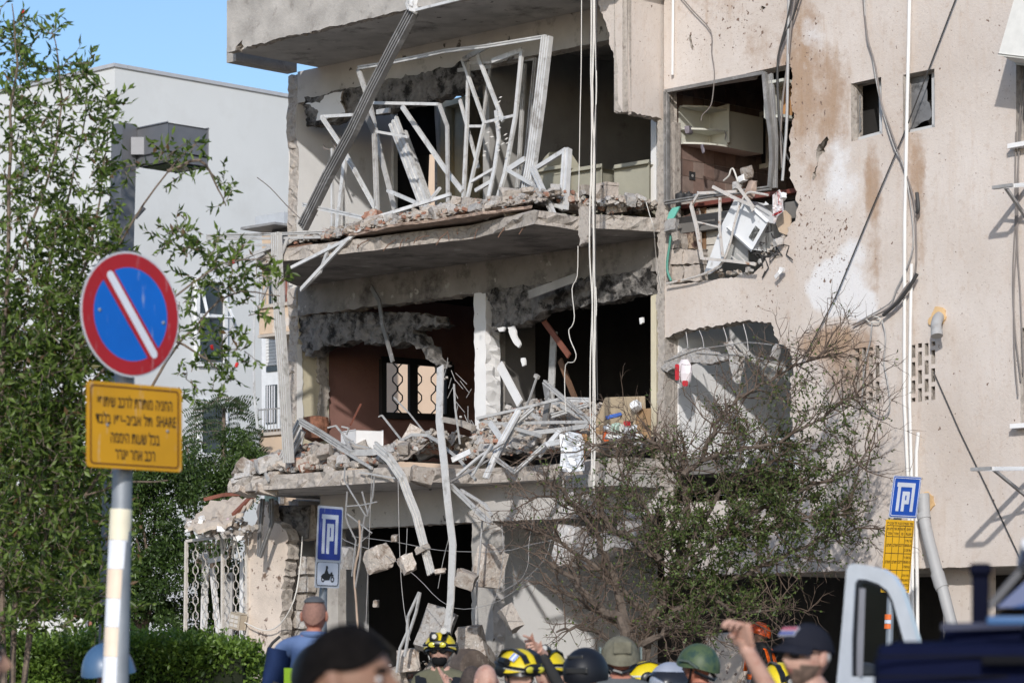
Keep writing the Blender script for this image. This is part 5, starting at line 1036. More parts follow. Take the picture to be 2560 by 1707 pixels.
def scatter(u0, u1, n0, n1, zb, hf, count, smin, smax, seed, lab, grp, small=0):
    r_ = random.Random(seed)
    for i in range(count):
        u = r_.uniform(u0, u1); n = n0 + (n1 - n0) * r_.random() ** .7; s = smin + (smax - smin) * r_.random() ** 3.2
        g = G(); g.chunk(W(u, n, zb + hf(u, n) * r_.uniform(.55, 1.0) + s * .25), (s, s * r_.uniform(.5, 1), s * r_.uniform(.35, .75)), r_, 0, 12, .6, 1)
        m_ = r_.choice((RUBBLE, RUBBLE, RUBBLE, RUBBLE_B, RUBBLE_B, CONC_EDGE, TERRA)); cn = {'rubble': 'beige concrete', 'rubble_grey': 'grey concrete', 'broken_concrete': 'brownish concrete', 'terracotta': 'reddish brick'}[m_.name]
        sn = 'small' if s < smin + .2 * (smax - smin) else 'middling' if s < smin + .55 * (smax - smin) else 'large'
        solo('rubble_block', g, m_, sn + ' ' + cn + ' ' + lab.replace('broken concrete ', ''), 'rubble', grp)
    if small:
        g = G()
        for i in range(int(small * 3.2)):
            u = r_.uniform(u0, u1); n = n0 + (n1 - n0) * r_.random() ** .75; s = r_.uniform(.012, .045)
            g.chunk(W(u, n, zb + hf(u, n) * r_.uniform(.6, 1.05) + s * .2), (s, s * r_.uniform(.5, 1), s * r_.uniform(.4, .9)), r_, r_.choice((0, 0, 0, 1, 1, 2)), 8, .6, 0)
        solo('small_rubble', g, [RUBBLE, RUBBLE_B, TERRA], 'loose crumbs and gravel of ' + lab.split(' lying ')[-1].split('block ')[-1] + ' scattered between the blocks', 'rubble', kind='stuff')
def edge(u, n, n1): return max(0.0, min(1.0, (n1 - n) / .35))
hA = lambda u, n: (.13 + .18 * max(0, min(1, (u - 1.2) / 2.5))) * (0.35 + .65 * edge(u, n, 1.85)) * (1 if u > 1.3 else .4)
heap('rubble_heap', 'low layer of broken screed and dust along the upper balcony', 1.3, 6.4, .1, 1.75, ZB + .17, hA, 1)
heap('rubble_heap', 'dusty rubble at the right end of the upper balcony', 6.4, 7.1, .0, 1.0, ZB + .17, lambda u, n: .2, 2)
scatter(2.0, 6.5, .9, 1.78, ZB + .17, hA, 62, .05, .20, 3, 'broken concrete block lying in the rubble on the upper balcony', 'rubble on the upper balcony', 420)
scatter(6.4, 7.1, .2, 1.0, ZB + .17, lambda u, n: .2, 16, .04, .12, 4, 'broken concrete block lying at the right end of the upper balcony', 'rubble at the balcony end', 120)
def layer(pts, mat, lab, th=.04, z=ZB + .2):
    g = sheet(rag([(x, y, 1) for x, y in pts], 1.2, 10, int(pts[0][0]), True), [], lambda x, y: H(x, y, z), Vector((0, 0, th)), jit=.012); return solo('screed_layer', g, [mat, mat], lab, 'screed')
layer([(860, 606), (1000, 585), (1180, 562), (1320, 536), (1330, 520), (1150, 545), (980, 568), (870, 590)], M('red_screed', (.36, .27, .215), .95, var=.3, scale=6, bump=.8, dirt=(.24, .16, .12), dirt_scale=5), 'long reddish layer of torn floor screed on the upper balcony edge', .035, ZB + .21)
layer([(930, 592), (1100, 570), (1280, 540), (1290, 524), (1090, 552), (940, 574)], M('pale_screed', (.48, .43, .38), .95, var=.25, scale=6, bump=.8), 'pale upper layer of torn floor screed on the upper balcony edge', .035, ZB + .27)
for i, (x, y, sx, sz) in enumerate([(985, 552, 66, 26), (1048, 548, 44, 26), (1085, 545, 52, 26), (1130, 530, 46, 30), (1175, 512, 52, 34), (1218, 530, 40, 32), (1250, 512, 62, 26), (1285, 528, 60, 22), (1505, 490, 78, 34), (1420, 520, 60, 22), (1340, 520, 70, 16), (1470, 478, 62, 26), (1575, 500, 40, 28), (1540, 520, 50, 26)]):
    lump(x, y, 1.62 if x < 1330 else .8, sx, sz, 'large broken floor slab piece lying along the upper balcony edge', 700 + i, RUBBLE if i % 3 else RUBBLE_B, 30, 'slab pieces along the upper balcony')
t = thing('hollow_brick', 'grey hollow concrete block lying beside the sofa', 'block', Q(1500, 500, .6))
g = G(); c = Q(1505, 488, .7); ax, bx = (UU * .95 + NN * .2).normalized(), (NN * .95 - UU * .2).normalized()
for sx in (-1, 0, 1): g.box(c + ax * .19 * sx, ax * .02, bx * .1, Vector((0, 0, .1)))
part('web', g, HB, t, kind='stuff')
for sz in (-1, 1): g = G(); g.box(c + Vector((0, 0, .11 * sz)), ax * .22, bx * .1, Vector((0, 0, .018))); part('shell', g, HB, t)
# lower balcony
def hB(u, n):
    h = .38 + .12 * math.sin(u * 1.7 + .6)
    if u < 1.2: h *= max(.15, (u - .4) / .8)
    return h * (.18 + .82 * max(0, min(1, (1.62 - n) / .55)))
def hC(u, n):
    h = .62 + .22 * math.sin((u - 3.6) * 1.1) if u < 6 else .35
    return h * (.25 + .75 * max(0, min(1, (.6 - n) / .45)))
heap('rubble_heap', 'deep heap of rubble and dust along the left of the lower balcony', .5, 4.0, .05, 1.6, ZC + .19, hB, 5)
heap('rubble_heap', 'dark heap of rubble and soil under the frame heap', 4.0, 7.0, -.9, .58, ZC + .19, hC, 6)
scatter(.6, 3.9, .5, 1.58, ZC + .19, hB, 105, .04, .19, 6, 'broken concrete block lying in the left heap on the lower balcony', 'rubble on the lower balcony', 800)
scatter(3.9, 6.9, -.3, .6, ZC + .19, hC, 70, .04, .18, 7, 'broken concrete block lying under the frame heap on the lower balcony', 'rubble under the frame heap', 500)
for i, (x, y, sx, sz) in enumerate([(596, 1203, 27, 18), (612, 1228, 56, 22), (668, 1224, 60, 26), (690, 1188, 42, 22), (712, 1200, 26, 16), (715, 1165, 44, 20), (812, 1130, 40, 34), (835, 1152, 26, 22), (858, 1150, 26, 24), (1055, 1190, 60, 46), (1010, 1120, 40, 26), (1360, 1088, 60, 44), (1300, 1112, 50, 30), (830, 1180, 40, 22)]):
    lump(x, y, 1.55 if x < 1200 else .5, sx, sz, 'large pale concrete block lying in the lower balcony heap', 800 + i, RUBBLE if i % 4 else RUBBLE_B, 30, 'big blocks in the lower heap')
# ground-floor mound
def hG(u, n): return 1.15 * math.exp(-((u - 3.7) / 1.3) ** 2) * math.exp(-((n - .9) / .8) ** 2) + .5 * math.exp(-((u - 1.8) / 1.2) ** 2 - ((n - 1.2) / .9) ** 2) + .35
heap('rubble_heap', 'mound of rubble spilled before the ground-floor column', .6, 7.0, .1, 2.6, .12, hG, 9, .14, .14)
scatter(1.2, 6.0, .3, 2.2, .12, hG, 70, .08, .30, 10, 'broken concrete block lying on the mound before the ground floor', 'rubble before the ground floor', 400)
for i, (x, y, n, sx, sz, lab) in enumerate([(1090, 1580, 1.2, 90, 130, 'tilted grey concrete panel standing in the mound'), (1178, 1590, 1.1, 70, 60, 'big rounded rubble block below the column'), (1022, 1650, 1.3, 60, 60, 'crushed metal and plaster lump in the mound'), (990, 1690, 1.3, 50, 50, 'pale rubble block at the left foot of the mound'), (1210, 1640, 1.3, 100, 60, 'wide crumbly rubble block right of the column foot')]):
    lump(x, y, n, sx, sz, lab, 900 + i, RUBBLE if i else RUBBLE_B, 40)
g = G(); c = Q(1175, 1665, 1.6); g.lathe(c - UU * .3, [(.02, 0), (.2, .02), (.22, .1), (.22, .5), (.2, .58), (.02, .6)], UU + NN * .3, 20); solo('water_boiler', g, M('boiler_brown', (.11, .085, .07), .6, .2, var=.4, scale=5, dirt=(.3, .26, .22)), 'dented brown boiler tank lying in the mound', 'boiler', None, True)
bars_thing('crushed_window', 'narrow looped metal frame standing in the mound before the dark doorway', 'metal frame', [B1([(1048, 1480, 1.6), (1020, 1540, 1.6), (1018, 1580, 1.6), (1000, 1620, 1.6), (992, 1680, 1.6)], .05, .03), B1([(1050, 1480, 1.6), (1040, 1530, 1.6), (1020, 1590, 1.6), (1012, 1640, 1.6)], .05, .03)], ALUD)
# ---- things spilled on the right of the lower balcony
g = G(); r_ = random.Random(31)
pts = [(1398, 1085), (1420, 1078), (1446, 1084), (1452, 1120), (1456, 1176), (1428, 1180), (1396, 1178), (1402, 1130)]
g = sheet([(x, y) for x, y in pts], [], lambda x, y: Q(x, y, 1.5), -NN * .03, grid=7, relief=lambda x, y: .10 * abs(noise.noise(Vector((x * .07, y * .03, 1)))) + .04 * noise.noise(Vector((x * .2, y * .12, 4)))); solo('crumpled_sheet', g, [plain('white_sheet', (.72, .73, .75), .35, .2)] * 2, 'crumpled silvery white sheet hanging over the lower balcony edge', 'sheet metal')
def pboard(pts, n, mat, lab, cat, name, th=.03):
    g = sheet([(x, y) for x, y in pts], [], lambda x, y: Q(x, y, n), -NN * th); return solo(name, g, [mat, mat], lab, cat)
pboard([(1447, 1088), (1462, 1084), (1468, 1100), (1456, 1110), (1460, 1150), (1450, 1152)], 1.4, M('torn_wood', (.32, .17, .075), .8, var=.3), 'torn orange-brown board beside the silvery sheet', 'board', 'torn_board')
TAN = M('chipboard', (.42, .33, .22), .8, var=.12); CARD = M('cardboard', (.36, .235, .13), .85, var=.15)
pboard([(1483, 1062), (1513, 993), (1610, 990), (1612, 1030), (1540, 1066)], .55, TAN, 'large tan chipboard leaning in the right-hand room', 'board', 'chipboard', .02)
pboard([(1544, 1060), (1560, 1016), (1592, 1014), (1586, 1062)], .7, TAN, 'small tan chipboard leaning before the large one', 'board', 'chipboard', .02)
t = thing('cardboard_box', 'open brown cardboard box standing by the bare pier', 'box', Q(1607, 1096, .5))
for pts, n in (([(1590, 1030), (1606, 1022), (1606, 1098), (1590, 1094)], .65), ([(1607, 1022), (1626, 1020), (1626, 1100), (1607, 1098)], .6), ([(1584, 1022), (1604, 1012), (1607, 1022), (1592, 1030)], .68)):
    g = sheet(pts, [], lambda x, y, q=n: Q(x, y, q), -NN * .015); part('cardboard_panel', g, [CARD, CARD], t)
lump(1516, 1091, .9, 58, 26, 'bright orange plastic crate piece in the spilled things', 951, plain('orange_plastic', (.70, .13, .03), .5), 20, None, 'plastic'); lump(1499, 1078, .9, 22, 22, 'small brown box beside the orange plastic', 952, CARD, 20, None, 'box')
lump(1533, 1040, .8, 42, 10, 'rolled blue cloth on the tan boards', 953, plain('blue_cloth', (.03, .10, .38), .8), 12, None, 'cloth'); lump(1590, 1014, .75, 28, 24, 'round white plastic bowl on the cardboard box', 954, plain('white_plastic', (.75, .74, .72), .5), 24, None, 'bowl', 26)
lump(1568, 1058, .9, 22, 14, 'small red cloth among the spilled things', 955, plain('red_cloth', (.5, .02, .03), .8), 12, None, 'cloth'); lump(1540, 1068, .95, 36, 18, 'pale green cloth among the spilled things', 956, plain('mint_cloth', (.45, .60, .50), .8), 16, None, 'cloth')
rs = random.Random(77)
for i in range(22):
    lump(rs.uniform(1500, 1600), rs.uniform(1068, 1108), rs.uniform(.7, 1.0), rs.uniform(12, 34), rs.uniform(8, 20), 'crumpled pale household cloth or paper in the spilled heap', 960 + i, rs.choice((plain('white_cloth', (.66, .65, .63), .85), plain('grey_cloth', (.32, .33, .35), .85), plain('beige_cloth', (.50, .42, .34), .85), plain('light_cloth', (.58, .60, .62), .85))), 14, 'household scraps on the lower balcony', 'scrap', 10)
# white box and clutter in the red room
g = G(); g.bbox(Q(905, 1105, .7), (UU * .9 + NN * .3).normalized() * .24, (NN * .9 - UU * .3).normalized() * .2, Vector((0, 0, .14)), .01); solo('white_box', g, WHITE, 'whitish box standing in the rubble before the red wall', 'box')
g = G(); g.lathe(Q(790, 1105, .4), [(.05, 0), (.16, .05), (.2, .2), (.17, .34), (.06, .36)], (0, 0, 1), 14); solo('wicker_basket', g, M('wicker', (.20, .09, .055), .9, var=.4, scale=14, bump=1, bscale=30), 'brown wicker basket in the corner of the lower balcony', 'basket')
bars_thing('black_table', 'dark flat table edge behind the rubble in the red room', 'table', [B1([(1130, 1130, -.6), (1186, 1110, -.6)], .3, .05), B1([(1090, 1120, -.7), (1130, 1132, -.6)], .05, .3)], DK)
# torn wire netting with mortar crumbs
t = thing('torn_netting', 'torn plaster netting with white crumbs hanging in the red room window', 'netting', Q(1150, 1080, .2)); rn = random.Random(2)
for i in range(22):
    x = rn.uniform(1110, 1184); y = 900 + (x - 1110) * 1.2 + rn.uniform(-20, 80); g = G()
    if i < 6: g.chunk(Q(x, y + 20, .12), (.018, .018, .015), rn, 0, 8); part('plaster_crumb', g, RUBBLE_B, t)
    else: g.tube([Q(x, y, .1), Q(x + rn.uniform(-20, 30), y + rn.uniform(15, 50), .12)], .005, 4); part('netting_wire', g, STEEL, t)
bars_thing('broken_lintel', 'broken concrete shelf edge hanging right of the grille window', 'concrete', [B1([(1108, 1048, .3), (1150, 1056, .4), (1184, 1070, .4)], .1, .12)], CONC_EDGE)
# ---- upper room furniture
def sofa(name, pts_list, lab):
    t = thing(name, lab, 'sofa', pts_list[0][0])
    for c, hu, hn, hz, nm in pts_list:
        g = G(); g.bbox(c, UU * hu, NN * hn, Vector((0, 0, hz)), .06, 0, 3); part(nm, g, M('sofa_cloth', (.33, .315, .25), .9, var=.1, bump=.2), t, True)
def SQ(x, y, n): return Q(x, y, n)
sofa('sofa', [(SQ(1400, 492, -.2), .34, .22, .30, 'armrest'), (SQ(1475, 490, -.25), .36, .22, .28, 'seat')], 'grey-green sofa standing in the dark upper room')
sofa('armchair', [(SQ(1606, 490, -.1), .24, .2, .34, 'seat'), (SQ(1618, 500, -.35), .2, .12, .25, 'armrest')], 'grey-green armchair at the right edge of the dark upper room')
g = G(); c = SQ(1383, 425, -.3); r_ = random.Random(9)
g.hull([c + Vector((r_.gauss(0, .12), r_.gauss(0, .08), r_.gauss(0, .13))) for _ in range(40)]); solo('cushion', g, MATS['sofa_cloth'], 'slumped sofa cushion tipped behind the bent bars', 'cushion', None, True)
# coat stand
t = thing('coat_stand', 'coat stand with curled hooks against the white wall', 'coat stand', Q(838, 560, -.2))
for pts in ([(832, 372, -.2), (833, 470, -.2), (834, 566, -.2)], [(807, 364, -.2), (812, 372, -.2), (824, 375, -.2), (832, 377, -.2)], [(830, 352, -.2), (840, 372, -.2), (848, 388, -.2)], [(852, 341, -.2), (855, 350, -.2), (848, 370, -.2)]):
    g = G(); g.tube([q3(p) for p in pts], .014, 6); part('pole' if len(pts) == 3 and pts[2][1] > 500 else 'hook', g, WIREG, t)
# ---- kitchen things
CAB = M('cabinet_cream', (.56, .555, .49), .55, var=.06, scale=3, bump=.03)
steel_w = M('window_steel', (.23, .22, .21), .6, .3, var=.25, scale=7, dirt=(.42, .40, .38), dirt_at=(.55, .68), dirt_scale=5)
bars_thing('kitchen_window_frame', 'bent dusty steel window frame round the open kitchen', 'window frame', [B1([(1666, 228, KN + .03), (1667, 506, KN + .03)], .09, .06, 1), B1([(1664, 229, KN + .03), (1780, 207, KN + .03), (1862, 191, KN + .03), (1911, 182, KN + .03)], .06, .06), B1([(1911, 182, KN + .03), (1917, 255, KN + .05), (1928, 340, KN + .08), (1930, 400, KN + .06), (1925, 470, KN + .03)], .075, .06), B1([(1925, 186, KN - .02), (1932, 260, KN), (1938, 350, KN), (1936, 470, KN)], .1, .05, 2, STEEL), B1([(1665, 507, KN + .05), (1782, 488, KN + .07), (1926, 470, KN + .05)], .07, .07, 1)], steel_w)
def kbox(u0, u1, n0, n1, z0, z1): g = G(); g.ubox(u0, u1, n0, n1, z0, z1); return g
t = thing('corner_shelf', 'open cream corner shelf with a rag on it on the kitchen wall', 'shelf', W(uK + .2, -.6, Q(1730, 364, -.3).z))
zsh = [V(1735, y, uK + .15).z for y in (362, 326, 270)]
nA, nB_ = un(V(1694, 320, uK))[1], un(V(1748, 320, uK))[1]
part('back_panel', kbox(uK + .014, uK + .03, nB_ - .15, nA, zsh[0], zsh[2]), CAB, t)
part('side_panel', kbox(uK + .03, uK + .33, nB_ - .17, nB_ - .15, zsh[0], zsh[2]), CAB, t)
for z in zsh:
    g = G(); pts = [W(uK + .03, nA, z), W(uK + .1, nA, z)] + [W(uK + .03 + .3 * math.sin(a), nB_ - .15 + (nA - nB_ + .12) * math.cos(a), z) for a in (.5, .8, 1.1, 1.4, 1.57)] + [W(uK + .03, nB_ - .15, z)]
    n_ = len(pts); g.add(pts + [p + Vector((0, 0, .022)) for p in pts], [tuple(range(n_))[::-1], tuple(range(n_, 2 * n_))] + [(i, (i + 1) % n_, (i + 1) % n_ + n_, i + n_) for i in range(n_)]); part('shelf_board', g, CAB, t)
lump(1722, 325, -.1, 34, 22, 'grey-violet rag lying on the open corner shelf', 1201, plain('violet_rag', (.20, .18, .21), .9), 12, None, 'rag', 9); lump(1757, 372, -.05, 10, 26, 'grey-violet rag end hanging below the corner shelf', 1202, MATS['violet_rag'], 5, None, 'rag', 9)
t = thing('wall_cabinet', 'cream wall cabinet with its door swung open over the kitchen counter', 'cabinet', W(uK + .2, -1.2, zsh[0]))
part('carcass', kbox(uK + .014, uK + .32, nB_ - .85, nB_ - .19, zsh[0], zsh[2]), CAB, t)
g = sheet([(1777, 272), (1822, 260), (1823, 356), (1777, 364)], [], lambda x, y: Q(x, y, nB_ - .17 + .02), -NN * .02); dr = part('door', g, [CAB, CAB], t)
g = G(); g.tube([Q(1812, 328, nB_ - .1), Q(1815, 338, nB_ - .08), Q(1813, 349, nB_ - .1)], .008, 6); part('handle', g, STEEL, dr)
t = thing('glass_cabinet', 'tall cream cabinet with glazed door in the kitchen corner', 'cabinet', W(uK + 1.5, -2.3, ZB + .9))
g = sheet([(1874, 286), (1921, 276), (1921, 418), (1876, 428)], [[(1882, 296), (1914, 289), (1914, 408), (1884, 415)]], lambda x, y: Q(x, y, -1.6), -NN * .3); part('frame', g, [CAB, CAB], t)
g = sheet([(1882, 296), (1914, 289), (1914, 408), (1884, 415)], [], lambda x, y: Q(x, y, -1.64), -NN * .01); part('glass_door', g, [GLASS_D, GLASS_D], t)
g = sheet([(1825, 283), (1872, 281), (1872, 372), (1826, 372)], [], lambda x, y: Q(x, y, -1.62), -NN * .3); part('cupboard', g, [CAB, CAB], t)
g = sheet([(1828, 376), (1872, 376), (1872, 432), (1828, 432)], [], lambda x, y: Q(x, y, -1.9), -NN * .03); part('splashback', g, [CAB, CAB], t)
t = thing('pine_cabinet', 'orange pine box cabinet hanging askew at the right kitchen jamb', 'cabinet', Q(1955, 300, KN - .3))
PINE = M('pine', (.50, .27, .12), .7, var=.12)
for pts, n in (([(1934, 214), (1978, 206), (1978, 294), (1934, 298)], KN - .34),): g = sheet(pts, [], lambda x, y: Q(x, y, n), -NN * .02); part('back', g, [PINE, PINE], t)
for pts in ([(1933, 212, KN - .15), (1978, 204, KN - .15)], [(1933, 298, KN - .15), (1978, 293, KN - .15)], [(1933, 212, KN - .15), (1933, 299, KN - .15)]):
    g = G(); g.bar([q3(p) for p in pts], .035, .3, NN); part('panel', g, CAB, t)
t = thing('power_socket', 'dark socket plate on the brown kitchen tiles', 'socket', V(1730, 450, uK)); c = V(1730, 440, uK + .016)
g = G(); g.bbox(c, UU * .006, NN * .05, Vector((0, 0, .05)), .004); pl_ = part('plate', g, DK, t)
g = G(); g.lathe(c + UU * .006, [(.018, 0), (.018, .006)], UU, 10); part('outlet', g, STEEL, pl_)
# counter and drawers
zc = Q(1730, 512, .0).z
t = thing('kitchen_counter', 'cream kitchen counter with drawers and red-brown top seen through the torn wall', 'counter', W(uK + .4, -.6, ZB + .2))
part('worktop', kbox(uK + .02, uK + 2.1, -1.3, KN - .3, zc - .03, zc + .02), M('worktop_red', (.18, .06, .045), .4), t)
part('carcass', kbox(uK + .05, uK + 2.0, -1.3, KN - .42, ZB + .25, zc - .032), M('carcass_dark', (.05, .045, .042), .9), t)
for x0, x1, y0, y1, m, nm in ((1748, 1764, 522, 664, M('door_brown', (.28, .17, .10), .7, var=.15), 'side_panel'), (1766, 1803, 522, 572, M('drawer_beige', (.56, .52, .46), .6), 'drawer'), (1766, 1803, 575, 612, MATS['drawer_beige'], 'drawer'), (1766, 1800, 615, 660, MATS['drawer_beige'], 'drawer')):
    g = sheet([(x0, y0), (x1, y0 - 4), (x1, y1 - 3), (x0, y1)], [], lambda x, y: Q(x, y, KN - .38), -NN * .02); part(nm, g, [m, m], t)
# pots on the counter
for i, (x, r, h) in enumerate(((1702, .07, .09), (1722, .06, .07), (1745, .07, .05))):
    g = G(); c = Q(x, 512, KN - .12); c.z = zc + .022; g.lathe(c, [(r * .9, 0), (r, .01), (r, h), (r * .6, h + .015), (.015, h + .02), (.015, h + .04)], (0, 0, 1), 16); solo('cooking_pot', g, (DK, DK, plain('pot_steel', (.5, .5, .5), .3, .8))[i], ('black frying pot on the kitchen counter by the jamb', 'small black pot on the kitchen counter', 'shiny steel pot on the kitchen counter')[i], 'pot', None, True)
# fallen white appliance panels
WPAN = M('white_enamel', (.70, .71, .72), .35, var=.05, bump=.03, dirt=(.4, .38, .36), dirt_at=(.62, .75), dirt_scale=4)
pboard([(1836, 498), (1852, 510), (1850, 528), (1824, 600), (1800, 668), (1776, 684), (1759, 685), (1805, 560)], KN + .02, WPAN, 'torn white appliance side panel slanting out of the kitchen', 'panel', 'appliance_panel', .02)
pboard([(1828, 606), (1848, 548), (1870, 580), (1870, 655), (1812, 655)], KN - .08, M('panel_grey', (.36, .36, .35), .5), 'grey appliance panel behind the torn white one', 'panel', 'appliance_panel', .02)
t = thing('washing_machine', 'crushed white washing machine lying in the torn kitchen wall', 'washing machine', Q(1895, 620, KN - .1))
g = G(); c = Q(1896, 566, KN - .12); a1 = (UU * .75 + Vector((0, 0, -.6))).normalized(); a2 = (UU * .6 + Vector((0, 0, .75))).normalized(); g.bbox(c, a1 * .22, NN * .2, a2 * .19, .03); part('casing', g, WPAN, t)
g = G(); g.box(c + NN * .205 + a1 * .16 - a2 * .02, a1 * .04, NN * .01, a2 * .08); part('control_panel', g, M('burnt_panel', (.06, .06, .055), .7, dirt=(.4, .4, .38), dirt_at=(.5, .6), dirt_scale=14), t)
bars_thing('bent_drying_rack', 'bent rusty-white drying rack hanging out of the kitchen opening', 'drying rack', [B1([(1728, 514, KN + .2), (1748, 483, KN + .22), (1841, 479, KN + .2)], .05, .035), B1([(1728, 514, KN + .2), (1742, 570, KN + .22), (1755, 648, KN + .2)], .055, .04), B1([(1755, 646, KN + .2), (1820, 652, KN + .22), (1889, 660, KN + .2)], .05, .035), B1([(1800, 494, KN + .2), (1799, 570, KN + .22), (1807, 642, KN + .2)], .04, .03), B1([(1744, 555, KN + .2), (1799, 568, KN + .2)], .025, .025), B1([(1782, 467, KN + .25), (1830, 492, KN + .25), (1878, 514, KN + .25), (1883, 528, KN + .25)], .055, .03), B1([(1845, 466, KN + .2), (1885, 520, KN + .2)], .05, .03), B1([(1828, 640, KN + .2), (1850, 657, KN + .2)], .018, .018), B1([(1842, 634, KN + .2), (1866, 656, KN + .2)], .018, .018)], M('rusty_white', (.60, .56, .52), .7, .2, var=.15, scale=8, dirt=(.30, .17, .10), dirt_at=(.56, .66), dirt_scale=8), pname='rail')
cable([(1667, 709, KN + .1), (1740, 692, KN + .12), (1799, 664, KN + .15), (1822, 620, KN + .18), (1836, 560, KN + .2), (1852, 508, KN + .2), (1870, 482, KN + .2), (1898, 484, KN + .2), (1920, 488, KN + .2)], .018, MATS['rusty_white'], 'long bent rusty conduit looping up through the torn kitchen wall', None, 'conduit', 'conduit')
cable([(1809, 452, KN + .1), (1822, 440, KN + .12), (1827, 425, KN + .12), (1834, 424, KN + .12), (1845, 455, KN + .12)], .014, WIREW, 'curled pale hook of conduit above the drying rack')
for i, (x, y, sx, sz, m, lab) in enumerate(((1868, 432, 34, 34, RUBBLE, 'ragged plaster lump hanging above the drying rack'), (1858, 447, 26, 18, plain('white_lump', (.75, .74, .72), .6), 'clean white lump under the ragged plaster'), (1876, 476, 30, 52, M('rust_plate', (.36, .27, .22), .8, var=.3, scale=9, dirt=(.2, .1, .06)), 'rust-spotted plate hanging beside the white lump'), (1843, 466, 22, 22, RUBBLE_B, 'grey plaster lump left of the rust-spotted plate'), (1679, 566, 34, 40, RUBBLE_B, 'mortar lump stuck at the left jamb of the torn kitchen wall'), (1690, 590, 22, 22, RUBBLE, 'small mortar lump at the left jamb'), (1955, 495, 34, 18, WPAN, 'white box on the broken sill beside the towel'), (1945, 605, 26, 20, RUBBLE_B, 'grey stone in the right corner of the torn kitchen wall'))):
    lump(x, y, KN + .1, sx, sz, lab, 1300 + i, m, 18)
t = thing('hanging_towel', 'white towel with red stripes hanging at the right of the torn kitchen', 'towel', Q(1945, 556, KN + .1))
tow = lambda x, y: Q(x, y, KN + .14 + .03 * math.sin((x - 1930) * .5))
g = sheet([(1948, 474), (1954, 486), (1958, 528), (1944, 540), (1938, 556), (1934, 560), (1931, 520), (1931, 488)], [], tow, -NN * .008, grid=5); tw_ = part('cloth', g, [plain('towel_white', (.72, .68, .68), .95)] * 2, t)
for dx in (0, 4): g = sheet([(1943 + dx, 478 + dx), (1944.6 + dx, 480 + dx), (1949 + dx, 512), (1947.4 + dx, 513)], [], lambda x, y: tow(x, y) + NN * .004, -NN * .002); part('red_stripe', g, [MATS['red_cloth']] * 2, tw_)
g = sheet([(1932, 536), (1956, 526), (1956, 530), (1932, 540)], [], lambda x, y: tow(x, y) + NN * .006, -NN * .002, grid=5); part('red_stripe', g, [MATS['red_cloth']] * 2, tw_)
pboard([(1681, 520), (1699, 516), (1692, 530), (1680, 552), (1667, 550), (1672, 532)], KN + .1, plain('teal_cloth', (.16, .50, .40), .9), 'teal cloth draped over the left jamb of the torn kitchen wall', 'cloth', 'cloth_rag', .02)
cable([(1677, 588, KN + .06), (1673, 620, KN + .06), (1668, 655, KN + .06), (1669, 680, KN + .06), (1678, 702, KN + .06)], .02, plain('teal_hose', (.07, .26, .20), .6), 'teal hose hanging at the left jamb of the torn kitchen wall', None, 'hose', 'hose')
pboard([(1942, 532), (1962, 526), (1976, 540), (1976, 572), (1966, 588), (1948, 580), (1940, 560)], KN - .02, M('tan_board', (.52, .40, .29), .8, var=.08), 'tan board bulging out at the right of the torn kitchen wall', 'board', 'tan_board', .02)
rk = random.Random(55)
for i in range(26):
    t_ = rk.random(); x = 1780 + 190 * t_; y = 690 - 105 * max(0, t_ - .45) / .55 - rk.uniform(0, 14)
    lump(x, y, KN - .05, rk.uniform(8, 24), rk.uniform(6, 16), 'crumb of broken masonry on the torn edge under the kitchen', 1400 + i, rk.choice((RUBBLE, RUBBLE_B, CONC_EDGE)), 10, 'crumbs on the torn kitchen edge')
rk = random.Random(56)
for i in range(14):
    x, y = rk.uniform(1890, 1960), rk.uniform(560, 650); g = G(); p = Q(x, y, KN - .02); pts = [p]
    for k in range(4): pts.append(pts[-1] + UU * rk.uniform(-.12, .12) + Vector((0, 0, rk.uniform(-.12, .1))) + NN * rk.uniform(-.02, .04))
    g.tube(pts, .008, 5); solo('torn_wire', g, WIRED, 'torn black wire tangled by the crushed washing machine', 'wire', 'torn wires by the washing machine')
# lower opening: hanging lintel pieces, rods and a plastic bag
g = sheet(rag([(1652, 915, 1), (1690, 888, 1), (1706, 872, 1), (1760, 872, 1), (1808, 890, 1), (1812, 897, 1), (1780, 910, 1), (1735, 906, 1), (1700, 912, 1), (1668, 930, 1)], 3, 6, 17, True), [], lambda x, y: Q(x, y, KN + .05), -NN * .12, jit=.03); solo('broken_lintel', g, [RUBBLE_B, RUBBLE_B], 'broken concrete lintel hanging on rods over the lower opening', 'lintel')
g = sheet(rag([(1808, 858, 1), (1818, 853, 1), (1826, 872, 1), (1850, 890, 1), (1846, 920, 1), (1840, 956, 1), (1832, 950, 1), (1826, 920, 1), (1824, 888, 1)], 3, 6, 18, True), [], lambda x, y: Q(x, y, KN + .05), -NN * .1, jit=.03); solo('concrete_shard', g, [RUBBLE_B, RUBBLE_B], 'vertical concrete shard hanging on rods in the lower opening', 'concrete')
lump(1940, 880, KN + .05, 24, 40, 'pale concrete lump on the right edge of the lower opening', 1501, RUBBLE_B, 14)
for pts in ([(1660, 905), (1740, 875), (1810, 864), (1870, 856), (1930, 862)], [(1740, 882), (1800, 886), (1860, 888), (1912, 898)], [(1715, 830), (1718, 850), (1720, 870)], [(1748, 826), (1756, 845), (1760, 870)], [(1808, 818), (1816, 842), (1818, 856)], [(1858, 810), (1868, 850), (1872, 898)]):
    cable([(x, y, KN + .06) for x, y in pts], .008, STEEL, 'bent reinforcing rod across the top of the lower opening', 'rods across the lower opening', 'rod', 'rod')
t = thing('plastic_bag', 'white plastic bag with red print hanging at the lower opening', 'bag', Q(1711, 965, KN + .1))
g = G(); cb = Q(1711, 934, KN + .1); rb_ = random.Random(6); pts = []
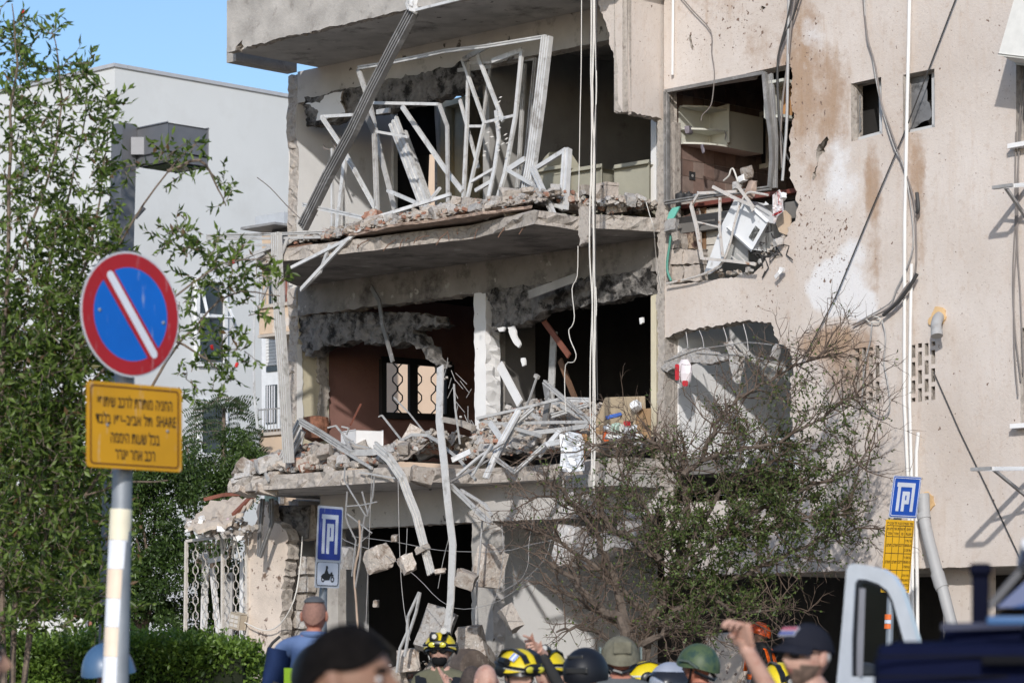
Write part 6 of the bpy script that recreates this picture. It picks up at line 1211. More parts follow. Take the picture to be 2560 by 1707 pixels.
for a in range(14):
    for zz, rr in ((.17, .05), (.1, .10), (0, .125), (-.1, .10), (-.165, .05)): an = a / 14 * 6.283; pts.append(cb + UU * rr * math.cos(an) * rb_.uniform(.8, 1.1) + NN * rr * .6 * math.sin(an) + Vector((0, 0, zz)))
g.hull(pts); part('bag_body', g, plain('bag_white', (.70, .64, .65), .4), t)
for x, y, w_, h_ in ((1692, 930, 9, 40), (1712, 958, 13, 14)): g = sheet(rrect(w_, h_, 3, 4, x, y), [], lambda a, b: Q(a, b, KN + .19), -NN * .01); part('red_print', g, [MATS['red_cloth']] * 2, t)
# wrecked white window frame low in the opening
bars_thing('wrecked_window', 'smashed white window frame lying low in the lower opening behind twigs', 'window frame', [B1([(1868, 1108, KN + .1), (1990, 1102, KN + .1)], .12, .06, 2), B1([(1870, 1110, KN + .08), (1856, 1190, KN + .05)], .06, .05), B1([(1912, 1118, KN), (1908, 1180, KN)], .05, .05), B1([(1954, 1148, KN + .1), (1992, 1144, KN + .1)], .08, .05), B1([(1956, 1148, KN + .1), (1952, 1192, KN + .1)], .06, .05), B1([(1990, 1144, KN + .1), (1990, 1186, KN + .1)], .06, .05)], WHITE)
# ---- security grille at the left foot of the building
NG = nG + .02
t = thing('security_grille', 'white hexagon security grille with bent cage beside the peeling stub wall', 'grille', Q(540, 1700, NG)); GW = M('grille_white', (.58, .535, .48), .7, .1, var=.12, scale=8, dirt=(.30, .2, .14), dirt_at=(.6, .7), dirt_scale=7)
for pts in ([(466, 1352), (463, 1600), (463, 1720)], [(616, 1334), (619, 1600), (620, 1720)], [(466, 1352), (616, 1334)], [(557, 1340), (556, 1720)]):
    g = G(); g.bar([Q(x, y, NG) for x, y in pts], .04, .04, NN); part('frame_bar', g, GW, t)
x = 470; k = 0
while x < 616:
    pts = []; y = 1354; s_ = 1 if k % 2 else -1
    while y < 1690:
        for tt, a in ((0, 0), (8, 1), (19, 1), (27, 0), (38, 0)): pts.append((x + (a * s_) * 6.2, y + tt))
        y += 38
    g = G(); g.bar([Q(a, b, NG) for a, b in pts], .009, .014, NN); part('grille_bar', g, GW, t); x += 12.6; k += 1
for i, (pts, w_, lab) in enumerate((([(514, 1380, NG - .5), (506, 1700, NG - .5)], .18, 'broad white door frame standing behind the security grille'), ([(482, 1382, NG - .45), (524, 1402, NG - .45), (566, 1392, NG - .45)], .1, 'short white crossbar behind the security grille'), ([(530, 1420, NG - .5), (548, 1600, NG - .5)], .14, 'slanting white slat behind the security grille'), ([(606, 1400, NG - .4), (604, 1700, NG - .4)], .12, 'narrow white door post behind the security grille'), ([(572, 1430, NG - .6), (568, 1700, NG - .6)], .3, 'pale panel standing behind the security grille'))):
    bars_thing('door_wreck', lab, 'door part', [B1(pts, w_, .04)], WHITE if i != 4 else SHADEW)
t = thing('intercom_box', 'torn-off letter box panel hanging on the security grille', 'box', Q(595, 1575, NG + .1)); c = Q(595, 1552, NG + .12)
r1, u1 = (UU + Vector((0, 0, -.18))).normalized(), (Vector((0, 0, 1)) + UU * .2).normalized(); n1_ = r1.cross(u1).normalized(); n1_ = n1_ if n1_.dot(NN) > 0 else -n1_
g = G(); g.bbox(c, r1 * .1, n1_ * .06, u1 * .11, .01); part('casing', g, M('box_beige', (.42, .36, .28), .8), t)
for i in range(3):
    for j in range(2): g = G(); g.box(c + n1_ * .064 + r1 * (-.05 + j * .09) + u1 * (-.06 + i * .06), r1 * .036, n1_ * .006, u1 * .022); part('letter_flap', g, GW, t)
# broken lean-to roof over the grille
ROOF = M('roof_sheet', (.52, .445, .37), .92, var=.2, scale=4, bump=.5, dirt=(.30, .24, .19), dirt_at=(.5, .68), dirt_scale=4)
t = thing('collapsed_roof', 'collapsed pale lean-to roof sheet with wooden edge over the grille', 'roof', Q(560, 1330, NG))
rf = lambda x, y: Q(x, y, NG - .15 + (y - 1240) * .009)
part('roof_sheet', sheet(rag([(525, 1250, 1), (640, 1240, 1), (610, 1285, 1), (570, 1306, 1), (520, 1318, 1), (470, 1318, 1), (490, 1285, 1)], 4, 8, 5, True), [], rf, Vector((0, 0, -.05)), grid=9, relief=lambda x, y: .05 * noise.noise(Vector((x * .06, y * .06, 2)))), [ROOF, ROOF], t)
for pts in ([(512, 1252), (560, 1240), (640, 1236)], [(584, 1290), (612, 1262), (634, 1240)]): g = G(); g.bar([rf(x, y) + Vector((0, 0, .02)) for x, y in pts], .06, .05); part('wooden_edge', g, MATS['red_wood'], t)
rr = random.Random(66)
for i in range(58):
    lump(rr.uniform(470, 640), rr.uniform(1292, 1345), NG + rr.uniform(.1, .5), rr.uniform(6, 26), rr.uniform(5, 18), 'scrap of rubble on the collapsed lean-to roof', 1600 + i, rr.choice((RUBBLE, RUBBLE_B, WHITE, CONC_EDGE)), 14, 'scraps on the lean-to roof')
lump(556, 1312, NG + .35, 20, 16, 'blue rag on the collapsed lean-to roof', 1640, plain('slate_blue', (.07, .12, .2), .9), 8, None, 'rag', 9); lump(569, 1305, NG + .35, 12, 24, 'pink rag on the collapsed lean-to roof', 1641, plain('pink_rag', (.6, .45, .48), .9), 8, None, 'rag', 9)
for i in range(9):
    x = rr.uniform(540, 600); cable([(x, 1325, NG + .1), (x + rr.uniform(-8, 4), 1345, NG + .12), (x + rr.uniform(-14, 6), 1345 + rr.uniform(15, 60), NG + .1)], .012, WIREW, 'shredded white cloth strip hanging over the grille', 'shreds over the grille', 'shred', 'cloth_shred')
bars_thing('folded_window', 'narrow dark frame folded to a point hanging below the lower balcony corner', 'metal frame', [B1([(657, 1246, NG + .3), (650, 1330, NG + .3), (648, 1390, NG + .3)], .09, .05, 1), B1([(678, 1246, NG + .3), (680, 1305, NG + .3), (650, 1392, NG + .3)], .09, .05, 1)], ALUK)
cable([(612, 1555, NG + .1), (660, 1575, NG + .1), (700, 1560, NG + .1), (735, 1500, NG + .1), (750, 1420, NG), (756, 1340, NG - .1)], .012, WIREW, 'slack pale wires draped over the peeling stub wall')
cable([(700, 1590, NG + .3), (672, 1620, NG + .4), (662, 1680, NG + .4), (655, 1760, NG + .4)], .03, WIRED, 'thick black hose curving down beside the stub wall', None, 'hose', 'hose')

cable([(643, 444, 1.7), (676, 470, 1.7), (715, 512, 1.7), (752, 548, 1.6)], .009, WIREG, 'thin dark rod sticking up past the broken building corner', None, 'rod', 'bent_rod')
bars_thing('hooked_plate', 'small white hooked plate sticking out of the wall below the torn kitchen', 'plate', [B1([(1938, 694, KN + .1), (1948, 682, KN + .12), (1957, 673, KN + .1)], .07, .02), B1([(1950, 672, KN + .1), (1960, 674, KN + .1)], .06, .05)], WHITE)
# ================================================================== plants
def leaf_mat(name, dark, light, dry=None, trans=.35):
    m, nt, b = nodes_of(name); at = nd(nt, 'ShaderNodeAttribute', attribute_name='tone').outputs['Fac']
    c = ramp(nt, at, .0, .86, (*dark, 1), (*light, 1))
    if dry: c = mixc(nt, ramp(nt, at, .95, .97), c, dry)
    nt.links.new(c, b.inputs['Base Color']); b.inputs['Roughness'].default_value = .42; b.inputs['Specular IOR Level'].default_value = .45
    t = nd(nt, 'ShaderNodeBsdfTranslucent'); nt.links.new(mixc(nt, 1.0, c, (1.25, 1.3, .6), 'MULTIPLY'), t.inputs[0])
    mx = nd(nt, 'ShaderNodeMixShader'); mx.inputs[0].default_value = trans; out = nt.nodes['Material Output']
    nt.links.new(b.outputs[0], mx.inputs[1]); nt.links.new(t.outputs[0], mx.inputs[2]); nt.links.new(mx.outputs[0], out.inputs[0]); MATS[name] = m; return m
def leaf_part(name, C, D, L, Wd, parent, mat, rng, tone=None):
    """C: stalk points (n,3); D: unit directions; L, Wd: lengths and widths"""
    C = np.asarray(C, float); D = np.asarray(D, float); n = len(C); L = np.broadcast_to(L, n)[:, None]; Wd = np.broadcast_to(Wd, n)[:, None]
    D = D / np.linalg.norm(D, axis=1, keepdims=True); R = rng.normal(size=(n, 3)); S = np.cross(D, R); S /= np.linalg.norm(S, axis=1, keepdims=True); N_ = np.cross(S, D)
    mid = C + D * L * .45; tip = C + D * L - N_ * L * .14
    v = np.stack([C, mid + S * Wd * .5 + N_ * Wd * .18, tip, mid - S * Wd * .5 + N_ * Wd * .18], 1).reshape(-1, 3) - np.array(wloc(parent))
    idx = np.arange(n)[:, None] * 4; tri = np.concatenate([idx + np.array([[0, 1, 2]]), idx + np.array([[0, 2, 3]])], 1).reshape(-1)
    me = bpy.data.meshes.new(name); me.vertices.add(4 * n); me.vertices.foreach_set('co', v.reshape(-1)); me.loops.add(len(tri)); me.loops.foreach_set('vertex_index', tri.astype(np.int32))
    me.polygons.add(len(tri) // 3); me.polygons.foreach_set('loop_start', np.arange(0, len(tri), 3, dtype=np.int32)); me.polygons.foreach_set('loop_total', np.full(len(tri) // 3, 3, dtype=np.int32))
    tn = rng.random(n) if tone is None else np.asarray(tone)
    a = me.attributes.new('tone', 'FLOAT', 'POINT'); a.data.foreach_set('value', np.repeat(tn, 4).astype(np.float32))
    me.materials.append(mat); me.update(); me.validate()
    o = bpy.data.objects.new(name, me); COL.objects.link(o); o.parent = parent; o['kind'] = 'stuff'; return o
class Twigs:
    """grows branches and collects leaf stalks"""
    def __init__(s, seed): s.r = random.Random(seed); s.g = G(); s.C = []; s.D = []
    def twig(s, p, d, L, r0, bend=.35, seg=4, sides=4, drop=0.0):
        pts = [Vector(p)]; d = Vector(d).normalized()
        for i in range(seg):
            d = (d + Vector([s.r.gauss(0, bend / seg * 1.6) for _ in range(3)]) + Vector((0, 0, -drop / seg))).normalized(); pts.append(pts[-1] + d * L / seg)
        s.g.tube(pts, r0, sides, [1 - .75 * i / seg for i in range(seg + 1)], 0, False); return pts
    def leaves(s, pts, k, spread=.9, t0=.2):
        for i in range(k):
            t = t0 + (1 - t0) * (i + s.r.random()) / k; f = t * (len(pts) - 1); j = min(int(f), len(pts) - 2); p = pts[j].lerp(pts[j + 1], f - j); d = (pts[j + 1] - pts[j]).normalized()
            s.C.append(tuple(p)); s.D.append(tuple(d * .7 + Vector([s.r.gauss(0, spread * .6) for _ in range(3)])))
BARK = M('bark', (.17, .13, .10), .95, var=.35, scale=12, bump=.8, bscale=25); BARKG = M('grey_bark', (.115, .09, .072), .95, var=.35, scale=10, bump=.9, bscale=22)
def branch(g, pts, r0, r1, sides=7, sub=3, seed=0):
    rr_ = random.Random(seed); P3 = [Vector(p) for p in pts]; out = []
    for i in range(len(P3) - 1):
        a, b, c, d = P3[max(i - 1, 0)], P3[i], P3[i + 1], P3[min(i + 2, len(P3) - 1)]
        for k in range(sub):
            t = k / sub; out.append(.5 * ((2 * b) + (c - a) * t + (2 * a - 5 * b + 4 * c - d) * t * t + (3 * b - a - 3 * c + d) * t ** 3) + Vector([rr_.gauss(0, r0 * .35) for _ in range(3)]))
    out.append(P3[-1]); n = len(out); g.tube(out, 1.0, sides, [r0 + (r1 - r0) * i / (n - 1) for i in range(n)]); return out
# ---------------- flowering tree in front, left
TLY = 22.0
lt = thing('flowering_tree', 'loose leafy flowering tree arching over the lamp post', 'tree', Vector((P(60, HY, TLY).x, TLY, 0)))
TW = Twigs(1); rl = random.Random(2)
def LT(x, y, d=0.0): return P(x, y, TLY + d)
stems = [[(40, 2100), (60, 1700), (110, 1400), (200, 1260), (300, 1210), (420, 1200)], [(30, 2100), (30, 1700), (50, 1300), (90, 900), (130, 620), (190, 420), (215, 230)], [(20, 2100), (10, 1600), (0, 1100), (20, 700), (25, 350), (45, 160), (30, 10)], [(60, 1700), (120, 1300), (200, 1000), (330, 860), (440, 740), (560, 660), (690, 640)],
         [(50, 1300), (150, 1000), (250, 700), (330, 560), (420, 430), (500, 350)], [(420, 430), (500, 400), (535, 450), (565, 515)], [(90, 900), (200, 700), (250, 500), (270, 300)], [(330, 860), (430, 850), (520, 900), (560, 940)], [(200, 1260), (330, 1050), (420, 900), (520, 780), (600, 730), (700, 740)], [(0, 1100), (100, 1050), (200, 1080), (330, 1100)], [(20, 700), (80, 560), (140, 380), (150, 200), (130, 80)], [(0, 1350), (150, 1260), (290, 1215)], [(0, 900), (60, 800), (150, 740), (230, 640)]]
g = G()
for i, st in enumerate(stems):
    dd = rl.uniform(-.5, .5); branch(g, [LT(x, y, dd * (k / len(st))) for k, (x, y) in enumerate(st)], .028 if i < 3 else .015, .004, 6, 3, i)
part('trunk', g, BARK, lt, kind='stuff')
cl = [(15, 60, 15, 60, 5), (45, 60, 14, 22, 5), (45, 110, 20, 25, 9), (40, 170, 28, 30, 11), (70, 150, 12, 18, 4), (25, 240, 30, 40, 10), (130, 85, 14, 12, 4), (110, 165, 12, 10, 2), (140, 172, 22, 10, 5), (190, 178, 22, 12, 5), (60, 260, 40, 35, 10), (130, 210, 25, 16, 5), (212, 200, 16, 30, 6), (255, 215, 20, 18, 5), (268, 280, 18, 28, 8), (215, 260, 25, 22, 6), (150, 290, 35, 30, 8), (90, 310, 35, 30, 8), (40, 340, 40, 40, 12), (225, 330, 22, 25, 6), (240, 400, 25, 30, 8), (160, 380, 40, 30, 9), (100, 410, 40, 35, 10), (40, 430, 40, 40, 12), (205, 450, 35, 30, 9), (255, 480, 18, 30, 6), (130, 480, 40, 30, 10), (70, 510, 45, 35, 12), (20, 520, 25, 40, 10), (175, 540, 35, 30, 9), (230, 560, 25, 30, 7), (320, 420, 35, 14, 4), (385, 405, 30, 12, 5), (430, 400, 25, 14, 6), (490, 355, 14, 20, 4), (455, 420, 20, 14, 3), (530, 430, 14, 12, 2), (545, 470, 10, 15, 2), (566, 510, 14, 12, 4),
      (270, 620, 25, 20, 5), (300, 590, 25, 16, 4), (440, 590, 22, 18, 5), (455, 630, 28, 25, 8), (510, 610, 22, 18, 5), (440, 580, 16, 12, 4), (520, 650, 25, 20, 6), (570, 660, 28, 16, 6), (610, 690, 28, 14, 6), (660, 690, 30, 12, 5), (690, 720, 18, 16, 4), (600, 730, 22, 16, 4), (618, 765, 14, 20, 4), (560, 720, 25, 18, 5), (490, 720, 25, 25, 6), (450, 760, 25, 30, 7), (440, 850, 20, 25, 5), (500, 830, 25, 20, 4), (560, 860, 22, 16, 5), (590, 880, 20, 14, 5), (530, 905, 30, 14, 6), (470, 930, 25, 18, 4), (560, 940, 20, 12, 3), (450, 990, 18, 22, 3), (540, 990, 14, 14, 2)]
rr2 = random.Random(5)
for yy in range(570, 1560, 34):
    for xx in range(-20, 260 if yy < 1180 else 300, 34):
        f = 1.0 if xx < 190 else .65
        gap = noise.noise(Vector((xx * .012, yy * .011, 3)))
        if gap > .18: f *= .2
        if yy > 1180: f *= .75
        elif yy > 820: f *= 1.35
        cl.append((xx + rr2.uniform(-15, 15), yy + rr2.uniform(-15, 15), 24, 24, 6.4 * f))
for cx, cy, rx, ry, k in cl:
    k *= 1.25 if cy > 560 or cx < 270 else .9; kk = int(k) + (rl.random() < k - int(k))
    for i in range(kk):
        x, y = rl.gauss(cx, rx * .62), rl.gauss(cy, ry * .62); p = LT(x, y, rl.gauss(0, .35)); d = Vector((rl.gauss(.2, .6), rl.gauss(0, .5), rl.gauss(.25, .55)))
        pts = TW.twig(p, d, rl.uniform(.12, .26), .0042, .5, 3, 3, .25); TW.leaves(pts, rl.randint(7, 11), 1.0, .05)
part('twigs', TW.g, BARK, lt, kind='stuff')
rng = np.random.default_rng(4); n = len(TW.C)
LEAF1 = leaf_mat('leaf_flowering', (.03, .055, .012), (.20, .28, .06), (.17, .10, .05), .5)
leaf_part('crown', TW.C, TW.D, rng.uniform(.035, .10, n), rng.uniform(.018, .036, n), lt, LEAF1, rng)
t_ = G()
for x, y in ((583, 652), (592, 912), (530, 868), (57, 30), (350, 1000)): t_.chunk(LT(x, y), (.012, .01, .02), rl, 0, 8, .5, 0)
part('red_flower', t_, plain('petal_red', (.6, .02, .02), .6), lt, kind='stuff')
# ---------------- bushes and trees behind the hedge
def cloud_tree(name, lab, Y, blobs, nl, size, seed, mat, trunk, group=None, cat='tree'):
    """blobs: (x, y, rx, ry) in photo pixels; leaves gather on the shells of many small clumps"""
    r_ = random.Random(seed); rg = np.random.default_rng(seed); sc = Y / F
    t = thing(name, lab, cat, Vector((P(trunk[0], HY, Y).x, Y + .4, 0)), group)
    cl_ = []; area = sum(b[2] * b[3] for b in blobs)
    for (x, y, rx, ry) in blobs:
        for i in range(max(3, int(rx * ry / 330))):
            a = r_.uniform(0, 6.283); q = math.sqrt(r_.random()); cl_.append((P(x + rx * q * math.cos(a), y + ry * q * math.sin(a), Y + r_.uniform(-.9, .9) * min(rx, ry) * sc), r_.uniform(14, 30) * sc * 1.15))
    per = max(8, nl // len(cl_)); C = []; D = []; tone = []
    for c, R_ in cl_:
        v = rg.normal(size=(per, 3)); v /= np.linalg.norm(v, axis=1, keepdims=True); rad = R_ * rg.uniform(.55, 1.08, per)[:, None]
        C.append(np.array(c) + v * rad * np.array([1.25, 1.1, .85])); D.append(v + rg.normal(size=(per, 3)) * .8 + np.array([0, 0, -.15])); tone.append(np.clip(rg.normal(r_.uniform(.25, .6), .22, per), 0, .88))
    C = np.concatenate(C); D = np.concatenate(D); m_ = len(C)
    leaf_part('crown', C, D, rg.uniform(.6, 1.2, m_) * size, rg.uniform(.30, .5, m_) * size, t, mat, rg, np.concatenate(tone))
    g = G(); b0 = Vector((P(trunk[0], HY, Y).x, Y + .4, 0)); tops = r_.sample(cl_, min(9, len(cl_)))
    fork = b0.lerp(P(trunk[0], trunk[1], Y + .4), .6)
    g.tube([b0, b0.lerp(fork, .5) + Vector((.05, 0, 0)), fork], .11, 8, [1, .8, .65])
    for c, _ in tops: g.tube([fork, fork.lerp(c, .5) + Vector((r_.uniform(-.15, .15), 0, .1)), c], .045, 5, [1, .6, .25])
    part('trunk', g, BARK, t, kind='stuff'); return t
LEAF2 = leaf_mat('leaf_dark', (.014, .030, .009), (.085, .145, .032), None, .3); LEAF3 = leaf_mat('leaf_mid', (.022, .045, .013), (.115, .18, .045), None, .35); LEAF4 = leaf_mat('leaf_fern', (.020, .036, .016), (.075, .115, .045), None, .3)
cloud_tree('evergreen_tree', 'dense dark evergreen tree behind the hedge by the white board', 44, [(60, 1100, 110, 120), (175, 1150, 80, 90), (20, 960, 60, 90), (60, 1380, 120, 160), (170, 1460, 120, 120), (30, 1500, 90, 90), (120, 1270, 110, 110), (210, 1340, 70, 120)], 34000, .085, 11, LEAF2, (110, 1400))
cloud_tree('evergreen_tree', 'dense dark evergreen tree between the banded pole and the security grille', 43, [(340, 1330, 110, 130), (400, 1450, 100, 120), (300, 1480, 110, 100), (420, 1240, 90, 90), (300, 1200, 80, 80), (240, 1420, 60, 120)], 26000, .08, 12, LEAF2, (350, 1400))
cloud_tree('leafy_tree', 'lighter green tree growing in front of the cream neighbour block', 46.5, [(560, 1160, 70, 80), (520, 1240, 70, 90), (600, 1130, 40, 70), (480, 1180, 60, 70), (600, 1210, 50, 50)], 11000, .075, 13, LEAF3, (540, 1300))
cloud_tree('dark_shrub', 'dark leafy shrub standing behind the security grille', 43.5, [(540, 1430, 70, 130), (600, 1500, 60, 120), (500, 1540, 70, 90)], 9000, .07, 14, LEAF2, (550, 1500), None, 'shrub')
# feathery tree
ft = thing('feathery_tree', 'feathery fern-leaved tree with layered fronds before the white building', 'tree', Vector((P(560, HY, 47.5).x, 47.5, 0))); rf_ = random.Random(21); C = []; D = []; g = G()
g.tube([Vector((P(560, HY, 47.5).x, 47.5, 0)), P(556, 1300, 47.5), P(560, 1020, 47.5)], .09, 8, [1, .7, .3])
for i in range(64):
    y0 = rf_.uniform(990, 1170); spread = 30 + (y0 - 985) * .42; x0 = 555 + rf_.uniform(-1, 1) * spread; p = P(x0, y0, 47.5 + rf_.uniform(-.5, .5)); sgn = 1 if rf_.random() < .5 + (x0 - 555) * .01 else -1
    d = Vector((sgn * rf_.uniform(.5, 1), rf_.uniform(-.4, .4), rf_.uniform(-.1, .5))).normalized(); Lf = rf_.uniform(.25, .42); pts = [p]
    for k in range(9): d = (d + Vector((0, 0, -.10))).normalized(); pts.append(pts[-1] + d * Lf / 9)
    g.tube(pts, .005, 3, [1 - .08 * k for k in range(10)], 0, False); side = d.cross(Vector((0, 0, 1))).normalized(); upv = side.cross(d).normalized()
    for k in range(1, 10):
        for sg in (-1, 1):
            for q in range(4): C.append(tuple(pts[k] + (side * .3 + upv * .9) * sg * .012 * q)); D.append(tuple((side * .35 + upv * .8) * sg + d * .55))
part('trunk', g, BARK, ft, kind='stuff'); n = len(C); leaf_part('crown', C, D, rng.uniform(.05, .075, n), rng.uniform(.012, .018, n), ft, LEAF4, rng)
# ---------------- clipped hedge
HYd = 24.5
hd = thing('clipped_hedge', 'clipped bright green hedge in front of the building corner', 'hedge', Vector((P(280, HY, HYd).x, HYd, 0)))
xa, xb = P(-120, HY, HYd).x, P(646, HY, HYd).x; zt = CZ + (HY - 1606) / F * HYd
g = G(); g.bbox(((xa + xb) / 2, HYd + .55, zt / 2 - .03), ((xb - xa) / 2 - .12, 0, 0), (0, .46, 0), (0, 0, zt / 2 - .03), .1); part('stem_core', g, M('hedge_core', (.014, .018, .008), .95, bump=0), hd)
rg = np.random.default_rng(31); m_ = 30000; fx = rg.uniform(xa, xb, m_); kind = rg.random(m_); yy = np.where(kind < .68, HYd + rg.normal(.06, .05, m_), HYd + rg.uniform(0, 1.1, m_)); zz = np.where(kind < .68, rg.uniform(0.7, zt, m_), zt + rg.normal(-.03, .05, m_))
lum = np.array([noise.noise(Vector((a * 2.6, b * 2.6, c * 2.6))) for a, b, c in zip(fx, yy, zz)]); end = np.clip((xb - fx) / .45, 0, 1) ** .5
yy = yy - lum * .14 + (1 - end) * .35; zz = zz + np.where(kind >= .68, lum * .10, 0) - (1 - end) * .22 * (kind >= .68)
Cc = np.stack([fx, yy, zz], 1); Dd = rg.normal(size=(m_, 3)) + np.stack([np.zeros(m_), np.where(kind < .68, -1.0, -.2), np.where(kind < .68, .35, 1.0)], 1)
HEDGE = leaf_mat('leaf_hedge', (.045, .085, .016), (.19, .29, .05), None, .35)
leaf_part('foliage', Cc, Dd, rg.uniform(.035, .06, m_), rg.uniform(.02, .032, m_), hd, HEDGE, rg, np.clip(rg.normal(.45, .25, m_) + lum * .3, 0, .88))
# white board behind the hedge, held by a hand
g = sheet([(41, 1548), (214, 1542), (208, 1600), (206, 1700), (44, 1700)], [], lambda x, y: P(x, y, 26.2), Vector((.02, .05, 0)))
solo('white_board', g, [M('dirty_white', (.68, .67, .63), .7, var=.08, dirt=(.35, .28, .2), dirt_at=(.6, .7), dirt_scale=8)] * 2, 'dirty white board carried behind the hedge', 'board')
# ---------------- half-bare tree in front of the beige wall
RY = 32.6
rt2 = thing('battered_tree', 'half-bare battered tree with tangled twigs before the beige wall', 'tree', Vector((P(1600, HY, RY).x, RY, 0)))
def RT(x, y, d=0.0): return P(x, y, RY + d)
limbs = [([(1610, 2020), (1590, 1680), (1560, 1575), (1500, 1510), (1440, 1455), (1375, 1405)], .085, .02), ([(1590, 1680), (1552, 1500), (1522, 1410), (1488, 1330), (1430, 1265), (1385, 1200)], .06, .012), ([(1620, 2020), (1612, 1650), (1650, 1500), (1698, 1400), (1712, 1290), (1704, 1190), (1712, 1135)], .07, .026),
         ([(1704, 1150), (1660, 1117), (1600, 1098), (1510, 1108), (1440, 1130)], .024, .008), ([(1706, 1185), (1750, 1145), (1790, 1062), (1832, 1008), (1905, 962), (1990, 915), (2060, 880)], .034, .007), ([(1745, 1150), (1830, 1128), (1950, 1100), (2060, 1040), (2140, 985)], .026, .006), ([(1640, 1560), (1760, 1480), (1900, 1420), (2050, 1350), (2150, 1320)], .045, .008), ([(1660, 1470), (1800, 1340), (1950, 1250), (2100, 1190), (2175, 1130)], .04, .007),
         ([(1512, 1208), (1500, 1262), (1522, 1310), (1600, 1362), (1650, 1400)], .038, .034), ([(1600, 1520), (1500, 1425), (1405, 1360), (1335, 1330)], .04, .008), ([(1560, 1575), (1440, 1500), (1350, 1455)], .035, .008), ([(1600, 1362), (1480, 1290), (1380, 1240), (1325, 1250)], .028, .006), ([(1700, 1420), (1780, 1260), (1860, 1180), (1960, 1150)], .03, .006), ([(1690, 1400), (1620, 1280), (1560, 1200), (1540, 1130)], .026, .006), ([(1760, 1480), (1850, 1530), (1950, 1520)], .03, .007), ([(1800, 1340), (1900, 1330), (2020, 1290), (2120, 1270)], .026, .006), ([(1580, 1640), (1640, 1590), (1700, 1570), (1790, 1570)], .05, .014), ([(1590, 1690), (1520, 1600), (1440, 1570), (1390, 1580)], .04, .01)]
TR = Twigs(7); rt3 = random.Random(8); big = G()
def green(x, y):     # how leafy the crown is at a photo position
    a = .8 * math.exp(-((x - 1980) / 210) ** 2 - ((y - 1270) / 190) ** 2) + .75 * math.exp(-((x - 1760) / 190) ** 2 - ((y - 1340) / 170) ** 2) + .3 * math.exp(-((x - 2080) / 140) ** 2 - ((y - 1080) / 150) ** 2) + .25 * math.exp(-((x - 1950) / 170) ** 2 - ((y - 960) / 120) ** 2) + .32 * math.exp(-((x - 1500) / 180) ** 2 - ((y - 1180) / 130) ** 2) + .45 * math.exp(-((x - 1780) / 170) ** 2 - ((y - 1500) / 100) ** 2)
    return min(1.25, a)
def pix(p): return CX + p.x / p.y * F, HY - (p.z - CZ) / p.y * F
def grow(p, d, L, r, depth):
    pts = TR.twig(p, d, L, r, .55, 4 if depth < 2 else 3, 3 if r < .008 else 4, -.12)
    if depth < 2:
        for k in range(rt3.randint(3, 5) if depth == 0 else rt3.randint(2, 4)):
            j = rt3.randint(1, len(pts) - 1); dd = (pts[j] - pts[j - 1]).normalized() + Vector([rt3.gauss(0, .65) for _ in range(3)]); grow(pts[j], dd, L * rt3.uniform(.4, .7), r * .62, depth + 1)
    x, y = pix(pts[-1]); gr_ = green(x, y)
    if rt3.random() < .10 + gr_ * .9: TR.leaves(pts, int(1 + gr_ * rt3.uniform(4, 8)), 1.0, .2)
for i, (pts, r0, r1) in enumerate(limbs):
    dz = rt3.uniform(-.5, .5); P3 = [RT(x, y, dz * k / len(pts)) for k, (x, y) in enumerate(pts)]; out = branch(big, P3, r0, r1, 7, 4, 50 + i); n = len(out)
    for k in range(2 if i < 3 else 1, n):
        dloc = (out[k] - out[k - 1]).normalized()
        for q in range(4 if i >= 3 else 3):
            if rt3.random() < (.74 if pix(out[k])[0] > 1600 else .40):
                dd = dloc * .45 + Vector((rt3.gauss(0, .65), rt3.gauss(0, .45), rt3.gauss(.12, .6))); grow(out[k], dd, rt3.uniform(.22, .62), .009, 0)
part('trunk', big, BARKG, rt2, kind='stuff'); part('twigs', TR.g, M('twig_bark', (.115, .083, .063), .95, var=.3, scale=9, bump=0), rt2, kind='stuff')
n = len(TR.C); LEAF5 = leaf_mat('leaf_battered', (.025, .043, .013), (.13, .18, .05), None, .35)
leaf_part('crown', TR.C, TR.D, rng.uniform(.035, .06, n), rng.uniform(.018, .028, n), rt2, LEAF5, rng)
# ================================================================== people
SKINS = {'tan': (.40, .235, .165), 'pink': (.48, .29, .225), 'red': (.40, .17, .115), 'brown': (.27, .15, .10)}
def skin(k):
    c = SKINS[k]; return M('skin_' + k, c, .55, var=.12, scale=14, bump=.12, bscale=90, dirt=(c[0] * .8, c[1] * .62, c[2] * .58), dirt_at=(.5, .7), dirt_scale=18, spec=.35)
def cloth(name, c): return M('cloth_' + name, c, .95, var=.12, scale=10, bump=.25, bscale=40, spec=.06)
HAIRK = M('hair_black', (.008, .0065, .006), .8, var=.4, scale=40, bump=.6, bscale=120, spec=.08); HAIRG = M('hair_grey', (.16, .145, .135), .7, var=.4, scale=60, bump=.5, bscale=120)
BLACK = plain('black_plastic', (.010, .010, .011), .35); LIP = plain('lips', (.30, .12, .10), .5); EYEW = plain('eye_white', (.6, .58, .56), .3)
class Head:
    def __init__(s, C, yaw, pitch=0.0, roll=0.0, k=1.0):
        a = math.radians(yaw); f = Vector((math.sin(a), -math.cos(a), 0)); u = Vector((0, 0, 1)); r = f.cross(u)
        q = Matrix.Rotation(math.radians(pitch), 3, r); f, u = q @ f, q @ u
        q = Matrix.Rotation(math.radians(roll), 3, f); u, r = q @ u, q @ r
        s.C, s.f, s.u, s.r, s.k = Vector(C), f, u, r, k
    def __call__(s, x, y, z): return s.C + (s.r * x + s.f * y + s.u * z) * s.k
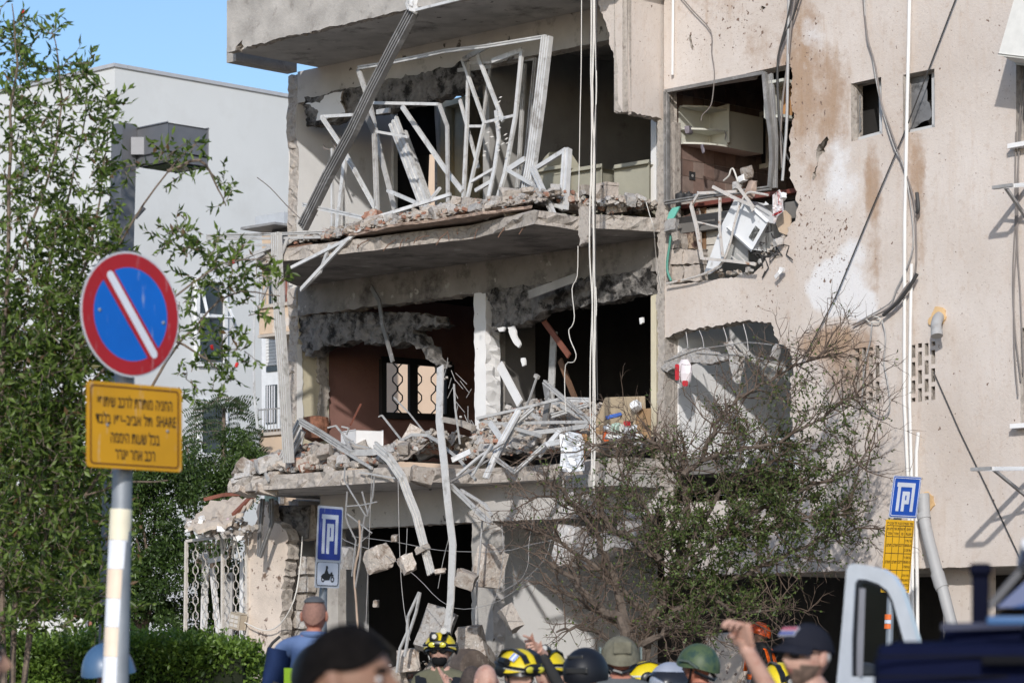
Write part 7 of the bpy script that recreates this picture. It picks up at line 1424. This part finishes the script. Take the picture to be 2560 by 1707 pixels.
def head_shape(d):
    """surface point of the head for a unit direction d (x right, y forward, z up)"""
    x, y, z = d; a, b, c = .076, .098, .118
    px, py, pz = a * x, b * y, c * z
    if z < 0:
        t = -z; px *= 1 - .30 * t ** 1.4; py = py * (1 - .10 * t) + (.012 * t if y > 0 else .03 * t)
    if y > 0:
        g_ = lambda cx, cz, w, h: math.exp(-((x - cx) / w) ** 2 - ((z - cz) / h) ** 2)
        py += .026 * g_(0, -.16, .13, .16) + .012 * g_(0, .02, .10, .14) - .012 * (g_(.36, .06, .17, .10) + g_(-.36, .06, .17, .10)) + .006 * g_(0, .24, .5, .09) + .010 * g_(0, -.86, .28, .12) + .006 * g_(0, -.47, .22, .07) - .005 * g_(0, -.62, .3, .05) + .004 * (g_(.5, -.25, .2, .2) + g_(-.5, -.25, .2, .2))
    return Vector((px, py, pz))
def add_head(g, hd, mi_skin=0, mi_lip=3, mi_beard=None, nu=28, nv=22):
    o = len(g.v); dirs = []
    for j in range(nv + 1):
        ph = math.pi * j / nv - math.pi / 2
        for i in range(nu):
            t = 2 * math.pi * i / nu; dirs.append(Vector((math.cos(ph) * math.sin(t), math.cos(ph) * math.cos(t), math.sin(ph)))); p = head_shape(dirs[-1]); g.v.append(hd(*p))
    for j in range(nv):
        for i in range(nu):
            a, b = j * nu + i, j * nu + (i + 1) % nu; d = (dirs[a] + dirs[b + nu]).normalized(); mi = mi_skin
            if d.y > .55 and abs(d.x) < .26 and -.56 < d.z < -.42: mi = mi_lip
            elif mi_beard is not None and d.z < -.28 and d.y > -.15 and not (abs(d.x) < .2 and -.42 < d.z < -.2) and not (d.z > -.5 and abs(d.x) < .55 and d.y > .5 and d.z > -.36): mi = mi_beard
            g.f.append((o + a, o + b, o + b + nu, o + a + nu)); g.m.append(mi)
    for sx in (-1, 1):                      # ears
        oo = len(g.v); n1, n2 = 8, 6
        for j in range(n2 + 1):
            ph = math.pi * j / n2 - math.pi / 2
            for i in range(n1):
                t = 2 * math.pi * i / n1; g.v.append(hd(sx * (.078 + .012 * math.cos(ph) * math.cos(t)) , -.012 + .020 * math.cos(ph) * math.sin(t) - .004 * math.sin(ph), -.005 + .034 * math.sin(ph)))
        for j in range(n2):
            for i in range(n1): a, b = oo + j * n1 + i, oo + j * n1 + (i + 1) % n1; g.f.append((a, b, b + n1, a + n1)); g.m.append(mi_skin)
def ellip(g, c, ax, ay, az, mi=0, nu=12, nv=8):
    o = len(g.v)
    for j in range(nv + 1):
        ph = math.pi * j / nv - math.pi / 2
        for i in range(nu): t = 2 * math.pi * i / nu; g.v.append(Vector(c) + ax * math.cos(ph) * math.cos(t) + ay * math.cos(ph) * math.sin(t) + az * math.sin(ph))
    for j in range(nv):
        for i in range(nu): a, b = o + j * nu + i, o + j * nu + (i + 1) % nu; g.f.append((a, b, b + nu, a + nu)); g.m.append(mi)
def add_hand(g, wrist, d, nrm, thumb_side, curls, mi=0, k=1.0):
    """palm and five separate fingers. d: wrist->knuckles, nrm: palm facing, thumb_side: unit vector"""
    d, nrm, ts = Vector(d).normalized(), Vector(nrm).normalized(), Vector(thumb_side).normalized()
    g.bbox(wrist + d * .045 * k, d * .052 * k, ts * .040 * k, nrm * .014 * k, .012 * k, mi, 2)
    g.tube([wrist - d * .05 * k, wrist + d * .02 * k], .028 * k, 10, [1, .95], mi)
    for i, (off, L, cu) in enumerate(zip((.031, .011, -.010, -.030), (.078, .086, .080, .062), curls[1:])):
        p = wrist + d * .090 * k + ts * off * k; pts = [p - d * .02 * k, p]; dd = d.copy(); ax = d.cross(nrm).normalized()
        for sgm, fr_ in enumerate((.45, .31, .24)):
            dd = Matrix.Rotation(cu * (1.0, 1.15, .8)[sgm], 3, ax) @ dd; pts.append(pts[-1] + dd * L * fr_ * k)
        pts.append(pts[-1] + dd * .005 * k); g.tube(pts, .0092 * k, 8, [1.05, 1.1, .98, .9, .8, .4], mi)
    p = wrist + d * .03 * k + ts * .034 * k; dd = (d * .55 + ts * .75 + nrm * .25).normalized(); ax = dd.cross(nrm).normalized(); pts = [p - dd * .015 * k, p]
    for sgm, L in enumerate((.034, .030, .022)):
        dd = (Matrix.Rotation(curls[0] * .6, 3, ax) @ dd - ts * curls[0] * .35).normalized(); pts.append(pts[-1] + dd * L * k)
    pts.append(pts[-1] + dd * .004); g.tube(pts, .0105 * k, 8, [1.2, 1.15, 1.0, .95, .85, .4], mi)
def skin_body(bones, radii, root):
    """bones: {name: (pos, parent)}; grown with a Skin modifier"""
    names = list(bones); me = bpy.data.meshes.new('body'); me.from_pydata([tuple(bones[n][0]) for n in names], [(names.index(bones[n][1]), i) for i, n in enumerate(names) if bones[n][1]], [])
    ob = bpy.data.objects.new('body', me); COL.objects.link(ob); ob.modifiers.new('skin', 'SKIN'); sv_ = me.skin_vertices[0].data
    for i, n in enumerate(names): sv_[i].radius = radii[n]; sv_[i].use_root = (n == root)
    ss = ob.modifiers.new('sub', 'SUBSURF'); ss.levels = 2; ss.render_levels = 2
    dg = bpy.context.evaluated_depsgraph_get(); ev = ob.evaluated_get(dg); m2 = ev.to_mesh(); vs = [v.co.copy() for v in m2.vertices]; fs = [tuple(p.vertices) for p in m2.polygons]; ev.to_mesh_clear(); bpy.data.objects.remove(ob); bpy.data.meshes.remove(me); return vs, fs
def person(x, ytop, Y, yaw, lab, top=(.05, .05, .055), topname='black', skn='tan', pants=(.03, .032, .04), pitch=0, roll=0, ground=0.0, arms=None, sleeve='long', beard=None, hat=.0, hands=None, shoulder_k=1.0, fat=1.0, group=None):
    """stand a person so that the crown (plus hat height) meets the photo pixel (x, ytop) at depth Y"""
    zt_ = CZ + (HY - ytop) / F * Y - hat; hc_ = Vector(((x - CX) / F * Y, Y, zt_ - .118)); hd = Head(hc_, yaw, pitch, roll); a = math.radians(yaw); f = Vector((math.sin(a), -math.cos(a), 0)); u = Vector((0, 0, 1)); r = f.cross(u)
    H_ = zt_ - ground; base = Vector((hc_.x, hc_.y, ground)) - f * .02
    def J(px, py, pz): return base + r * px * shoulder_k + f * py + u * (pz * H_)
    b = {'pelvis': (J(0, 0, .53), None), 'spine': (J(0, 0, .63), 'pelvis'), 'chest': (J(0, 0, .745), 'spine'), 'collar': (J(0, -.005, .83), 'chest'), 'neck': (J(0, .0, .865), 'collar'), 'skull': (J(0, .012, .90), 'neck')}
    R_ = {'pelvis': (.155 * fat, .12 * fat), 'spine': (.15 * fat, .115 * fat), 'chest': (.165 * fat, .125 * fat), 'collar': (.10, .085), 'neck': (.058, .060), 'skull': (.052, .055)}
    wr = {}
    for sg, nm in ((-1, 'l'), (1, 'r')):
        b['sh' + nm] = (J(sg * .185, -.01, .815), 'collar'); R_['sh' + nm] = (.072, .075)
        tgt = (arms or {}).get(nm)
        el, wp = tgt if tgt else (J(sg * .235, -.02, .625), J(sg * .225, .07, .475))
        b['el' + nm] = (Vector(el), 'sh' + nm); R_['el' + nm] = (.047, .047); b['wr' + nm] = (Vector(wp), 'el' + nm); R_['wr' + nm] = (.029, .031); wr[nm] = (Vector(wp), (Vector(wp) - Vector(el)).normalized())
        b['hip' + nm] = (J(sg * .095, 0, .49), 'pelvis'); R_['hip' + nm] = (.095, .10); b['kn' + nm] = (J(sg * .11, .015, .275), 'hip' + nm); R_['kn' + nm] = (.062, .064); b['an' + nm] = (J(sg * .12, -.02, .045), 'kn' + nm); R_['an' + nm] = (.042, .045); b['to' + nm] = (J(sg * .14, .15, .018), 'an' + nm); R_['to' + nm] = (.045, .03)
    vs, fs = skin_body(b, R_, 'pelvis'); g = G(); g.add(vs, fs)
    segs = [(b[n][0], b[b[n][1]][0], n) for n in b if b[n][1]]
    def label_of(p):
        best = None
        for p0, p1, n in segs:
            q = p1 - p0; t = max(0, min(1, (p - p0).dot(q) / max(1e-9, q.length_squared))); d_ = (p - (p0 + q * t)).length
            if best is None or d_ < best[0]: best = (d_, n, t)
        return best[1]
    mm = []
    for fc in g.f:
        c = sum((g.v[i] for i in fc), Vector()) / len(fc); n = label_of(c); mi = 1
        if n in ('skull', 'neck'): mi = 0 if c.z > base.z + H_ * .86 else 1
        elif n[:2] == 'wr' and sleeve == 'short': mi = 0
        elif n[:2] == 'el' and sleeve == 'none': mi = 0
        elif n[:2] in ('ki', 'kn', 'an', 'hi'): mi = 2
        elif n[:2] == 'to': mi = 4
        if n == 'pelvis' or (n == 'spine' and c.z < base.z + H_ * .52): mi = 2
        mm.append(mi)
    g.m = mm
    add_head(g, hd, 0, 3, 5 if beard else None)
    for nm, sg in (('l', -1), ('r', 1)):
        w_, d_ = wr[nm]; hp = (hands or {}).get(nm)
        if hp: add_hand(g, w_, *hp)
        else: ts_ = f; n_ = -r * sg; add_hand(g, w_, d_, n_, ts_ - d_ * ts_.dot(d_), (.3, .35, .4, .45, .5))
    T_ = thing('person', lab, 'person', base, group)
    mats = [skin(skn), cloth(topname, top), cloth('trousers_%d' % int(pants[0] * 1000), pants), LIP, plain('shoe', (.02, .018, .016), .6), beard or HAIRK]
    part('body', g, mats, T_, True)
    for sx in (-1, 1):
        g = G(); ellip(g, hd(sx * .031, .078, .006), hd.r * .013, hd.f * .011, hd.u * .008); e_ = part('eye', g, EYEW, T_, True); g = G(); ellip(g, hd(sx * .031, .086, .006), hd.r * .006, hd.f * .005, hd.u * .006); part('iris', g, BLACK, e_, True)
        g = G(); g.bar([hd(sx * .016, .093, .026), hd(sx * .034, .090, .031), hd(sx * .050, .078, .026)], .010, .006, hd.f); part('eyebrow', g, HAIRK, T_)
    return T_, hd, J, f, r
def dome(hd, a, b, c, z0f, z0b, z0s, flare=.0, th=.006, nu=36, nv=12, dy=0.0, dz=0.0):
    """helmet or cap shell: lower rim height differs at front, back and sides"""
    g = G(); rings = []
    for sh in (0, 1):
        o = len(g.v); k = 1 - th / a * sh
        for j in range(nv + 1):
            for i in range(nu):
                t = 2 * math.pi * i / nu; cy = math.cos(t); zr = z0s + (z0f - z0s) * max(0, cy) ** 2 + (z0b - z0s) * max(0, -cy) ** 2
                s0 = math.asin(max(-1, min(1, zr / c))); ph = math.pi / 2 + (s0 - math.pi / 2) * j / nv; e = max(0.0, math.cos(ph)); fl = 1 + flare * (j / nv) ** 6
                g.v.append(hd(a * k * e * math.sin(t) * fl, b * k * e * math.cos(t) * fl + dy, c * k * math.sin(ph) + dz))
        rings.append(o)
    for sh, o in enumerate(rings):
        for j in range(nv):
            for i in range(nu):
                p_, q_ = o + j * nu + i, o + j * nu + (i + 1) % nu; fc = (p_, p_ + nu, q_ + nu, q_); g.f.append(fc if sh == 0 else fc[::-1]); g.m.append(0)
    for i in range(nu): a_, b_ = rings[0] + nv * nu + i, rings[0] + nv * nu + (i + 1) % nu; c_, d_ = rings[1] + nv * nu + i, rings[1] + nv * nu + (i + 1) % nu; g.f.append((a_, c_, d_, b_)); g.m.append(0)
    return g
def strap(hd, pts, r=.006): g = G(); g.tube([hd(*p) for p in pts], r, 6); return g
YEL = M('helmet_yellow', (.66, .50, .012), .35, var=.15, scale=9, bump=.05, dirt=(.22, .17, .03), dirt_at=(.58, .72), dirt_scale=12, spec=.5); LENSY = plain('goggle_lens', (.55, .50, .05), .1); REFL = plain('silver_tape', (.55, .55, .52), .4)
def rescue_helmet(T_, hd, goggles=True, lamp=True, flag=False):
    h = part('helmet', dome(hd, .125, .150, .135, .035, -.015, -.005, .06, dz=.02), YEL, T_, True)
    part('helmet_rim', (lambda g: g)(dome(hd, .128, .154, .05, .0, -.03, -.02, .0, .004, 36, 3, dz=.018)), BLACK, h, True)
    for sx in (-1, 1):
        g = G(); g.bar([hd(sx * .045, .13, .09), hd(sx * .05, .09, .132), hd(sx * .05, 0, .152), hd(sx * .05, -.09, .13), hd(sx * .045, -.13, .08)], .042, .008, hd.u); part('helmet_ridge', g, BLACK, h)
        g = G(); ellip(g, hd(sx * .122, -.02, .03), hd.r * .016, hd.f * .055, hd.u * .05); part('ear_cover', g, BLACK, h, True)
        part('chin_strap', strap(hd, [(sx * .10, .02, .0), (sx * .078, .03, -.06), (sx * .035, .06, -.12)]), BLACK, h)
    g = G(); g.tube([hd(.126 * math.sin(t), .152 * math.cos(t), .045) for t in [i * 2 * math.pi / 30 for i in range(31)]], .008, 5); part('silver_band', g, REFL, h)
    if goggles:
        g = G(); g.tube([hd(.131 * math.sin(t), .158 * math.cos(t), .055) for t in [i * 2 * math.pi / 30 for i in range(31)]], .010, 6); gg = part('goggle_strap', g, BLACK, h)
        for sx in (-1, 1): g = G(); ellip(g, hd(sx * .038, .154, .056), hd.r * .032, hd.f * .010, hd.u * .021); part('goggle_lens', g, LENSY, gg, True)
        g = G(); ellip(g, hd(0, .149, .058), hd.r * .084, hd.f * .012, hd.u * .034); part('goggle_frame', g, BLACK, gg, True)
    if lamp:
        for p, q in (((-.045, .09, .15), (-.05, .15, .165)), ((.02, .13, .12), (.02, .17, .12))): g = G(); g.tube([hd(*p), hd(*q)], .026, 14); lm_ = part('headlamp', g, BLACK, h, True); g = G(); g.tube([hd(*q), hd(q[0], q[1] + .004, q[2])], .018, 12); part('lamp_lens', g, plain('lamp_glass2', (.5, .5, .48), .1), lm_)
    if flag:
        c = hd(.095, .06, .112); n_ = (c - hd(0, 0, .02)).normalized(); r_ = hd.f.cross(n_).normalized(); u_ = n_.cross(r_)
        g = G(); g.box(c + n_ * .004, r_ * .026, u_ * .020, n_ * .001); fl = part('sticker', g, SWHI, h)
        for s_ in (-1, 1): g = G(); g.box(c + n_ * .006 + u_ * .013 * s_, r_ * .026, u_ * .003, n_ * .001); part('sticker_stripe', g, SBLU, fl)
    return h
OLIVE = M('helmet_olive', (.10, .115, .06), .6, var=.25, scale=9, bump=.05); TANH = M('helmet_cover', (.155, .145, .105), .9, var=.3, scale=14, bump=.4, bscale=60); GREEN = M('helmet_green', (.065, .095, .045), .5, var=.15, scale=6, bump=.03, dirt=(.03, .06, .045), dirt_at=(.5, .6), dirt_scale=9)
def ballistic(T_, hd, mat, rails=True, pouch=False):
    h = part('helmet', dome(hd, .128, .145, .148, .025, -.05, -.012, .03, dz=.005), mat, T_, True)
    for sx in (-1, 1):
        if rails: g = G(); g.bar([hd(sx * .130, .06, .045), hd(sx * .134, -.01, .035), hd(sx * .120, -.075, -.01)], .03, .012, hd.u); part('side_rail', g, M('rail_green', (.075, .10, .085), .6), h)
        part('chin_strap', strap(hd, [(sx * .105, -.01, -.01), (sx * .075, .02, -.07), (sx * .03, .06, -.125)], .008), BLACK, h)
    if pouch:
        g = G(); g.bbox(hd(0, -.140, .075), hd.r * .06, hd.f * .018, hd.u * .04, .012); part('battery_pouch', g, TANH, h)
        for sx in (-1, 1): g = G(); g.box(hd(sx * .131, -.01, .04), hd.r * .004, hd.f * .045, hd.u * .04); part('side_patch', g, M('patch_teal', (.19, .24, .235), .8), h)
    part('nape_strap', strap(hd, [(-.10, -.03, -.03), (-.05, -.10, -.07), (0, -.115, -.085), (.05, -.10, -.07), (.10, -.03, -.03)], .012), BLACK, h)
    return h
def sunglasses(T_, hd):
    o = None
    for sx in (-1, 1): g = G(); ellip(g, hd(sx * .034, .098, .006), hd.r * .030, hd.f * .008, hd.u * .019); l = part('sunglass_lens', g, BLACK, T_, True)
    g = G(); g.tube([hd(-.075, .0, .012), hd(-.07, .07, .012), hd(0, .104, .012), hd(.07, .07, .012), hd(.075, .0, .012)], .004, 5); part('sunglass_frame', g, BLACK, T_)
def hair_cap(T_, hd, mat, zf=.055, zb=-.05, zs=.0, a=.083, th=.004): return part('hair', dome(hd, a, a * 1.27, .126, zf, zb, zs, 0, th), mat, T_, True)
# ---- rescuer pressing a finger to his mask
Yp = 23.0; fw = Vector((0, -1, 0))
wr_ = P(1128, 1722, Yp - .30); T_, hd, *_ = person(1101, 1580, Yp, -8, 'rescuer in yellow helmet and sunglasses holding one finger before his mask', (.13, .125, .085), 'khaki', 'pink', hat=.035, arms={'l': (P(1175, 1780, Yp - .12), wr_)}, hands={'l': (P(1100, 1682, Yp - .34) - wr_, Vector((.5, .8, .2)), Vector((-.4, 0, .9)), (.9, .08, 1.2, 1.3, 1.3), 0, 1.0)})
rescue_helmet(T_, hd); sunglasses(T_, hd)
g = G(); 
g = G(); ellip(g, hd(0, .050, -.065), hd.r * .062, hd.f * .058, hd.u * .050); part('face_mask', g, cloth('mask_black', (.012, .012, .013)), T_, True)
for sx in (-1, 1): g = G(); g.bar([hd(sx * .13, .10, -.30), hd(sx * .15, .02, -.19), hd(sx * .14, -.1, -.24)], .09, .03, hd.f); part('vest_strap', g, BLACK, T_)
# ---- bald men seen from behind
T_, hd, *_ = person(1180, 1666, 21.0, 150, 'man with cropped dark hair and spectacles seen from behind', (.05, .05, .05), 'black', 'brown', roll=0); hair_cap(T_, hd, M('hair_cropped', (.06, .045, .038), .8, var=.3, scale=60), .05, -.06, -.02, .079)
part('spectacle_arm', strap(hd, [(.078, .0, .012), (.074, .075, .012), (.03, .10, .01)], .003), BLACK, T_)
T_, hd, *_ = person(1214, 1660, 19.6, 205, 'bald pink-headed man seen from behind beside the yellow helmets', (.10, .09, .085), 'taupe', 'pink', pitch=8)
# ---- two rescuers with yellow helmets and goggles
T_, hd, *_ = person(1296, 1621, 17.6, 38, 'rescuer in yellow helmet with flag sticker and blue-rimmed goggles', (.02, .02, .022), 'black', 'pink', pitch=-10, hat=.035); rescue_helmet(T_, hd, True, False, True)
g = G(); g.tube([hd(.12, -.03, .08), hd(.135, .05, .085)], .022, 12); part('helmet_torch', g, BLACK, T_, True)
wr_ = P(1351, 1627, 18.9); T_, hd, *_ = person(1368, 1624, 19.2, -25, 'rescuer in yellow helmet raising a pointing hand', (.02, .02, .022), 'black', 'pink', pitch=0, hat=.035, arms={'l': (P(1415, 1745, 19.1), wr_)}, sleeve='long', hands={'l': (P(1322, 1600, 18.8) - wr_, Vector((-.35, .6, -.6)), Vector((-.2, -.4, .8)), (.5, .12, 1.15, 1.2, 1.25), 0, 1.0)}); rescue_helmet(T_, hd)
# ---- grey-haired man, dark riot helmet, covered helmet, yellow helmet, visor helmet, green helmet
T_, hd, *_ = person(1405, 1647, 19.8, 60, 'man with short grey hair between the rescuers and the black helmet', (.05, .05, .06), 'navy_shirt', 'tan'); hair_cap(T_, hd, HAIRG, .06, -.06, .0)
T_, hd, *_ = person(1464, 1618, 17.8, 158, 'officer in large black helmet seen from behind', (.012, .013, .016), 'black', 'pink', hat=.04); h = part('helmet', dome(hd, .135, .160, .150, .02, -.075, -.05, .02, dz=.01), plain('helmet_black', (.010, .011, .015), .5, 0, .3), T_, True); g = G(); g.bbox(hd(0, -.155, .02), hd.r * .07, hd.f * .008, hd.u * .018, .005); part('nape_pad', g, BLACK, h); g = G(); g.bbox(hd(-.02, -.12, .10), hd.r * .05, hd.f * .01, hd.u * .012, .005); part('vent_cover', g, BLACK, h)
T_, hd, *_ = person(1550, 1590, 19.0, 184, 'soldier in khaki fabric-covered helmet seen from behind', (.10, .105, .11), 'grey', 'red', hat=.03); ballistic(T_, hd, TANH, False, True)
T_, hd, *_ = person(1618, 1652, 21.0, 100, 'rescuer in yellow helmet between khaki and visored helmets', (.03, .03, .03), 'black', 'tan', hat=.035); rescue_helmet(T_, hd, False, False); g = G(); g.box(hd(-.128, .03, .07), hd.r * .002, hd.f * .028, hd.u * .018); part('name_label', g, BLACK, T_)
T_, hd, *_ = person(1676, 1652, 20.0, 120, 'officer in silver-topped helmet with raised clear visor', (.012, .013, .016), 'black', 'pink', hat=.035); h = part('helmet', dome(hd, .128, .150, .140, .04, -.06, -.03, .03, dz=.01), plain('helmet_silver', (.42, .44, .50), .25, .3), T_, True)
part('visor', dome(hd, .150, .178, .12, -.06, .06, -.02, .0, .004, 36, 8), plain('visor_dark', (.02, .02, .024), .15), h, True)
T_, hd, *_ = person(1746, 1608, 19.2, 235, 'soldier in smooth green helmet with side rail', (.03, .03, .03), 'black', 'red', hat=.032); ballistic(T_, hd, GREEN, True)
# ---- orange-helmet rescuer on the rubble, in hi-vis vest
ORG = plain('helmet_orange', (.80, .10, .01), .35, 0, .5, .2); OV = cloth('orange_vest', (.85, .14, .02)); GV = cloth('grey_vest', (.17, .18, .20))
T_, hd, J, f, r = person(1897, 1552, 34.2, 248, 'rescuer in orange climbing helmet and orange vest under the tree', (.016, .016, .018), 'black', 'tan', ground=.42, hat=.03, pitch=12)
h = part('helmet', dome(hd, .120, .140, .130, .03, -.035, -.005, .03, dz=.012), ORG, T_, True)
for i in range(6): g = G(); ellip(g, hd(-.112, -.06 + i * .022, .06 + .04 * math.sin(i * .6)), hd.r * .006, hd.f * .007, hd.u * .010); part('vent_slot', g, BLACK, h)
for sx in (-1, 1): part('chin_strap', strap(hd, [(sx * .10, .02, .0), (sx * .076, .03, -.06), (sx * .03, .07, -.12)]), BLACK, h)
def torso_band(T_, J, z0, z1, mat, name, k=1.0, a=.185, b_=.145):
    g = G(); n = 26
    for z in (z0, z1):
        for i in range(n): t = 2 * math.pi * i / n; g.v.append(J(a * k * math.cos(t), b_ * k * math.sin(t), z))
    for i in range(n): g.f.append((i, (i + 1) % n, n + (i + 1) % n, n + i)); g.m.append(0)
    return part(name, g, mat, T_, True)
torso_band(T_, J, .52, .575, OV, 'vest_lower'); torso_band(T_, J, .575, .60, GV, 'vest_reflective_band', 1.01); torso_band(T_, J, .60, .64, OV, 'vest_middle'); torso_band(T_, J, .64, .70, GV, 'vest_chest_band', 1.01)
for sx in (-1, 1): g = G(); g.bar([J(sx * .12, -.15, .60), J(sx * .12, -.145, .72), J(sx * .11, -.10, .815), J(sx * .11, .02, .84), J(sx * .11, .13, .76), J(sx * .11, .15, .66)], .075, .015, f); part('vest_strap', g, OV, T_)
# ---- man in blue vest with skullcap, from behind, standing on a planter kerb
kb = G(); kb.bbox((P(786, HY, 18.5).x, 18.5, .11), (.9, 0, 0), (0, .5, 0), (0, 0, .11), .02); solo('kerb_block', kb, CONC, 'low concrete kerb block under the man in the blue vest', 'kerb')
VB = (.115, .17, .31)
T_, hd, J, f, r = person(786, 1489, 18.5, 176, 'man in blue vest and grey skullcap seen from behind', VB, 'blue_vest', 'red', ground=.22, hat=.006, fat=1.12, shoulder_k=1.12)
part('skullcap', dome(hd, .072, .082, .058, .018, .018, .018, 0, .004, 28, 6, -.012, .066), plain('skullcap_grey', (.075, .078, .085), .9), T_, True)
hair_cap(T_, hd, M('hair_stubble', (.24, .13, .10), .8, var=.2, scale=80), .06, -.06, .0, .079)
part('spectacle_arm', strap(hd, [(-.086, -.02, .012), (-.086, .05, .012), (-.03, .10, .01)], .005), BLACK, T_)
g = G(); g.tube([J(.062 * math.cos(t), .07 * math.sin(t) - .01, .868) for t in [i * 2 * math.pi / 20 for i in range(21)]], .02, 8); part('collar', g, cloth('blue_vest', VB), T_, True)
c = J(-.07, -.16, .70); g = G(); g.box(c, r * .085, f * .012, Vector((0, 0, .09))); part('hi_vis_patch', g, plain('hi_vis', (.55, .85, .03), .6), T_)
DS = cloth('dark_sleeve', (.018, .032, .085))
for sx, nm in ((-1, 'l'), (1, 'r')): g = G(); g.tube([J(sx * .185, -.01, .815), J(sx * .215, -.015, .725), J(sx * .236, -.02, .64)], .082, 12, [1.0, .95, .86]); part('sleeve', g, DS, T_, True)
g = G(); g.bar([J(-.19, -.12, .70), J(-.26, -.13, .58), J(-.34, -.14, .44)], .05, .04, f); part('rifle_bag', g, BLACK, T_)
# ---- black helmet and blurred dark-haired man close to the camera
T_, hd, *_ = person(818, 1603, 12.0, 112, 'officer in plain black helmet beside the blurred dark head', (.012, .012, .014), 'black', 'tan', hat=.03); h = part('helmet', dome(hd, .128, .150, .150, -.01, -.09, -.055, .02, dz=.005), plain('helmet_black2', (.008, .009, .011), .5, 0, .25), T_, True)
g = G(); g.box(hd(-.10, .085, -.05), hd.f * .03, hd.u * .006, hd.r * .002); part('helmet_lettering', g, SRIM, h)
T_, hd, *_ = person(868, 1566, 6.6, 78, 'dark-haired man turned to the right close to the camera', (.02, .02, .022), 'black', 'brown', pitch=-4); hair_cap(T_, hd, HAIRK, .075, -.085, .02, .088, .006)
# ---- man in blue steel helmet with yellow badge, behind the banded pole
T_, hd, *_ = person(270, 1603, 16.4, 145, 'officer in blue brimmed helmet with yellow badge behind the banded pole', (.012, .018, .04), 'navy', 'brown', hat=.03); h = part('helmet', dome(hd, .128, .152, .140, -.005, -.06, -.035, .13, dz=.005), plain('helmet_blue', (.055, .115, .21), .4, 0, .5, .1), T_, True)
c = hd(.098, -.075, .045); n_ = (c - hd(0, 0, .02)).normalized(); g = G(); g.lathe(c - n_ * .004, [(.024, 0), (.024, .006)], n_, 18); part('yellow_badge', g, plain('badge_yellow', (.75, .66, .05), .5), h)
# ---- shoulder at the left frame edge
T_, hd, *_ = person(-70, 1560, 9.5, 100, 'man in navy shirt whose shoulder enters beside the hedge', (.010, .016, .045), 'navy_blue', 'tan'); hair_cap(T_, hd, HAIRK)
# ---- man in dark cap raising his fist
Yc = 11.2; wr_ = P(1858, 1606, Yc - .12)
T_, hd, J, f, r = person(2018, 1556, Yc, -52, 'bearded man in dark cap and sunglasses raising a curled hand', (.012, .013, .015), 'black', 'pink', hat=.012, beard=M('beard', (.13, .09, .07), .9, var=.5, scale=40), pitch=4, arms={'l': (P(1985, 1835, Yc - .05), wr_)}, sleeve='short', hands={'l': (P(1846, 1540, Yc - .16) - wr_, Vector((-.75, -.35, .1)), Vector((-.55, .5, .1)), (1.0, .75, .8, .85, .9), 0, .80)})
CAPM = cloth('cap_dark', (.018, .019, .027))
h = part('cap', dome(hd, .092, .112, .122, .035, .0, .015, .0, .005, 36, 10, 0, .008), CAPM, T_, True)
g = G(); n = 14
for j, (rr_, dz) in enumerate(((1.0, 0), (1.22, -.004), (1.45, -.016), (1.62, -.032))):
    for i in range(n + 1): t = -1.15 + 2.3 * i / n; k_ = 1 + (rr_ - 1) * max(0.05, math.cos(t)) ; g.v.append(hd(.092 * math.sin(t) * min(k_, 1.06), .108 * math.cos(t) * rr_, .042 + dz - .012 * math.sin(t) ** 2))
for j in range(3):
    for i in range(n): a = j * (n + 1) + i; g.f.append((a, a + 1, a + n + 2, a + n + 1)); g.m.append(0)
part('cap_brim', g, CAPM, h, True)
c = hd(.022, .074, .085); n_ = (hd.f * .8 + hd.u * .6).normalized(); r_ = hd.r; u_ = n_.cross(r_); u_ = u_ if u_.z > 0 else -u_
g = G(); g.box(c + n_ * .008, r_ * .042, u_ * .022, n_ * .004); fl = part('flag_patch', g, plain('patch_grey', (.35, .36, .42), .8), h)
g = G(); g.box(c + n_ * .013 + u_ * .012, r_ * .040, u_ * .007, n_ * .001); part('flag_stripe', g, plain('patch_red', (.42, .10, .14), .8), fl)
g = G(); g.box(c + n_ * .013 - u_ * .010, r_ * .040, u_ * .006, n_ * .001); part('flag_stripe', g, plain('patch_blue', (.05, .07, .28), .8), fl)
sunglasses(T_, hd)
g = G(); ellip(g, hd(-.082, -.03, .0), hd.r * .008, hd.f * .012, hd.u * .018); part('earpiece', g, STEEL, T_, True)
# ---- rescuer in yellow helmet behind the cap man; man inside the van door
T_, hd, *_ = person(1950, 1650, 20.5, 20, 'rescuer in yellow helmet with two black lamps beside the capped man', (.03, .03, .03), 'black', 'tan', hat=.05, pitch=-28); rescue_helmet(T_, hd, False, True)
T_, hd, *_ = person(2160, 1648, 15.5, 300, 'man in dark helmet glimpsed through the open van door', (.02, .02, .02), 'black', 'pink', hat=.03); part('helmet', dome(hd, .120, .140, .135, .02, -.05, -.03, .02), plain('helmet_charcoal', (.03, .03, .03), .5), T_, True)
# ---- hand of the man carrying the board
T_, hd, *_ = person(232, 1700, 26.5, 250, 'man hidden behind the hedge carrying the white board', (.04, .045, .06), 'slate', 'red', arms={'r': (P(250, 1660, 26.4), P(216, 1556, 26.3)), 'l': (P(250, 1700, 26.4), P(214, 1640, 26.35))}, hands={'r': (Vector((-.8, -.3, .35)), Vector((-.2, -.1, -1)), Vector((-.2, -.9, .1)), (.4, .5, .6, .6, .6), 0, 1.0)}); hair_cap(T_, hd, HAIRK)
